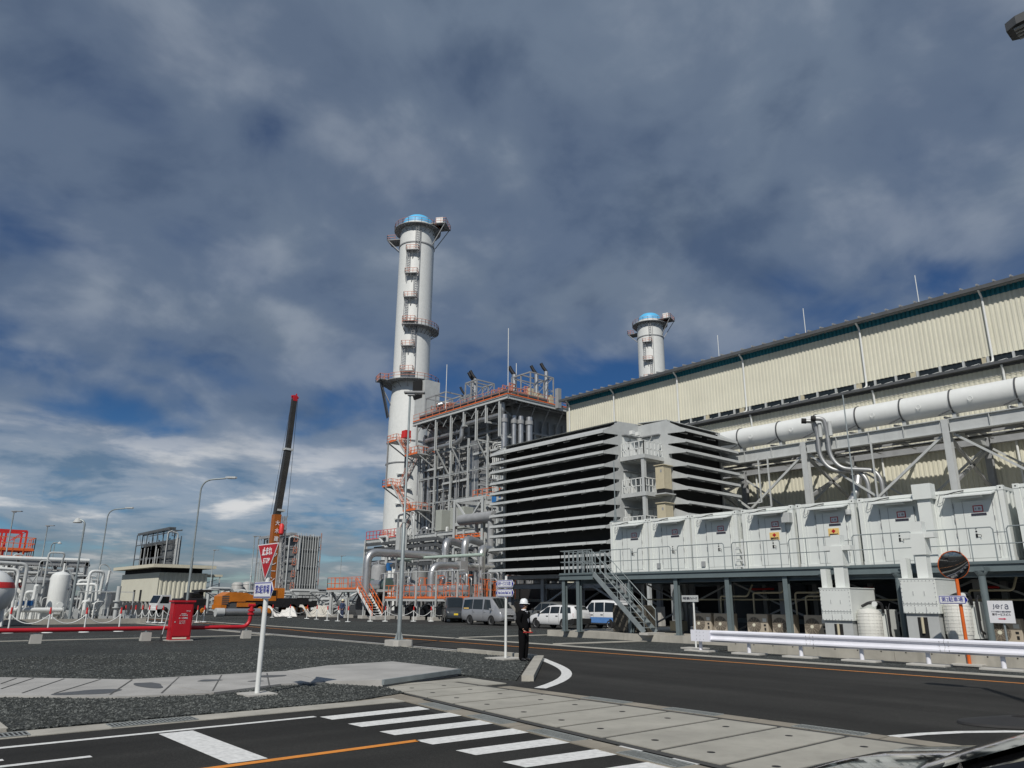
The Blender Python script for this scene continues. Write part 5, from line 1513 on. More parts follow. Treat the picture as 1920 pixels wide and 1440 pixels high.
def stroke(pts, r=.011): MB().tube([(25.497, 7.705 - a, 1.655 + b) for a, b in pts], r, 5).build('logo_letter', JG, p)
def arc(cx, cz, r, a0, a1, n=12): return [(cx + r * math.cos(R(a0 + (a1 - a0) * i / n)), cz + r * math.sin(R(a0 + (a1 - a0) * i / n))) for i in range(n + 1)]
stroke([(-.165, .07), (-.165, -.03)] + arc(-.2, -.03, .035, 0, -80, 5))
stroke([(-.115, .0), (-.025, .0)] + arc(-.07, .005, .048, 0, 310, 16))
stroke([(.025, -.06), (.025, .01)] + arc(.062, .01, .038, 180, 80, 6))
stroke([(.125, .045)] + arc(.155, .02, .04, 140, 0, 8) + [(.195, -.06)]); stroke(arc(.155, -.025, .037, 0, 360, 16))
text('アクアル武豊火力 建設工事事務所', .04, JG, p, (25.494, 7.705, 1.515), (0, -1, 0), (0, 0, 1), .5)
text('新サービスビル', .075, INK, p, (25.494, 7.705, 1.435), (0, -1, 0), (0, 0, 1), .47)
MB().box(25.492, 25.4995, 7.66, 7.8, 1.305, 1.33).prism([(25.492, 7.66, 1.29), (25.492, 7.66, 1.345), (25.492, 7.6, 1.3175)], (.007, 0, 0)).build('red_arrow', mat('arrow_red', (.55, .01, .06), .5), p)
x, y = 25.05, 17.97
t = thing('nameplate_post', 'small grey nameplate on a white post at the left guardrail end', 'sign', (24.9, 18.0, 0))
MB().tube([(25.0, 18.0, .05), (25.0, 18.0, 1.76)], .035, 12).build('post', WHITE, t); MB().box(24.7, 25.3, 17.6, 18.5, .02, .07).build('post_pad', CONC2, t)
p = MB().box(24.94, 24.955, 17.74, 18.5, 1.74, 1.98).build('plate', mat('plate_grey', (.46, .48, .48), .5, var=.05), t)
text('1号機 電気パッケージ', .1, INK, p, (24.937, 18.12, 1.86), (0, -1, 0), (0, 0, 1), .66, bold=.003)
t = thing('rubber_base', 'dark rubber sign base with a white label lying on the road, right edge', 'rubber base', (0, 0, 0))
MB().lathe([(1.1, 0), (1.08, .03), (.5, .09), (.3, .1), (.3, .03), (0, .03)], (0, 0, 0), 32).build('base_disc', RUBBER, t)
MB().lathe([(.28, .06), (.0, .06)], (0, 0, 0), 24).build('socket', BLACK, t)
MB().box(.3, .8, -.35, .15, .09, .1).build('label', SIGNWHITE, t)
for c in t.children: c.scale = (1, .5, 1)
place(t, (13.75, 3.98, .01), R(-41))

# ------------------------------------------------------------------ street lamps
def lamp_straight(x, y, h, arm, label, base=True, r=.085, head=.62):
    t = thing('street_lamp', label, 'street lamp', (x, y, 0), 'tall galvanised street lamps')
    MB().tube([(x, y, .1), (x, y, h * .47), (x, y, h * .475), (x, y, h)], r, 14, True, [r, r * .92, r * .6, r * .5]).build('pole', GALV, t)
    MB().lathe([(r * 1.15, h * .465), (r * 1.15, h * .48)], (x, y, 0), 14).build('pole_collar', LGREY, t)
    if base:
        MB().slab([(x - .45, y - .3), (x - .3, y - .45), (x + .3, y - .45), (x + .45, y - .3), (x + .45, y + .3), (x + .3, y + .45), (x - .3, y + .45), (x - .45, y + .3)], .02, .24).build('concrete_base', CONC2, t)
        g_ = MB()
        for k in range(4):
            d = V((math.cos(k * 1.571 + .6), math.sin(k * 1.571 + .6), 0)); p = V((x, y, .24))
            g_.prism([p + d * .09, p + d * .19, p + d * .1 + V((0, 0, .28)), p + d * .09 + V((0, 0, .28))], (.01, .01, 0))
        g_.box(x - .2, x + .2, y - .2, y + .2, .24, .265)
        g_.build('base_flange', GALV, t)
    d = V((arm[0], arm[1], 0)).normalized(); s = V((-d.y, d.x, 0)); p = V((x, y, h))
    hd = MB().prism([p - d * .25 - s * .16, p + d * (head) - s * .16, p + d * head + s * .16, p - d * .25 + s * .16], (0, 0, .07))
    hd.prism([p - d * .1 - s * .1, p + d * .2 - s * .1, p + d * .2 + s * .1, p - d * .1 + s * .1], (0, 0, -.1))
    hd.build('lamp_head', MGREY, t)
    MB().prism([p + d * .05 - s * .12 - V((0, 0, .012)), p + d * (head - .05) - s * .12 - V((0, 0, .012)), p + d * (head - .05) + s * .12 - V((0, 0, .012)), p + d * .05 + s * .12 - V((0, 0, .012))], (0, 0, .011)).build('lens', HEADL, t)
    return t
def lamp_curved(x, y, h, arm, label, reach=1.7, r=.09, flood=False):
    t = thing('street_lamp', label, 'street lamp', (x, y, 0), 'tall galvanised street lamps')
    d = V((arm[0], arm[1], 0)).normalized()
    MB().tube([(x, y, .1), (x, y, h * .45)], r, 14).build('pole', GALV, t)
    p = V((x, y, h))
    MB().pipe([V((x, y, h * .44)), V((x, y, h - .05)), p + d * reach + V((0, 0, .1))], r * .62, min(1.2, reach * .7), 10, 8).build('neck', GALV, t)
    MB().box(x - .4, x + .4, y - .4, y + .4, 0, .3).build('concrete_base', CONC2, t)
    e = p + d * reach + V((0, 0, .1)); s = V((-d.y, d.x, 0))
    if flood: MB().lathe([(.05, .2), (.16, .12), (.3, -.12), (.28, -.16), (0, -.14)], (e.x, e.y, e.z - .1), 16).build('lamp_head', LGREY, t)
    else:
        MB().prism([e - s * .05, e + d * .2 - s * .17, e + d * .75 - s * .13, e + d * .85, e + d * .75 + s * .13, e + d * .2 + s * .17, e + s * .05], (0, 0, .12)).build('lamp_head', LGREY, t)
        MB().prism([e + d * .2 - s * .12 - V((0, 0, .03)), e + d * .7 - s * .1 - V((0, 0, .03)), e + d * .7 + s * .1 - V((0, 0, .03)), e + d * .2 + s * .12 - V((0, 0, .03))], (0, 0, .029)).build('lens', HEADL, t)
    return t
RV = (RT.x, RT.y)
lamp_straight(16.87, 26.02, 10.2, RV, 'tall grey street lamp on a concrete base beside the main road, before the near chimney')
lamp_curved(18.6, 55.8, 10.1, RV, 'curved-neck street lamp rising behind the red hose cabinet')
lamp_curved(18.6, 81.4, 10.1, RV, 'curved-neck street lamp left of the cream pavilion', 1.6)
lamp_curved(12.6, 61.3, 7.1, (-RV[0], -RV[1]), 'shorter lamp with round floodlight between the white tanks', .55, .1, True)
for (x, y, lab) in ((12.2, 91.5, 'distant lamp above the red gantry at the far left'), (18, 107, 'distant lamp right of the red gantry, tallest of a close trio'), (24.8, 139, 'distant lamp, shortest and rightmost of a close trio'),
                    (49.8, 138.4, 'distant lamp over the right end of the pavilion roof'), (42.66, 103.6, 'distant lamp left of the stop sign above the grey tanks'), (74.7, 137.4, 'distant lamp between the pipe frame and the orange deck')):
    lamp_straight(x, y, 10.2, (RV if x != 74.7 else RV), lab, False, .12, .8)
lamp_curved(23.3, 133, 9.8, RV, 'distant curved lamp, middle one of a close trio', 1.2, .12, True)
x, y = 10.85, .84
t = thing('street_lamp', 'street lamp head hanging into the top right corner of the photo', 'street lamp', (x, y, 0), 'tall galvanised street lamps')
MB().tube([(x, y, 0), (x, y, 9.3)], .1, 12, True, [.12, .08]).build('pole', GALV, t)
hp = V((10.85, 1.98, 9.42)); d = V((hp.x - x, hp.y - y, 0)).normalized(); s = V((-d.y, d.x, 0)); p = V((x, y, 9.3))
MB().tube([p - V((0, 0, .05)), p + d * .45 + V((0, 0, .06))], .05, 10).build('arm', GALV, t)
hd = MB().prism([p + d * .35 - s * .1, p + d * .5 - s * .2, p + d * 1.0 - s * .2, p + d * 1.14 - s * .13, p + d * 1.14 + s * .13, p + d * 1.0 + s * .2, p + d * .5 + s * .2, p + d * .35 + s * .1], (0, 0, .13))
hd.build('lamp_head', DGREY, t)
fr = MB()
for k in (-.12, -.04, .04, .12): fr.beam(p + d * .45 + s * k - V((0, 0, .02)), p + d * 1.05 + s * k - V((0, 0, .02)), .035, .03)
fr.build('led_strip', LGREY, t)

# ------------------------------------------------------------------ red pipe, hose cabinet
t = thing('hydrant_pipe', 'long bright red water pipe on low concrete block supports', 'pipe', (8, 35, 0))
MB().pipe([(-14, 35.4, .52), (14.25, 34.75, .52), (14.45, 34.75, .7), (14.5, 34.75, 1.1)], .085, .3, 14).build('pipe', RED, t)
MB().tube([(14.5, 34.75, 1.05), (14.5, 34.75, 1.13)], .15, 14).tube([(14.5, 34.75, 1.2), (14.5, 34.75, 1.28)], .15, 14).tube([(14.5, 34.75, 1.0), (14.5, 34.75, 1.42)], .09, 12).tube([(14.35, 34.75, 1.46), (14.65, 34.75, 1.46)], .07, 10).build('valve_flange', RED, t)
for x, y in ((2.1, 35.1), (6.15, 35.0), (10.1, 34.85), (14.35, 34.75)):
    MB().prism([(x - .19, y - .16, .02), (x + .19, y - .16, .02), (x + .19, y + .16, .02), (x - .19, y + .16, .02)], (0, 0, .34)).build('concrete_block', CONC2, t)
    MB().tube([(x, y, .36), (x, y, .44)], .05, 10).box(x - .1, x + .1, y - .1, y + .1, .36, .38).build('stand', GALV, t)
t = thing('hose_cabinet', 'tall red fire hose cabinet with white Japanese lettering', 'hose cabinet', (11.25, 34.3, 0))
cx, cy = 11.3, 34.25
MB().box(cx - .41, cx + .41, cy - .05, cy + .42, .06, 1.58).build('cabinet_body', RED, t)
MB().box(cx - .46, cx + .46, cy - .12, cy + .48, 1.585, 1.66).build('cabinet_roof', RED, t)
d = MB().box(cx - .36, cx + .36, cy - .075, cy - .052, .22, 1.5).build('cabinet_door', RED, t)
MB().box(cx - .33, cx + .25, cy - .06, cy - .0505, .1, .16).build('door_gap', CREAM, t)
MB().box(cx - .5, cx + .5, cy - .2, cy + .55, .015, .058).build('plinth', CONC2, t)
for s_, sz, z, w, dx in (('HT-8', .07, 1.22, .15, .2), ('屋外消火栓', .055, 1.1, .2, .03), ('ホース格納設備', .055, 1.04, .32, .03), ('ホース格納箱', .085, .93, .36, .02), ('ホース ３本 ノズル', .04, .82, .24, .0), ('スピンドル １本', .04, .77, .24, .0), ('消防ハンドル １', .04, .72, .24, .0)):
    text(s_, sz, SIGNWHITE, d, (cx + dx, cy - .08, z), (1, 0, 0), (0, 0, 1), w, bold=0)
MB().tube([(cx - .3, cy - .09, .78), (cx - .3, cy - .075, .78)], .025, 10).build('latch', LGREY, d)
t = thing('leaning_rod', 'thin black rod standing at the left of the red hose cabinet', 'rod', (10.5, 34.1, 0))
MB().tube([(10.45, 34.0, .03), (10.72, 34.2, 1.3)], .018, 8).build('rod', LGREY, t)
MB().tube([(10.45, 34.0, .03), (10.5, 34.04, .3)], .04, 8).build('grip', BLACKP, t)

# ------------------------------------------------------------------ chain posts
def chainpost(x, y, label, nxt=None, h=1.25):
    t = thing('chain_post', label, 'chain post', (x, y, 0), 'red tipped chain posts')
    MB().tube([(x, y, .03), (x, y, h - .32)], .038, 8).build('post', WHITE, t)
    MB().tube([(x, y, h - .32), (x, y, h)], .045, 8, True, [.055, .04]).build('red_tip', REDBRIGHT, t)
    MB().cyl((x, y, 0), .26, .05, 14, .2).build('base', WHITE, t)
    if nxt:
        a, b = V((x, y, h - .35)), V((nxt[0], nxt[1], h - .35))
        MB().tube([a.lerp(b, k / 10) - V((0, 0, .45 * 4 * (k / 10) * (1 - k / 10))) for k in range(11)], .022, 5).build('chain', WHITE, t)
OR = ['first', 'second', 'third', 'fourth', 'fifth', 'sixth', 'seventh', 'eighth', 'ninth', 'tenth', 'eleventh', 'twelfth']
def postrow(ps, text_):
    for i, p in enumerate(ps):
        chainpost(p.x, p.y, OR[i] + ' ' + text_, ps[i + 1] if i + 1 < len(ps) else None)
postrow([pg(*p) for p in ((14, 1187), (88, 1186.5), (157, 1185.5), (222, 1184))] , 'red tipped chain post from the left, behind the red pipe')
postrow([pg(*p) for p in ((232, 1168), (242, 1167.5), (251, 1167), (264, 1167), (277, 1167), (290, 1167.5), (303, 1168), (353, 1167.5), (368, 1167), (381, 1166.5))], 'red tipped chain post from the left, in the row before the pavilion')
postrow([pg(*p) for p in ((510, 1158), (543, 1158), (575, 1160), (593, 1161.5), (613, 1164), (633, 1165), (652, 1166.3))], 'red tipped chain post from the left, between the crane and the orange deck')
postrow([pg(*p) for p in ((694, 1165), (722, 1165), (775, 1165), (808, 1165), (839, 1164.5))], 'red tipped chain post from the left, along the foot of the orange deck')
# ------------------------------------------------------------------ vehicles
def paint(name, col, rough=.25, metal=0.0): return mat(name, col, rough, metal, var=.04, coat=.6)
SILVERCAR = paint('grey_car_paint', (.34, .35, .37), .3, .35)
WHITECAR = paint('white_car_paint', (.72, .73, .74))
DARKCAR = paint('dark_grey_car_paint', (.06, .065, .07), .3, .5)
BLACKCAR = paint('black_car_paint', (.008, .008, .009), .08)
TRIM = mat('black_trim', (.018, .018, .018), .5)
TAIL = mat('tail_lamp_red', (.35, .01, .015), .2)
def interp(st, x):
    st = sorted(st)
    if x <= st[0][0]: return st[0][1:]
    for a, b in zip(st, st[1:]):
        if x <= b[0]:
            f = (x - a[0]) / (b[0] - a[0]); return tuple(p + (q - p) * f for p, q in zip(a[1:], b[1:]))
    return st[-1][1:]
def section(s, x):
    zb, bl, rf, w, wr = s
    return [(x, w * .90, zb), (x, w * .985, zb + .10), (x, w, zb + (bl - zb) * .45), (x, w * .995, bl - .12), (x, w * .965, bl), (x, wr + (w * .965 - wr) * .12, bl + (rf - bl) * .82), (x, wr * .9, rf - .025), (x, wr * .55, rf), (x, 0, rf + .012)]
def car(name, label, st, body, wheels, windows, wshield, rwin, lamps, group=None, rw=.31, plate=(.74, .75, .72), lower=None, sub=3, detail=True):
    t = thing(name, label, 'van' if 'van' in name else 'car', (0, 0, 0), group)
    xs = sorted(s[0] for s in st); full = []
    for a, b in zip(xs, xs[1:]): full += [a + (b - a) * i / sub for i in range(sub)]
    full.append(xs[-1])
    m = MB(); ring = []
    for x in full:
        sc = section(interp(st, x), x); ring.append(sc + [(p[0], -p[1], p[2]) for p in sc[-2::-1]])
    n = len(ring[0]); vs = [p for r_ in ring for p in r_]
    fs = [(i * n + k, i * n + k + 1, (i + 1) * n + k + 1, (i + 1) * n + k) for i in range(len(ring) - 1) for k in range(n - 1)]
    m.add(vs, fs, True)
    o = len(m.v) - len(vs)
    m.f += [tuple(range(o, o + n)), tuple(range(o + (len(ring) - 1) * n, o + len(ring) * n))[::-1]] + [(i * n + o, (i + 1) * n + o, (i + 1) * n + n - 1 + o, i * n + n - 1 + o) for i in range(len(ring) - 1)]
    m.s += [False, False] + [False] * (len(ring) - 1)
    m.build('body', body, t)
    def side_y(x, f, s):   # f 0 at belt, 1 near roof
        zb, bl, rf, w, wr = interp(st, x)
        yy = w * .965 + (wr + (w * .965 - wr) * .12 - w * .965) * min(1, f / .82)
        return (x, s * (yy + .008), bl + (rf - bl) * f)
    for s in (1, -1):
        for (x0, x1, x0t, x1t) in windows:
            g_ = MB(); k = 6
            lo = [side_y(x0 + (x1 - x0) * i / k, .05, s) for i in range(k + 1)]
            hi = [side_y(x0t + (x1t - x0t) * i / k, .80, s) for i in range(k + 1)]
            g_.add(lo + hi, [(i, i + 1, k + 2 + i, k + 1 + i) for i in range(k)], True)
            g_.build('side_window', GLASS, t)
    def cross(x0, x1, nm):
        g_ = MB(); vs = []
        for j in range(6):
            x = x0 + (x1 - x0) * j / 5; zb, bl, rf, w, wr = interp(st, x)
            for u, dz in ((-.86, -.016), (-.55, .006), (0, .018), (.55, .006), (.86, -.016)):
                vs.append((x + (.012 if x > 0 else -.012), wr * u, rf + dz + .012))
        g_.add(vs, [(j * 5 + i, j * 5 + i + 1, j * 5 + 6 + i, j * 5 + 5 + i) for j in range(5) for i in range(4)], True).build(nm, GLASS, t)
    if wshield: cross(*wshield, 'windscreen')
    if rwin and rwin[0] < -10:
        a = interp(st, min(q_[0] for q_ in st)); MB().box(min(q_[0] for q_ in st) - .012, min(q_[0] for q_ in st) - .002, -a[4] * .85, a[4] * .85, a[1] + .12, a[2] - .12).build('rear_window', GLASS, t)
    elif rwin: cross(*rwin, 'rear_window')
    for x in wheels:
        for s in (1, -1):
            w = interp(st, x)[3]
            MB().lathe([(0, w * s + s * .004), (rw + .07, w * s + s * .004), (rw + .075, w * s + s * .0)], (x, 0, rw + .02), 24, 'y').build('wheel_arch', TRIM, t)
            y0, y1 = s * (w - .17), s * (w + .012)
            ty = MB().lathe([(rw * .62, y0), (rw * .95, y0), (rw, y0 + s * .03), (rw, y1 - s * .03), (rw * .95, y1), (rw * .66, y1)], (x, 0, rw), 26, 'y').build('wheel', RUBBER, t)
            rm = MB().lathe([(0, y1 - s * .03), (rw * .2, y1 - s * .02), (rw * .3, y1 - s * .045), (rw * .6, y1 - s * .02), (rw * .67, y1 - s * .0)], (x, 0, rw), 26, 'y').build('rim', HEADL if detail else LGREY, ty)
            hl = MB()
            for k in range(7): hl.lathe([(0, y1 - s * .012), (rw * .09, y1 - s * .012)], (x + rw * .44 * math.cos(k * .8976), 0, rw + rw * .44 * math.sin(k * .8976)), 8, 'y')
            hl.build('rim_hole', TRIM, ty)
    xf, xr = xs[-1], xs[0]
    for nm, x, ys, z0, z1, dx, mm in lamps:
        for s in (1, -1):
            MB().prism([(x, s * ys[0], z0), (x - dx * .3, s * ys[1], z0 + .02), (x - dx, s * ys[1], z1), (x - dx * .6, s * ys[0], z1 - .03)], (.02 if x > 0 else -.02, s * .006, 0)).build(nm, mm, t)
    zb = interp(st, xf)[0]
    MB().box(xf + .002, xf + .02, -.17, .17, zb + .22, zb + .36).build('number_plate', mat('plate_%d' % int(plate[2] * 100), plate, .5, var=.03), t)
    MB().box(xr - .02, xr - .002, -.17, .17, zb + .3, zb + .44).build('number_plate', mat('plate_%d' % int(plate[2] * 100), plate, .5, var=.03), t)
    for s in (1, -1):
        mxp = windows[0]; zb2, bl, rf, w, wr = interp(st, mxp[1])
        MB().rbox((mxp[1] - .02, s * (w + .09), bl + .1), .12, .2, .17, .03).build('wing_mirror', TRIM if body is not SILVERCAR else body, t)
        sm = MB()
        for i, wd in enumerate(windows[:2]):
            a = interp(st, wd[0]); yy = a[3] + .003
            sm.box(wd[0] - .006, wd[0] + .006, min(s * yy, s * (yy - .02)), max(s * yy, s * (yy - .02)), a[0] + .14, a[1] - .02)
        sm.build('door_seam', TRIM, t)
        for wd in windows[:2]:
            a = interp(st, wd[0] + .18); MB().rbox((wd[0] + .17, s * (a[3] + .012), a[1] - .14), .2, .03, .045, .008).build('door_handle', TRIM if body is WHITECAR else body, t)
    if lower:
        MB().prism([(xr + .1, .1, lower[0]), (xr + .1, .1, lower[1]), (xf - .3, .1, lower[1]), (xf - .3, .1, lower[0])], (0, 0, 0)) if False else None
        for s in (1, -1):
            g_ = MB(); k = 16; A = []; B = []
            for i in range(k + 1):
                x = xr + .05 + (xf - xr - .25) * i / k; a = interp(st, x); A.append((x, s * (a[3] + .004), lower[0])); B.append((x, s * (a[3] + .004), lower[1]))
            g_.add(A + B, [(i, i + 1, k + 2 + i, k + 1 + i) for i in range(k)], True).build('blue_stripe', lower[2], t)
    return t
VAN = [(-2.35, .42, 1.02, 1.85, .80, .66), (-2.25, .32, 1.05, 1.97, .845, .71), (-1.2, .27, 1.08, 2.02, .845, .73), (.4, .27, 1.06, 2.02, .845, .73), (1.05, .27, 1.03, 1.98, .845, .70), (1.65, .27, .99, 1.45, .845, .72), (2.0, .27, .95, 1.14, .83, .72), (2.22, .30, .88, .97, .79, .70), (2.34, .36, .72, .78, .70, .62)]
van = car('grey_van', 'shiny grey van with dark windows parked beside the orange railed deck', VAN, SILVERCAR, (-1.25, 1.3),
    [(.35, 1.32, .42, 1.02), (-.95, .22, -.9, .22), (-2.15, -1.02, -2.05, -.98)], (1.94, 1.14), (-99, 0),
    [('headlamp', 2.18, (.48, .74), .66, .92, .22, HEADL), ('tail_lamp', -2.36, (.6, .78), .7, 1.05, -.05, TAIL)], 'parked vehicles')
MB().box(2.3, 2.36, -.42, .42, .60, .76).build('grille', TRIM, van); MB().box(2.31, 2.365, -.45, .45, .74, .77).build('chrome_bar', HEADL, van)
MB().box(2.28, 2.35, -.5, .5, .38, .47).build('bumper_vent', TRIM, van)
MB().add([(-2.0, -.86, 1.13), (-1.35, -.86, 1.13), (-1.35, -.862, 1.22), (-2.0, -.862, 1.22)], [(0, 1, 2, 3)]).build('yellow_sticker', SIGNYEL, van)
VX = 37.5
ry, fy = pX(879, 1165, VX - .85).y, pX(921, 1167, VX - .85).y
place(van, (VX, (ry + fy) / 2, .02), R(-90))
WAG = [(-2.2, .5, .92, 1.02, .72, .60), (-2.14, .36, .95, 1.22, .80, .62), (-1.9, .28, .96, 1.44, .835, .60), (-1.3, .25, .95, 1.49, .845, .61), (-.3, .25, .93, 1.50, .845, .62), (.35, .25, .92, 1.46, .845, .60), (1.0, .25, .91, 1.1, .84, .66), (1.3, .25, .89, .95, .83, .72), (1.9, .28, .78, .83, .78, .66), (2.13, .32, .64, .69, .68, .58), (2.2, .38, .55, .58, .6, .5)]
wag = car('white_wagon_car', 'white estate car with black rear bumper parked behind the standing man', WAG, WHITECAR, (-1.3, 1.32),
    [(.05, .98, .12, .5), (-.85, -.02, -.8, .02), (-1.95, -.95, -1.75, -.9)], (1.1, .45), (-2.15, -1.95),
    [('headlamp', 2.1, (.42, .72), .58, .76, .3, HEADL), ('tail_lamp', -2.14, (.56, .80), .72, .98, -.03, TAIL)], 'parked vehicles', .29)
bp = MB()
for s in (1, -1): bp.prism([(-2.2, s * .8, .36), (-1.66, s * .852, .3), (-1.66, s * .852, .55), (-2.1, s * .83, .66), (-2.2, s * .8, .66)], (0, s * .012, 0))
bp.box(-2.26, -2.17, -.76, .76, .34, .66)
bp.build('rear_bumper', TRIM, wag)
WXx = 36.6
a, b = pX(1005, 1172, WXx - .85).y, pX(1056, 1174, WXx - .85).y
place(wag, (WXx, (a + b) / 2, .02), R(90))
SUV = [(-2.1, .5, 1.0, 1.2, .78, .64), (-2.0, .35, 1.05, 1.55, .84, .66), (-1.2, .28, 1.05, 1.68, .85, .66), (.2, .28, 1.03, 1.68, .85, .66), (.8, .28, 1.02, 1.3, .85, .7), (1.15, .28, 1.0, 1.06, .84, .74), (1.9, .32, .9, .95, .8, .7), (2.1, .4, .7, .74, .7, .6)]
suv = car('grey_suv_car', 'dull grey high car half hidden between the grey van and the white estate car', SUV, mat('dull_grey_car', (.17, .18, .18), .35, .4, var=.05), (-1.2, 1.3), [(0, .8, .05, .35), (-.9, -.05, -.85, -.02), (-1.85, -.98, -1.7, -.95)], (.98, .3), (-2.06, -1.98),
    [('headlamp', 2.0, (.45, .75), .7, .9, .2, HEADL), ('tail_lamp', -2.05, (.6, .82), .8, 1.1, -.03, TAIL)], 'parked vehicles')
q_ = pY(1012, 1150, 43.5); place(suv, (q_.x + 1.2, 43.8, .02), R(90))
KEI = [(-1.7, .45, 1.0, 1.5, .68, .58), (-1.62, .32, 1.02, 1.78, .735, .60), (-.5, .27, 1.02, 1.84, .74, .61), (.6, .27, 1.0, 1.82, .74, .60), (1.15, .27, .97, 1.35, .74, .62), (1.5, .28, .9, 1.02, .72, .62), (1.7, .34, .72, .78, .66, .56)]
LB = mat('light_blue_stripe', (.10, .24, .55), .35)
kei = car('patrol_van', 'white kei van with blue lower half behind the platform columns', KEI, WHITECAR, (-1.1, 1.1), [(.3, 1.05, .35, .85), (-.6, .24, -.55, .26), (-1.55, -.66, -1.5, -.64)], (1.42, .72), (-99, 0),
    [('headlamp', 1.62, (.4, .66), .66, .85, .15, HEADL), ('tail_lamp', -1.68, (.55, .7), .7, 1.0, -.03, TAIL)], 'parked vehicles', .27, lower=(.36, .72, LB))
q_ = pX(1128, 1160, 37.8); place(kei, (39.6, q_.y * 1.04, .02), R(90))
dv = car('dark_van', 'dark grey van with a yellow plate behind the shiny grey van', VAN, DARKCAR, (-1.25, 1.3), [(.35, 1.32, .42, 1.02), (-.95, .22, -.9, .22), (-2.15, -1.02, -2.05, -.98)], (1.94, 1.14), (-99, 0),
    [('headlamp', 2.18, (.48, .74), .66, .92, .22, HEADL), ('tail_lamp', -2.36, (.6, .78), .7, 1.05, -.05, TAIL)], 'parked vehicles', plate=(.75, .55, .04))
q_ = pY(860, 1165, 52); place(dv, (q_.x + .35, 53.2, .02), R(-122))
# black car whose bonnet reaches into the lower right corner
BLK = [(-2.3, .4, .9, 1.1, .8, .6), (-2.1, .28, .95, 1.3, .87, .62), (-1.2, .22, .95, 1.46, .9, .62), (.1, .22, .95, 1.48, .9, .62), (.9, .22, .95, 1.16, .9, .70), (1.3, .22, .94, 1.0, .89, .78), (1.8, .24, .86, .93, .87, .74), (2.15, .28, .72, .82, .80, .66), (2.36, .34, .56, .62, .66, .52), (2.42, .4, .5, .53, .5, .4)]
blk = car('black_car', 'glossy black car bonnet poking into the lower right corner', BLK, BLACKCAR, (-1.3, 1.4), [(.0, .9, .1, .45), (-1.0, -.06, -.9, -.02)], (1.22, .2), (-2.1, -1.4),
    [('headlamp', 2.28, (.40, .80), .66, .84, .45, HEADL), ('tail_lamp', -2.25, (.6, .82), .7, .95, -.05, TAIL)], None, .33, sub=6)
wl_ = MB().tube([(1.1, -.6, 1.06), (1.05, .5, 1.1)], .02, 6).tube([(1.15, -.1, 1.05), (1.1, .75, 1.08)], .015, 6).build('wiper', TRIM, blk)
place(blk, (4.04, .24, 0), R(90))

# crane truck, trucks (far)
def box_wheel(t, x, y, r, w=.3):
    ty = MB().lathe([(r * .6, -w / 2), (r, -w / 2), (r, w / 2), (r * .6, w / 2)], (x, y, r), 22, 'y').build('wheel', RUBBER, t)
    MB().lathe([(0, -w / 2 - .01), (r * .3, -w / 2 - .06), (r * .6, -w / 2)], (x, y, r), 18, 'y').build('rim', CRANE, ty)
CY = 85.0
cb = pY(517, 1100, CY)
t = thing('mobile_crane', 'orange mobile crane with its long black boom raised, behind the stop sign', 'crane', (36, CY, 0))
xl_, xr_ = pY(408, 1130, CY).x, pY(585, 1140, CY).x
MB().box(xl_ + 2.6, xr_, CY - 1.2, CY + 1.2, .9, 1.6).box(xl_ + 5.4, xr_ - 1, CY - 1.0, CY + 1.0, 1.6, 1.9).build('carrier_deck', BLACKP, t)
MB().box(xl_ + .1, xl_ + 3.6, CY - 1.1, CY + 1.1, .75, 1.5).build('chassis', DGREY, t)
b = MB().prism([(xl_, CY - 1.2, 1.0), (xl_, CY - 1.2, 2.05), (xl_ + .8, CY - 1.2, 2.5), (xl_ + 2.6, CY - 1.2, 2.45), (xl_ + 4.6, CY - 1.2, 1.75), (xl_ + 4.6, CY - 1.2, 1.5), (xl_ + 1.0, CY - 1.2, 1.5)], (0, 2.4, 0))
b.build('engine_cover', CRANE, t)
b = MB()
for k in range(5): b.box(xl_ - .02, xl_ + .75, CY - 1.23, CY - 1.205, 1.2 + k * .2, 1.3 + k * .2)
b.build('cover_louvre', DGREY, t)
MB().box(xl_ + 1.7, xl_ + 3.7, CY - 1.32, CY - 1.0, .95, 1.4).box(xl_ - .1, xl_ + .5, CY - 1.3, CY + 1.3, .7, 1.15).build('side_box', CRANE, t)
MB().rbox((xl_ + 5.6, CY - .6, 2.2), 1.2, 1.0, 1.3, .05).build('cab', CRANE, t)
MB().box(xl_ + 5.1, xl_ + 6.1, CY - 1.12, CY - 1.105, 2.15, 2.75).build('cab_window', GLASS, t)
for x in (pY(480, 1140, CY).x, pY(498, 1140, CY).x, pY(540, 1140, CY).x, pY(565, 1140, CY).x): 
    box_wheel(t, x, CY - 1.05, .62); box_wheel(t, x, CY + 1.05, .62)
p0, p1, p2 = pY(505, 1108, CY), pY(519, 965, CY), pY(552, 748, CY)
bd = (p2 - p0).normalized()
MB().box(p0.x - 1.4, p0.x + 1.4, CY - 1, CY + 1, 1.9, 3.0).build('turret', CRANE, t)
bs = MB().beam(p0, p1, .84, .85, (0, 1, 0)).build('boom_base', mat('boom_brown', (.34, .10, .014), .45, var=.2, streak=.3), t)
MB().beam(p1, p0.lerp(p2, .72), .70, .7, (0, 1, 0)).build('boom_section', mat('boom_black', (.035, .033, .03), .4, var=.3, streak=.3), t)
MB().beam(p0.lerp(p2, .72), p2, .56, .55, (0, 1, 0)).build('boom_section', MATS['boom_black'], t)
b = MB()
for f in (.40, .72): b.beam(p0.lerp(p2, f) - bd * .12, p0.lerp(p2, f) + bd * .12, .95, .9, (0, 1, 0))
b.build('boom_collar', LGREY, t)
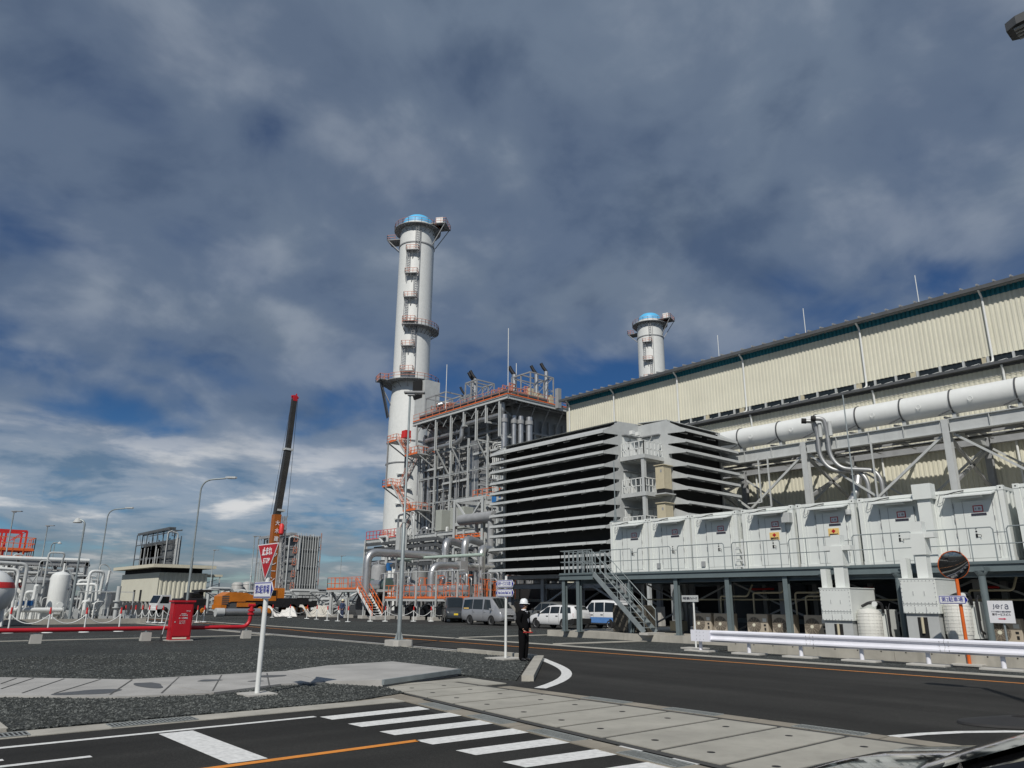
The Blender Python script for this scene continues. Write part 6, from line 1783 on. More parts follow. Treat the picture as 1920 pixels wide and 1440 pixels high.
MB().beam(p2 - bd * .3, p2 + bd * .4, .55, .6, (0, 1, 0)).tube([p2 + V((-.4, 0, .3)), p2 + V((.5, 0, .2))], .14, 10).beam(p2 + V((.1, 0, .2)), p2 + V((.25, 0, .7)), .14).build('boom_head', RED, t)
MB().tube([p2 + V((.45, 0, 0)), p1 + V((1.3, 0, 0)), p0 + V((1.2, 0, 1))], .025, 5).tube([p2 + V((-.3, 0, 0)), p1 + V((-.75, 0, 0))], .02, 5).build('hoist_rope', BLACKP, t)
j0, j1 = pY(535, 1120, CY - .5), pY(534, 968, CY - .5)
j0 = pY(523, 1110, CY - .5)
jb = MB()
for dx in (-.3, .3):
    for dy in (-.2, .2): jb.beam(j0 + V((dx, dy, 0)), j1 + V((dx * .5, dy, 0)), .09)
for k in range(12):
    a, c = j0.lerp(j1, k / 12), j0.lerp(j1, (k + 1) / 12); jb.beam(a + V((-.3, -.2, 0)), c + V((.3, -.2, 0)), .06)
jb.build('stowed_jib', MGREY, t)
MB().lathe([(.12, 0), (.28, .15), (.28, 1.1), (.12, 1.3)], (j1.x - .4, CY - .8, j1.z - 2.2), 12).build('hook_block', REDBRIGHT, t)
MB().pipe([p0 + V((1.1, -.3, .3)), p0 + V((1.2, -.3, 2.2)), p1 + V((.6, -.3, -3.2))], .2, .3, 10).build('boom_ram', LGREY, t)
xd = (p0 - p1).normalized()
for k, ch in enumerate('大木建設クレーン'):
    c = p1.lerp(p0, .12 + k * .105); u = -xd
    text(ch, .62, SIGNWHITE, bs, (c.x, CY - .482, c.z), u.cross(V((0, 1, 0))) * -1 if u.cross(V((0, 1, 0))).x < 0 else u.cross(V((0, 1, 0))), u, .55, bold=.01)
def truck(name, label, x, y, cabm, bodym, L, H, rz):
    t = thing(name, label, 'truck', (0, 0, 0))
    MB().prism([(L / 2, -1, .6), (L / 2 + .02, -1, 1.2), (L / 2 - .35, -1, 2.15), (L / 2 - 1.5, -1, 2.2), (L / 2 - 1.6, -1, .6)], (0, 2, 0)).build('cab', cabm, t)
    MB().prism([(L / 2 + .03, -.9, 1.28), (L / 2 - .31, -.9, 2.1), (L / 2 - .30, .9, 2.1), (L / 2 + .04, .9, 1.28)], (.02, 0, .01)).build('windscreen', GLASS, t)
    for s in (-1.012, 1.004): MB().prism([(L / 2 - .2, s, 1.25), (L / 2 - .5, s, 2.0), (L / 2 - 1.3, s, 2.0), (L / 2 - 1.3, s, 1.25)], (0, .008, 0)).build('side_window', GLASS, t)
    MB().box(-L / 2, L / 2 - 1.7, -1, 1, .75, 1.05).build('bed', DGREY, t)
    MB().box(-L / 2, L / 2 - 1.8, -1.0, 1.0, 1.06, H).build('load_body', bodym, t)
    MB().box(L / 2 - .02, L / 2 + .1, -1, 1, .45, .75).build('bumper', cabm, t)
    for s in (-.7, .7): MB().box(L / 2 + .02, L / 2 + .05, s - .18, s + .18, .85, 1.05).build('headlamp', HEADL, t)
    for x_ in (L / 2 - .9, -L / 2 + 1.2):
        for s in (-.9, .9): box_wheel(t, x_, s, .42, .25)
    return place(t, (x, y, 0), rz)
q_ = pY(318, 1147, 96); truck('white_truck', 'white flatbed truck parked before the cream pavilion', q_.x + .6, 96, WHITECAR, DGREY, 5.4, 1.5, R(190))
t = thing('black_loader', 'black wheeled crane loader behind the red hose cabinet', 'loader', (0, 0, 0))
q_ = pY(352, 1147, 90)
MB().rbox((0, 0, 1.2), 3.2, 1.9, 1.2, .1).rbox((.4, 0, 2.0), 1.6, 1.5, .9, .1).build('body', BLACKP, t)
MB().box(-.1, .9, -.77, -.755, 1.9, 2.35).build('window', GLASS, t)
MB().beam((-1.6, .6, 1.2), (1.7, .6, 2.7), .3, .35).beam((1.7, .6, 2.7), (1.7, .6, 1.6), .3).build('boom', DGREY, t)
MB().box(.6, 2.0, -.9, .9, 2.5, 2.75).build('counter_frame', BLACKP, t)
MB().box(1.0, 1.7, -1.0, -.96, .5, .75).build('red_panel', REDBRIGHT, t)
for x in (-1, 1.2):
    for s in (-.85, .85): box_wheel(t, x, s, .5, .35)
place(t, (q_.x, 90, 0), R(8))

# ------------------------------------------------------------------ people
def skin(name, pts, edges, rad, m, parent, lv=2, keep=True):
    me = bpy.data.meshes.new(name); me.from_pydata([V(p) for p in pts], edges, [])
    o = bpy.data.objects.new(name, me); COL.objects.link(o)
    o.modifiers.new('skin', 'SKIN').use_smooth_shade = True
    for v, r in zip(me.skin_vertices[0].data, rad): v.radius = r if isinstance(r, tuple) else (r, r)
    me.skin_vertices[0].data[0].use_root = True
    sb = o.modifiers.new('sub', 'SUBSURF'); sb.levels = sb.render_levels = lv
    bpy.context.view_layer.update()
    m2 = bpy.data.meshes.new_from_object(o.evaluated_get(bpy.context.evaluated_depsgraph_get()))
    bpy.data.objects.remove(o)
    m2.materials.clear(); m2.materials.append(m); m2.name = name
    m2.polygons.foreach_set('use_smooth', [True] * len(m2.polygons))
    if not keep: return m2
    o = bpy.data.objects.new(name, m2); COL.objects.link(o); o.parent = parent
    return o
def person(label, loc, rz, jacketm, trouserm, helmetm, suit=True, k=1.0, turn=0.0):
    ct, sn = math.cos(turn), math.sin(turn)
    def hd(p): return (p[0] * ct - p[1] * sn, p[0] * sn + p[1] * ct, p[2])
    def turned(m):
        m.v = [hd(v) for v in m.v]; return m
    t = thing('person', label, 'person', (0, 0, 0))
    SK = mat('skin_tone', (.42, .25, .17), .5, var=.08)
    sh = {}
    P0 = [(0, 0, .93), (0, 0, 1.10), (0, 0, 1.27), (0, 0, 1.42), (.012, 0, 1.49), (.03, 0, 1.56), (.022, 0, 1.64),
         (0, .095, .88), (.015, .10, .48), (-.02, .10, .09), (.13, .115, .045), (0, -.095, .88), (.015, -.10, .48), (-.02, -.10, .09), (.13, -.115, .045),
         (0, .17, 1.39), (-.03, .235, 1.12), (.13, .17, .90), (0, -.17, 1.39), (-.03, -.235, 1.12), (.13, -.17, .90)]
    P = [hd(p) if p[2] > 1.5 else p for p in P0]
    E = [(0, 1), (1, 2), (2, 3), (3, 4), (4, 5), (5, 6), (0, 7), (7, 8), (8, 9), (9, 10), (0, 11), (11, 12), (12, 13), (13, 14), (3, 15), (15, 16), (16, 17), (3, 18), (18, 19), (19, 20)]
    rad = [.125, .115, .13, .075, .055, .082, .098, .085, .06, .03, .018, .085, .06, .03, .018, .06, .045, .03, .06, .045, .03]
    body = skin('body', P, E, rad, SK, t)
    # hands and face features go into the same body mesh
    bm = bmesh.new(); bm.from_mesh(body.data)
    def merge(mesh): bm.from_mesh(mesh); bpy.data.meshes.remove(mesh)
    for s in (1, -1):
        w = V((.13, s * .17, .90)); d = V((.45, -s * .35, -.82)).normalized(); ac = V((0, 1, 0)) * s; fw = d.cross(ac).normalized()
        hp = [w, w + d * .05, w + d * .085]
        merge(skin('palm', hp, [(0, 1), (1, 2)], [(.026, .022), (.036, .02), (.034, .017)], SK, None, 2, False))
        for i, (oy, ln) in enumerate(((-.028, .065), (-.01, .075), (.009, .07), (.026, .055))):
            b0 = w + d * .085 + ac * oy
            cu = V((1, 0, 0)) * .02
            q = [b0 - d * .015, b0 + d * ln * .4 + cu, b0 + d * ln * .7 + cu * .4, b0 + d * ln * .8 - cu * 1.2]
            merge(skin('finger', q, [(0, 1), (1, 2), (2, 3)], [.010, .0095, .0085, .007], SK, None, 1, False))
        b0 = w + d * .03 - ac * .028
        merge(skin('thumb', [b0, b0 - ac * .022 + d * .025 + V((.01, 0, 0)), b0 - ac * .025 + d * .055 + V((.015, 0, 0))], [(0, 1), (1, 2)], [.012, .0105, .008], SK, None, 1, False))
    merge(skin('nose', [hd(p) for p in ((.105, 0, 1.635), (.128, 0, 1.605), (.112, 0, 1.59))], [(0, 1), (1, 2)], [.011, .016, .012], SK, None, 1, False))
    merge(skin('chin', [hd(p) for p in ((.06, 0, 1.545), (.095, 0, 1.535))], [(0, 1)], [.04, .026], SK, None, 1, False))
    for s in (1, -1): merge(skin('ear', [hd(p) for p in ((.02, s * .092, 1.60), (.015, s * .10, 1.64))], [(0, 1)], [(.016, .012), (.02, .012)], SK, None, 1, False))
    bm.to_mesh(body.data); bm.free()
    e = MB()
    for s in (1, -1): e.lathe([(0, -.004), (.012, 0), (0, .006)], (.108, s * .034, 1.642), 8, 'x').box(.102, .112, s * .034 - .02, s * .034 + .02, 1.66, 1.668)
    e.box(.108, .113, -.022, .022, 1.566, 1.572)
    turned(e).build('face_marks', INK, body)
    # clothes follow the same skeleton with larger radii
    jp = [(0, 0, .83), (0, 0, .95), (0, 0, 1.10), (0, 0, 1.27), (-.005, 0, 1.41), (0, .185, 1.395), (-.03, .25, 1.12), (.115, .178, .915), (0, -.185, 1.395), (-.03, -.25, 1.12), (.115, -.178, .915), (0, 0, 1.475)]
    skin('jacket', jp, [(0, 1), (1, 2), (2, 3), (3, 4), (4, 5), (5, 6), (6, 7), (4, 8), (8, 9), (9, 10), (4, 11)], [(.145, .14), (.19, .155), (.19, .145), (.21, .16), (.14, .12), .105, .082, .062, .105, .082, .062, .07], jacketm, t)
    tp = [(0, 0, 1.06), (0, 0, .91), (0, .095, .86), (.018, .102, .48), (-.015, .103, -.0), (0, -.095, .86), (.018, -.102, .48), (-.015, -.103, -.0)]
    skin('trousers', tp, [(0, 1), (1, 2), (2, 3), (3, 4), (1, 5), (5, 6), (6, 7)], [.10, (.14, .13), .125, .098, .08, .125, .098, .08], trouserm, t)
    for s in (1, -1):
        skin('shoe', [(-.02, s * .103, .12), (-.05, s * .103, .055), (.03, s * .107, .05), (.15, s * .118, .038), (.19, s * .12, .032)], [(0, 1), (1, 2), (2, 3), (3, 4)], [(.055, .055), (.048, .05), (.045, .048), (.042, .036), (.03, .026)], BLACKP, t)
    if suit:
        v = MB().prism([(.098, -.07, 1.45), (.098, .07, 1.45), (.166, .014, 1.14), (.166, -.014, 1.14)], (.02, 0, 0)).build('shirt_front', SIGNWHITE, t)
        MB().prism([(.122, -.016, 1.44), (.122, .016, 1.44), (.186, .032, 1.15), (.188, 0, 1.1), (.186, -.032, 1.15)], (.012, 0, 0)).build('necktie', mat('tie_grey', (.16, .17, .2), .6, var=.5, scale=30), t)
        MB().lathe([(.082, 1.46), (.076, 1.51), (.066, 1.51)], (.008, 0, 0), 20).build('shirt_collar', SIGNWHITE, t)
        MB().tube([(.20, .20, .815), (.205, -.26, .835)], .016, 10).build('signal_baton', REDBRIGHT, t)
    turned(MB().lathe([(.085, 1.56), (.1, 1.62), (.104, 1.68), (.09, 1.70)], (-.022, 0, 0), 20)).build('hair', INK, t)
    hm = MB().lathe([(.155, 1.672), (.128, 1.685), (.124, 1.73), (.105, 1.79), (.06, 1.822), (0, 1.83)], (.012, 0, 0), 28)
    hm.prism([(.1, -.1, 1.668), (.19, -.06, 1.66), (.205, 0, 1.658), (.19, .06, 1.66), (.1, .1, 1.668)], (0, 0, .012))
    for y in (-.03, .03): hm.tube([(.10, y, 1.775), (.04, y, 1.826), (-.06, y, 1.808)], .008, 6)
    turned(hm).build('hard_hat', helmetm, t)
    turned(MB().tube([(.03, .115, 1.67), (.04, .09, 1.56), (.06, .0, 1.525), (.04, -.09, 1.56), (.03, -.115, 1.67)], .006, 5)).build('chin_strap', BLACKP, t)
    t.scale = (k, k, k)
    return place(t, loc, rz)
SUITB = mat('black_suit', (.006, .006, .007), .95, var=.3, spec=.12)
person('man in a black suit and white hard hat holding a red baton by the kerb', (15.7, 17.46, .03), math.atan2(-.92, .18), SUITB, SUITB, mat('hat_white', (.75, .78, .8), .3, var=.03), True, .965, R(38))
q_ = pY(641, 1155, 69.5)
person('distant worker in navy clothes and pale hard hat under the orange deck', (q_.x, 69.5, 0), R(200), mat('navy_cloth', (.03, .05, .11), .8), mat('navy_trousers', (.025, .04, .09), .8), mat('hat_cream', (.7, .65, .45), .4), False, 1.0)
# ------------------------------------------------------------------ left process yard
def legs(mb, x, y, r, z, n=4, w=.14):
    for k in range(n):
        a = 2 * math.pi * k / n + .5; mb.beam((x + r * math.cos(a), y + r * math.sin(a), 0), (x + r * .92 * math.cos(a), y + r * .92 * math.sin(a), z), w)
    return mb
tx, ty = 12.26, 64.4
t = thing('receiver_tank', 'tall round-topped white tank on legs, left of the cream pavilion', 'tank', (tx, ty, 0))
r = .66
MB().lathe([(0, .42), (.35, .48), (.58, .62), (r, .85), (r, 3.1), (.6, 3.36), (.36, 3.54), (0, 3.62)], (tx, ty, 0), 36).build('shell', WHITE, t)
lg = legs(MB(), tx, ty, .7, 1.3); lg.build('leg_frame', WHITE, t)
MB().lathe([(.0, -.08), (.2, -.08), (.2, .08), (0, .08)], (tx + .1, ty - .68, 1.25), 18, 'y').build('manhole', WHITE, t)
MB().tube([(tx + .1, ty, 3.55), (tx + .1, ty, 4.2)], .07, 8).build('top_nozzle', WHITE, t)
MB().box(tx + .5, tx + .56, ty - .5, ty - .3, 2.3, 2.4).build('name_plate', INK, t)
q_ = pY(190, 1110, 66)
t = thing('flat_tank', 'short wide white tank with a shallow lid among white pipes', 'tank', (q_.x, 66, 0))
MB().lathe([(0, .25), (.6, .3), (.76, .6), (.76, q_.z - .05), (.82, q_.z - .05), (.82, q_.z + .02), (.5, q_.z + .12), (0, q_.z + .18)], (q_.x, 66, 0), 36).build('shell', WHITE, t)
fx, fz = q_.x, q_.z
p_ = MB()
p_.pipe([(fx - 1.3, 64.6, .3), (fx - 1.3, 64.6, fz + 1.5), (fx - .3, 64.8, fz + 1.5), (fx - .3, 65.2, fz - .6), (fx - .8, 65, .6)], .11, .35, 12)
p_.pipe([(fx - 2.2, 65, fz + .5), (fx - .75, 64.4, fz + .55), (fx - .65, 64.4, fz - .8), (fx - .7, 64.4, .3)], .1, .3, 12)
p_.pipe([(fx + .15, 65.5, fz), (fx + .2, 65.3, fz + 1.6)], .09, .3, 10)
p_.build('white_pipe', WHITE, t)
v_ = MB()
for z in (1.0, 1.35, .6): v_.lathe([(0, -.04), (.18, -.04), (.18, .04), (0, .04)], (fx - .7, 64.4, z), 16)
v_.lathe([(.1, -.2), (.18, 0), (.1, .2)], (fx - .7, 64.4, .8), 14)
v_.build('valve', WHITE, t)
MB().rail([(fx - 2, 64, .1), (fx + 1.7, 63.6, .1)], fz - .1, 1.5, .03, 0).build('handrail', LGREY, t)
q_ = pY(222, 1112, 62)
t = thing('grey_standpipe', 'stubby grey standpipe with flanges left of the cream pavilion', 'pipe', (q_.x, 62, 0))
MB().tube([(q_.x, 62, 0), (q_.x, 62, 2.6)], .15, 14).build('pipe', LGREY, t)
MB().lathe([(.15, 1.5), (.27, 1.5), (.27, 1.58), (.15, 1.58), (.15, 1.05), (.27, 1.05), (.27, 1.12), (.15, 1.12)], (q_.x, 62, 0), 16).build('flange', LGREY, t)
def banded(px, yy, rr, zc, label):
    a = pY(px, 1105, yy)
    t = thing('banded_vessel', label, 'tank', (a.x, yy, 0), 'white vessels with a red band')
    prof = [(rr * math.sin(R(k)), zc - rr * math.cos(R(k))) for k in range(0, 181, 12)]
    MB().lathe(prof, (a.x, yy, 0), 36).build('shell', WHITE, t)
    MB().lathe([(rr * math.cos(R(12)) + .012, zc + rr * math.sin(R(12)) ), (rr * math.cos(R(20)) + .012, zc + rr * math.sin(R(20))), (rr * math.cos(R(27)) + .012, zc + rr * math.sin(R(27)))], (a.x, yy, 0), 36).build('red_band', REDBRIGHT, t)
    legs(MB(), a.x, yy, rr * .75, zc - rr * .6, 6, .2).build('support', WHITE, t)
banded(-22, 58, 1.45, 2.0, 'white vessel with a red band cut by the left edge of the photo')
banded(40, 74, 1.5, 2.2, 'white red-banded vessel half hidden behind grey pipes')
q_ = pY(72, 1088, 70)
t = thing('grey_tank', 'dull pale grey upright tank left of the tall white tank', 'tank', (q_.x, 70, 0))
MB().lathe([(.85, .2), (.85, q_.z), (.65, q_.z + .2), (0, q_.z + .3)], (q_.x, 70, 0), 30).build('shell', mat('tank_grey', (.33, .35, .36), .45, metal=.2, var=.1), t)
MB().lathe([(.86, q_.z - .2), (.93, q_.z - .2), (.93, q_.z - .05), (.86, q_.z - .05)], (q_.x, 70, 0), 30).build('top_flange', MGREY, t)
# pipe rack of the yard
t = thing('yard_pipe_rack', 'grey yard pipe rack carrying white and silver pipes above the left tanks', 'pipe rack', (8, 72, 0))
z0 = pY(60, 1056, 72).z; xa, xb = pY(-60, 1056, 72).x, pY(160, 1056, 72).x
f = MB()
for yy in (70.5, 74):
    f.hb((xa, yy, z0), (xb, yy, z0), .35, .2, .03); f.hb((xa, yy, z0 - 1.1), (xb, yy, z0 - 1.1), .22, .16, .03)
    m = 5
    for k in range(m): 
        x = xb - .2 - (xb - xa) * k / m; f.hb((x, yy, 0), (x, yy, z0 + .2), .28, .26, .03, (1, 0, 0))
for k in range(14): x = xb - (xb - xa) * k / 14; f.beam((x, 70.5, z0 - .1), (x, 74, z0 - .1), .12, .16)
f.build('rack_frame', MGREY, t)
f = MB()
for k, rr in enumerate((.16, .1, .13, .2, .08)):
    yy = 70.8 + k * .7; f.tube([(xa, yy, z0 + .3), (xb - k * .3, yy, z0 + .3)], rr, 8)
    f.tube([(xa, yy, z0 - .75), (xb - k * .5, yy, z0 - .75)], rr * .8, 8)
f.build('rack_pipe', WHITE, t)
f = MB()
q = random.Random(9)
for k in range(26):
    x = q.uniform(xa + 2, xb); yy = q.uniform(66, 73); zt = q.uniform(1.2, z0 + .8)
    f.pipe([(x, yy, .2), (x, yy, zt), (x + q.uniform(.3, 1.6), yy + q.uniform(-.3, .3), zt), (x + 1.0, yy + .2, zt - q.uniform(.4, 1.2))], q.choice((.04, .05, .07, .1)), .25, 7)
f.build('small_pipe', LGREY, t)
f = MB()
for k in range(16):
    x = q.uniform(xa + 3, xb + .5); yy = q.uniform(64, 68); zt = q.uniform(.8, 3.6)
    f.pipe([(x, yy, .2), (x, yy, zt), (x + q.uniform(-1, 1), yy, zt), (x + q.uniform(-1, 1), yy + 1, .5)], q.choice((.05, .08, .12)), .3, 8)
f.build('small_pipe', WHITE, t)
f = MB()
for k in range(18):
    x = q.uniform(xa + 4, xb + 2); yy = q.uniform(62.5, 66); f.cbox((x, yy, q.uniform(.2, .9)), q.uniform(.15, .5), .3, q.uniform(.2, .6)); f.tube([(x + .3, yy, .1), (x + .3, yy, q.uniform(.5, 1.3))], .06, 7)
f.build('valve_gear', LGREY, t)
f = MB()
for k in range(10):
    x = q.uniform(xa + 4, xb + 4); f.cbox((x, 71 + q.uniform(0, 4), q.uniform(.4, .9)), q.uniform(.6, 1.4), 1, q.uniform(.6, 1.8))
f.build('machinery', DGREY, t)
a = pY(40, 1131, 63); b = pY(57, 1131, 63)
t = thing('blue_actuator_valve', 'white manifold with two blue valve actuators by the left vessel', 'valve', (a.x, 63, 0))
for p in (a, b): MB().lathe([(0, -.2), (.18, -.16), (.2, 0), (.18, .16), (0, .2)], (p.x, 63, p.z), 14).build('actuator', BLUE, t)
MB().tube([(a.x - .6, 63, a.z - .45), (b.x + 2, 63, a.z - .45)], .16, 12).tube([(a.x, 63, a.z - .45), (a.x, 63, a.z)], .08, 8).tube([(b.x, 63, a.z - .45), (b.x, 63, a.z)], .08, 8).build('manifold', WHITE, t)
f = MB()
for k in range(4): x = a.x - .4 + k * .8; f.tube([(x, 63, 0), (x, 63, a.z - .5)], .06, 8)
f.build('stand', WHITE, t)
for k, (px, r0) in enumerate(((52, 1058), (36, 1068))):
    a = pY(px, r0, 62.5)
    t = thing('bent_pipe', ('tall bent grey pipe before the left vessels', 'tall bent white pipe before the left vessels')[k], 'pipe', (a.x, 62.5, 0))
    MB().pipe([(a.x, 62.5, .3), (a.x, 62.5, a.z), (a.x - 3.0, 62.5, a.z + .1)], (.12, .1)[k], .4, 12).build('pipe', (LGREY, WHITE)[k], t)
t = thing('concrete_bund', 'low concrete bund wall in front of the white tanks', 'low wall', (8, 60, 0))
MB().box(xa, fx + 2, 60.6, 60.9, 0, .35).box(xa, fx - 2, 62, 76, .0, .2).build('bund', CONC, t)
# red gantry at the far left
YG = 95.0
t = thing('red_gantry', 'red steel gantry with orange railings above the far left pipework', 'gantry', (5, YG, 0))
f = MB()
pl = [pY(2, 1040, YG), pY(12, 992, YG), pY(46, 997, YG), pY(46, 1050, YG)]
zg, zt, zp = pY(30, 1046, YG).z, pY(30, 995, YG).z, pY(30, 1030, YG).z
x0, x1 = pY(-20, 1030, YG).x, pY(62, 1030, YG).x
for x in (pY(6, 1030, YG).x, pY(45, 1030, YG).x, x0):
    for yy in (YG, YG + 3): f.beam((x, yy, 0), (x, yy, zt), .18)
for yy in (YG, YG + 3): f.beam((x0, yy, zp), (x1, yy, zp), .28, .3).beam((x0, yy, zt), (pY(45, 1030, YG).x, yy, zt), .2); f.beam((x0, yy, zt), (pY(6, 1030, YG).x, yy, zt - 1.2), .08).beam((pY(20, 1030, YG).x, yy, zt - 1), (pY(45, 1030, YG).x, yy, zt), .08)
f.build('gantry_frame', REDBRIGHT, t)
f = MB().box(x0, x1, YG - .6, YG + 3.2, zp - .1, zp)
for z in (zp, zp - 1.3): f.rail([(x0, YG - .6, z), (x1, YG - .6, z), (x1, YG + 3.2, z)], 1.2, 1.1, .035, 1, .12)
f.build('gantry_railing', ORANGE, t)
MB().box(x0, x1 + 4, YG - 1, YG + 4, 0, zp - 1.9).build('gantry_base', MGREY, t)
MB().lathe([(2.2, zp - 2.2), (2.2, zp - 1.7), (1.2, zp - 1.2), (0, zp - 1.1)], ((x0 + x1) / 2 + .6, YG, 0), 24).build('dome', WHITE, t)

# ------------------------------------------------------------------ cream pavilion
YB = 140.0
c0 = pY(290, 1057, YB); c1 = pY(403, 1064, YB); xL, xR, zr = c0.x, c1.x, c0.z
yb2 = pX(215, 1066, xL).y
t = thing('cream_pavilion', 'cream boxy building with overhanging flat roof in the left distance', 'building', ((xL + xR) / 2, YB + 8, 0))
MB().box(xL - .2, xR + .2, YB - .2, yb2, zr - .55, zr).build('roof', mat('cream_roof', (.62, .59, .47), .6, var=.06), t)
w = MB()
corr = []
x = xL + 1.3
zt_, zb_ = zr - 1.35, pY(300, 1128, YB).z
pts = []
while x < xR - 1.2: pts += [(x, 0), (x + .3, 0), (x + .38, -.12), (x + .68, -.12)]; x += .76
n = len(pts); w.add([(px, YB + 1.2 + dy, z) for z in (zb_, zt_) for px, dy in pts], [(i, i + 1, n + i + 1, n + i) for i in range(n - 1)])
w.build('corrugated_wall', CREAM, t)
MB().box(xL + 1.28, xL + 1.35, YB + 1.1, yb2 - 1.2, zb_, zt_).box(xL + 1.36, xR - 1.4, YB + 1.3, yb2 - 1.3, zb_ + .02, zt_ - .02).build('side_wall', CREAM, t)
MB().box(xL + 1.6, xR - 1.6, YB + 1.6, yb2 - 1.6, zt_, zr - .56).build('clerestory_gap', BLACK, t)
for k in (0, 1):
    yy = yb2 - 12 + k * 4 - 3
    MB().box(xL + 1.2, xL + 1.275, yy - .5, yy + .5, zb_ + .1, zb_ + 2.0).build('slit_window', BLACK, t)
f = MB()
for k in range(9):
    f.box(xL + 1.6 + k * 1.0, xL + 1.9 + k * 1.0, YB + 1.4, YB + 1.8, 0, zb_)
    f.box(xL + 1.4, xL + 1.8, YB + 2 + k * 2.4, YB + 2.4 + k * 2.4, 0, zb_)
f.build('stilt', CONC2, t)
a = pY(404, 1080, YB + 6); MB().box(xR - 1, a.x + .6, YB + 4, YB + 8, a.z - .2, a.z + .2).build('side_canopy', MATS['cream_roof'], t)
f = MB()
for x in (xR - .2, a.x + .2): f.beam((x, YB + 4.2, 0), (x, YB + 4.2, a.z - .2), .15).beam((x, YB + 7.8, 0), (x, YB + 7.8, a.z - .2), .15)
for k in range(6): f.beam((xR - .2, YB + 4.2, k * .9), (a.x + .2, YB + 4.2, k * .9 + .9), .1)
f.build('canopy_post', LGREY, t)

# ------------------------------------------------------------------ distant pipe frames
def far_frame(label, xl, xr, y, z0, zt1, zt2, pm, fm, seed, orange=False, front=.42, D=None):
    t = thing('distant_boiler_frame', label, 'steel frame', ((xl + xr) / 2, y, 0), 'distant boiler frames')
    W = max(xr - xl, 9.0); q = random.Random(seed); D = D or W * 1.1
    f = MB(); xm = xl + W * front
    for yy in (y, y + D * .33, y + D * .66, y + D):
        for x in (xl, xm, xr):
            f.beam((x, yy, 0), (x, yy, zt2 if x == xr else zt1 + (0 if x == xm else -.6)), W * .03)
    for x in (xl, xm, xr):
        for z in (.35, .62, .82, .97): f.beam((x, y, zt1 * z), (x, y + D, zt1 * z), W * .022, W * .03)
    for z in (.3, .55, .78, .96): f.beam((xl, y, zt1 * z), (xr, y, zt1 * z), W * .022, W * .03)
    for k in range(7): f.beam((xl + W * .02, y + D * k / 7, zt1 * .82), (xl + W * .02, y + D * (k + .6) / 7, zt1 * .97), W * .012)
    f.box(xl, xm, y, y + D, zt1 - .5, zt1)
    f.build('steel_frame', fm, t)
    f = MB()
    m = 9
    for k in range(m):
        x = xm + W * .05 + (xr - xm - W * .08) * k / m; f.tube([(x, y - .3, z0), (x, y - .3, zt2 - q.uniform(.2, 1.2))], W * q.choice((.009, .011, .014)), 7)
    for k in range(10):
        yy = y + D * q.uniform(.05, .95); f.tube([(xl - .2, yy, z0), (xl - .2, yy, zt1 * q.uniform(.6, .8))], W * .012, 6)
    f.build('vertical_pipe', pm, t)
    f = MB().box(xm + W * .06, xr - W * .03, y + .3, y + D, z0, zt2 - 1).box(xl + W * .2, xm, y + D * .4, y + D, z0, zt1 * .8)
    f.build('inner_casing', mat('far_casing', (.13, .14, .145), .6), t)
    f = MB().pipe([(xl - W * .03, y - .2, z0), (xl - W * .03, y - .2, zt1 * .93), (xl + W * .1, y - .2, zt1 * .95)], W * .02, W * .05, 8)
    f.pipe([(xm + W * .1, y - .4, zt1 * .5), (xm + W * .1, y - .4, zt1 * .92), (xm - W * .1, y - .4, zt1 * .94)], W * .025, W * .06, 8)
    f.build('bent_pipe', pm, t)
    for k in range(5):
        z = zt1 * (.25 + .16 * k); p = MB().box(xl + W * .1, xm + W * .02, y - W * .05, y, z - .2, z).rail([(xl + W * .1, y - W * .05, z), (xm + W * .02, y - W * .05, z)], 1.3, 1.2, .06, 1)
        if orange: p.rail([(xr, y - .1, z + 1), (xr + W * .05, y + 1, z + 1)], 1.3, .8, .06, 2)
        p.build('access_deck', (PORANGE if orange else fm), t)
    f = MB().box(xl, xr, y - .5, y + D, .1, z0 + .1); f.build('plinth', MGREY, t)
    return t
a, b = pY(545, 1000, 180), pY(603, 1000, 180)
far_frame('distant silver pipe frame with orange decks just right of the crane boom', a.x, b.x, 180, 3.4, b.z - .3, b.z, LGREY, MGREY, 3, True, .18, 19.3)
a, b = pY(318, 990, 250), pY(342, 993, 250)
far_frame('dark grey distant steel frame rising behind the cream pavilion roof', a.x, b.x, 250, 6, b.z + .6, b.z - 2, LGREY, mat('far_dark_steel', (.10, .11, .12), .6), 6, False, .2, 34)
# grey twin tanks
for k, (px, lab) in enumerate(((446, 'left one of two round grey tanks behind the orange crane'), (469, 'right one of two round grey tanks behind the orange crane'))):
    a = pY(px, 1091 - k, 150)
    t = thing('twin_tank', lab, 'tank', (a.x, 150 + k, 0), 'pair of grey round tanks')
    MB().lathe([(1.1, .2), (1.1, a.z - .5), (.9, a.z - .2), (.5, a.z - .03), (0, a.z)], (a.x, 150 + k, 0), 28).build('shell', mat('twin_grey', (.40, .40, .39), .5, var=.06), t)
    MB().lathe([(1.11, a.z - .62), (1.15, a.z - .62), (1.15, a.z - .52), (1.11, a.z - .52)], (a.x, 150 + k, 0), 28).build('rim_band', LGREY, t)
    legs(MB(), a.x, 150 + k, 1.1, .5, 6, .12).build('foot', MGREY, t)
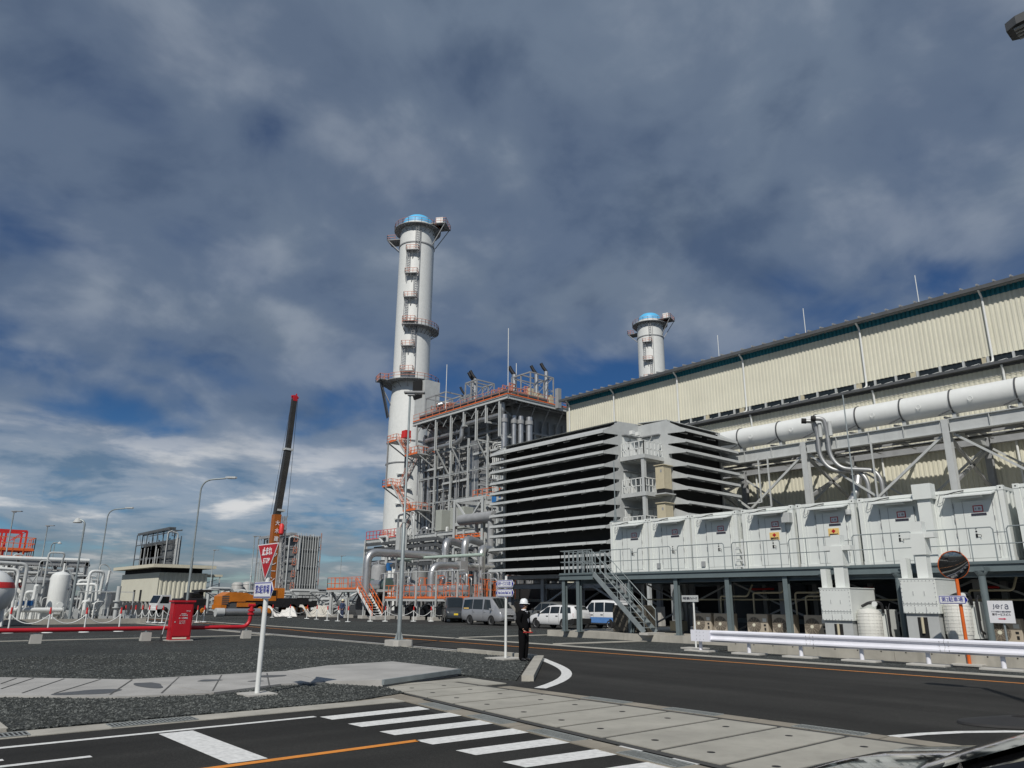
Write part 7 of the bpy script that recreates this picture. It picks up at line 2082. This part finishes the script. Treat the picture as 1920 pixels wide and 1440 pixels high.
# ground level pipework and tarpaulins
t = thing('tarpaulin', 'bright white tarpaulin draped over low pipework near the crane wheels', 'tarpaulin', (36, 80, 0))
def drape(px0, px1, r_top, yy, seed, m, parent, depth=2.0):
    q = random.Random(seed); a, b = pY(px0, 1158, yy), pY(px1, 1158, yy); H = pY((px0 + px1) / 2, r_top, yy).z
    nx, ny = 60, 14; vs = []
    peaks = [(q.uniform(0, 1), q.uniform(.4, 1)) for _ in range(4)] + [(.06, 1), (.95, .95)]
    for j in range(ny + 1):
        for i in range(nx + 1):
            u = i / nx; v = j / ny
            h = max(.25, max(p[1] * max(0, 1 - abs(u - p[0]) * 4) for p in peaks)) * H * math.sin(min(1, v * 1.25 + .0) * math.pi / 2)
            vs.append((a.x + (b.x - a.x) * u + .05 * math.sin(u * 31 + v * 3), yy + depth * v + .22 * math.sin(u * 26) * (1 - v), max(.02, h + .05 * math.sin(u * 19 + 1))))
    MB().add(vs, [(j * (nx + 1) + i, j * (nx + 1) + i + 1, (j + 1) * (nx + 1) + i + 1, (j + 1) * (nx + 1) + i) for j in range(ny) for i in range(nx)], True).build('sheet', m, parent)
drape(513, 559, 1136, 78, 2, TARP, t)
t = thing('tarpaulin', 'crumpled dirty white tarpaulin heap left of the orange deck', 'tarpaulin', (40, 78, 0))
drape(575, 622, 1134, 76, 5, mat('dirty_tarp', (.5, .48, .43), .85, var=.3, scale=2, bump=.5, bscale=4), t)
t = thing('ground_pipe', 'silver lagged pipe lying low beside the red valve', 'pipe', (20, 60, 0))
a, b = pY(420, 1152, 70), pY(490, 1152, 70)
MB().tube([(a.x, 70, .6), (b.x, 70.5, .6)], .34, 14).build('pipe', SILVER, t)
MB().tube([(a.x - .8, 70, .6), (a.x - .05, 70, .6)], .38, 14).build('pipe_end', LGREY, t)
t = thing('low_pipe_field', 'tangle of low grey pipes and railings behind the crane and pavilion', 'pipework', (60, 120, 0))
q = random.Random(14); f = MB()
for k in range(70):
    px = q.uniform(380, 640); yy = q.uniform(95, 150); a = pY(px, 1140, yy); z = q.uniform(.6, 3.2)
    f.pipe([(a.x, yy, 0), (a.x, yy, z), (a.x + q.uniform(-5, 5), yy + q.uniform(-1, 1), z), (a.x + q.uniform(-5, 5), yy + 1, .2)], q.choice((.06, .1, .16, .25)), .4, 6)
f.build('pipe', LGREY, t)
f = MB()
for k in range(7):
    px = 470 + k * 24; yy = 110 + (k % 3) * 8; a = pY(px, 1130, yy); f.rail([(a.x - 5, yy, 1.2), (a.x + 5, yy, 1.2)], 1.2, 1.2, .04, 2)
f.build('railing', MGREY, t)
t = thing('site_shed', 'pale grey low cabin among pipes right of the crane', 'shed', (50, 120, 0))
a, b = pY(560, 1128, 120), pY(610, 1128, 120)
MB().box(a.x, b.x, 120, 123, 0, 3.4).build('wall', LGREY, t); MB().box(a.x - .2, b.x + .2, 119.8, 123.2, 3.4, 3.55).build('roof', MGREY, t)
t = thing('low_plant_wall', 'long dark line of far plant on the horizon', 'plant', (0, 330, 0))
q = random.Random(77); f = MB(); x = -60
while x < 190:
    w = q.uniform(3, 12); f.box(x, x + w, 330 + q.uniform(0, 20), 360, 0, q.uniform(1.2, 4.5)); x += w + q.uniform(0, 5)
f.build('plant_block', mat('far_plant', (.10, .11, .12), .8, var=.4, scale=.2), t)
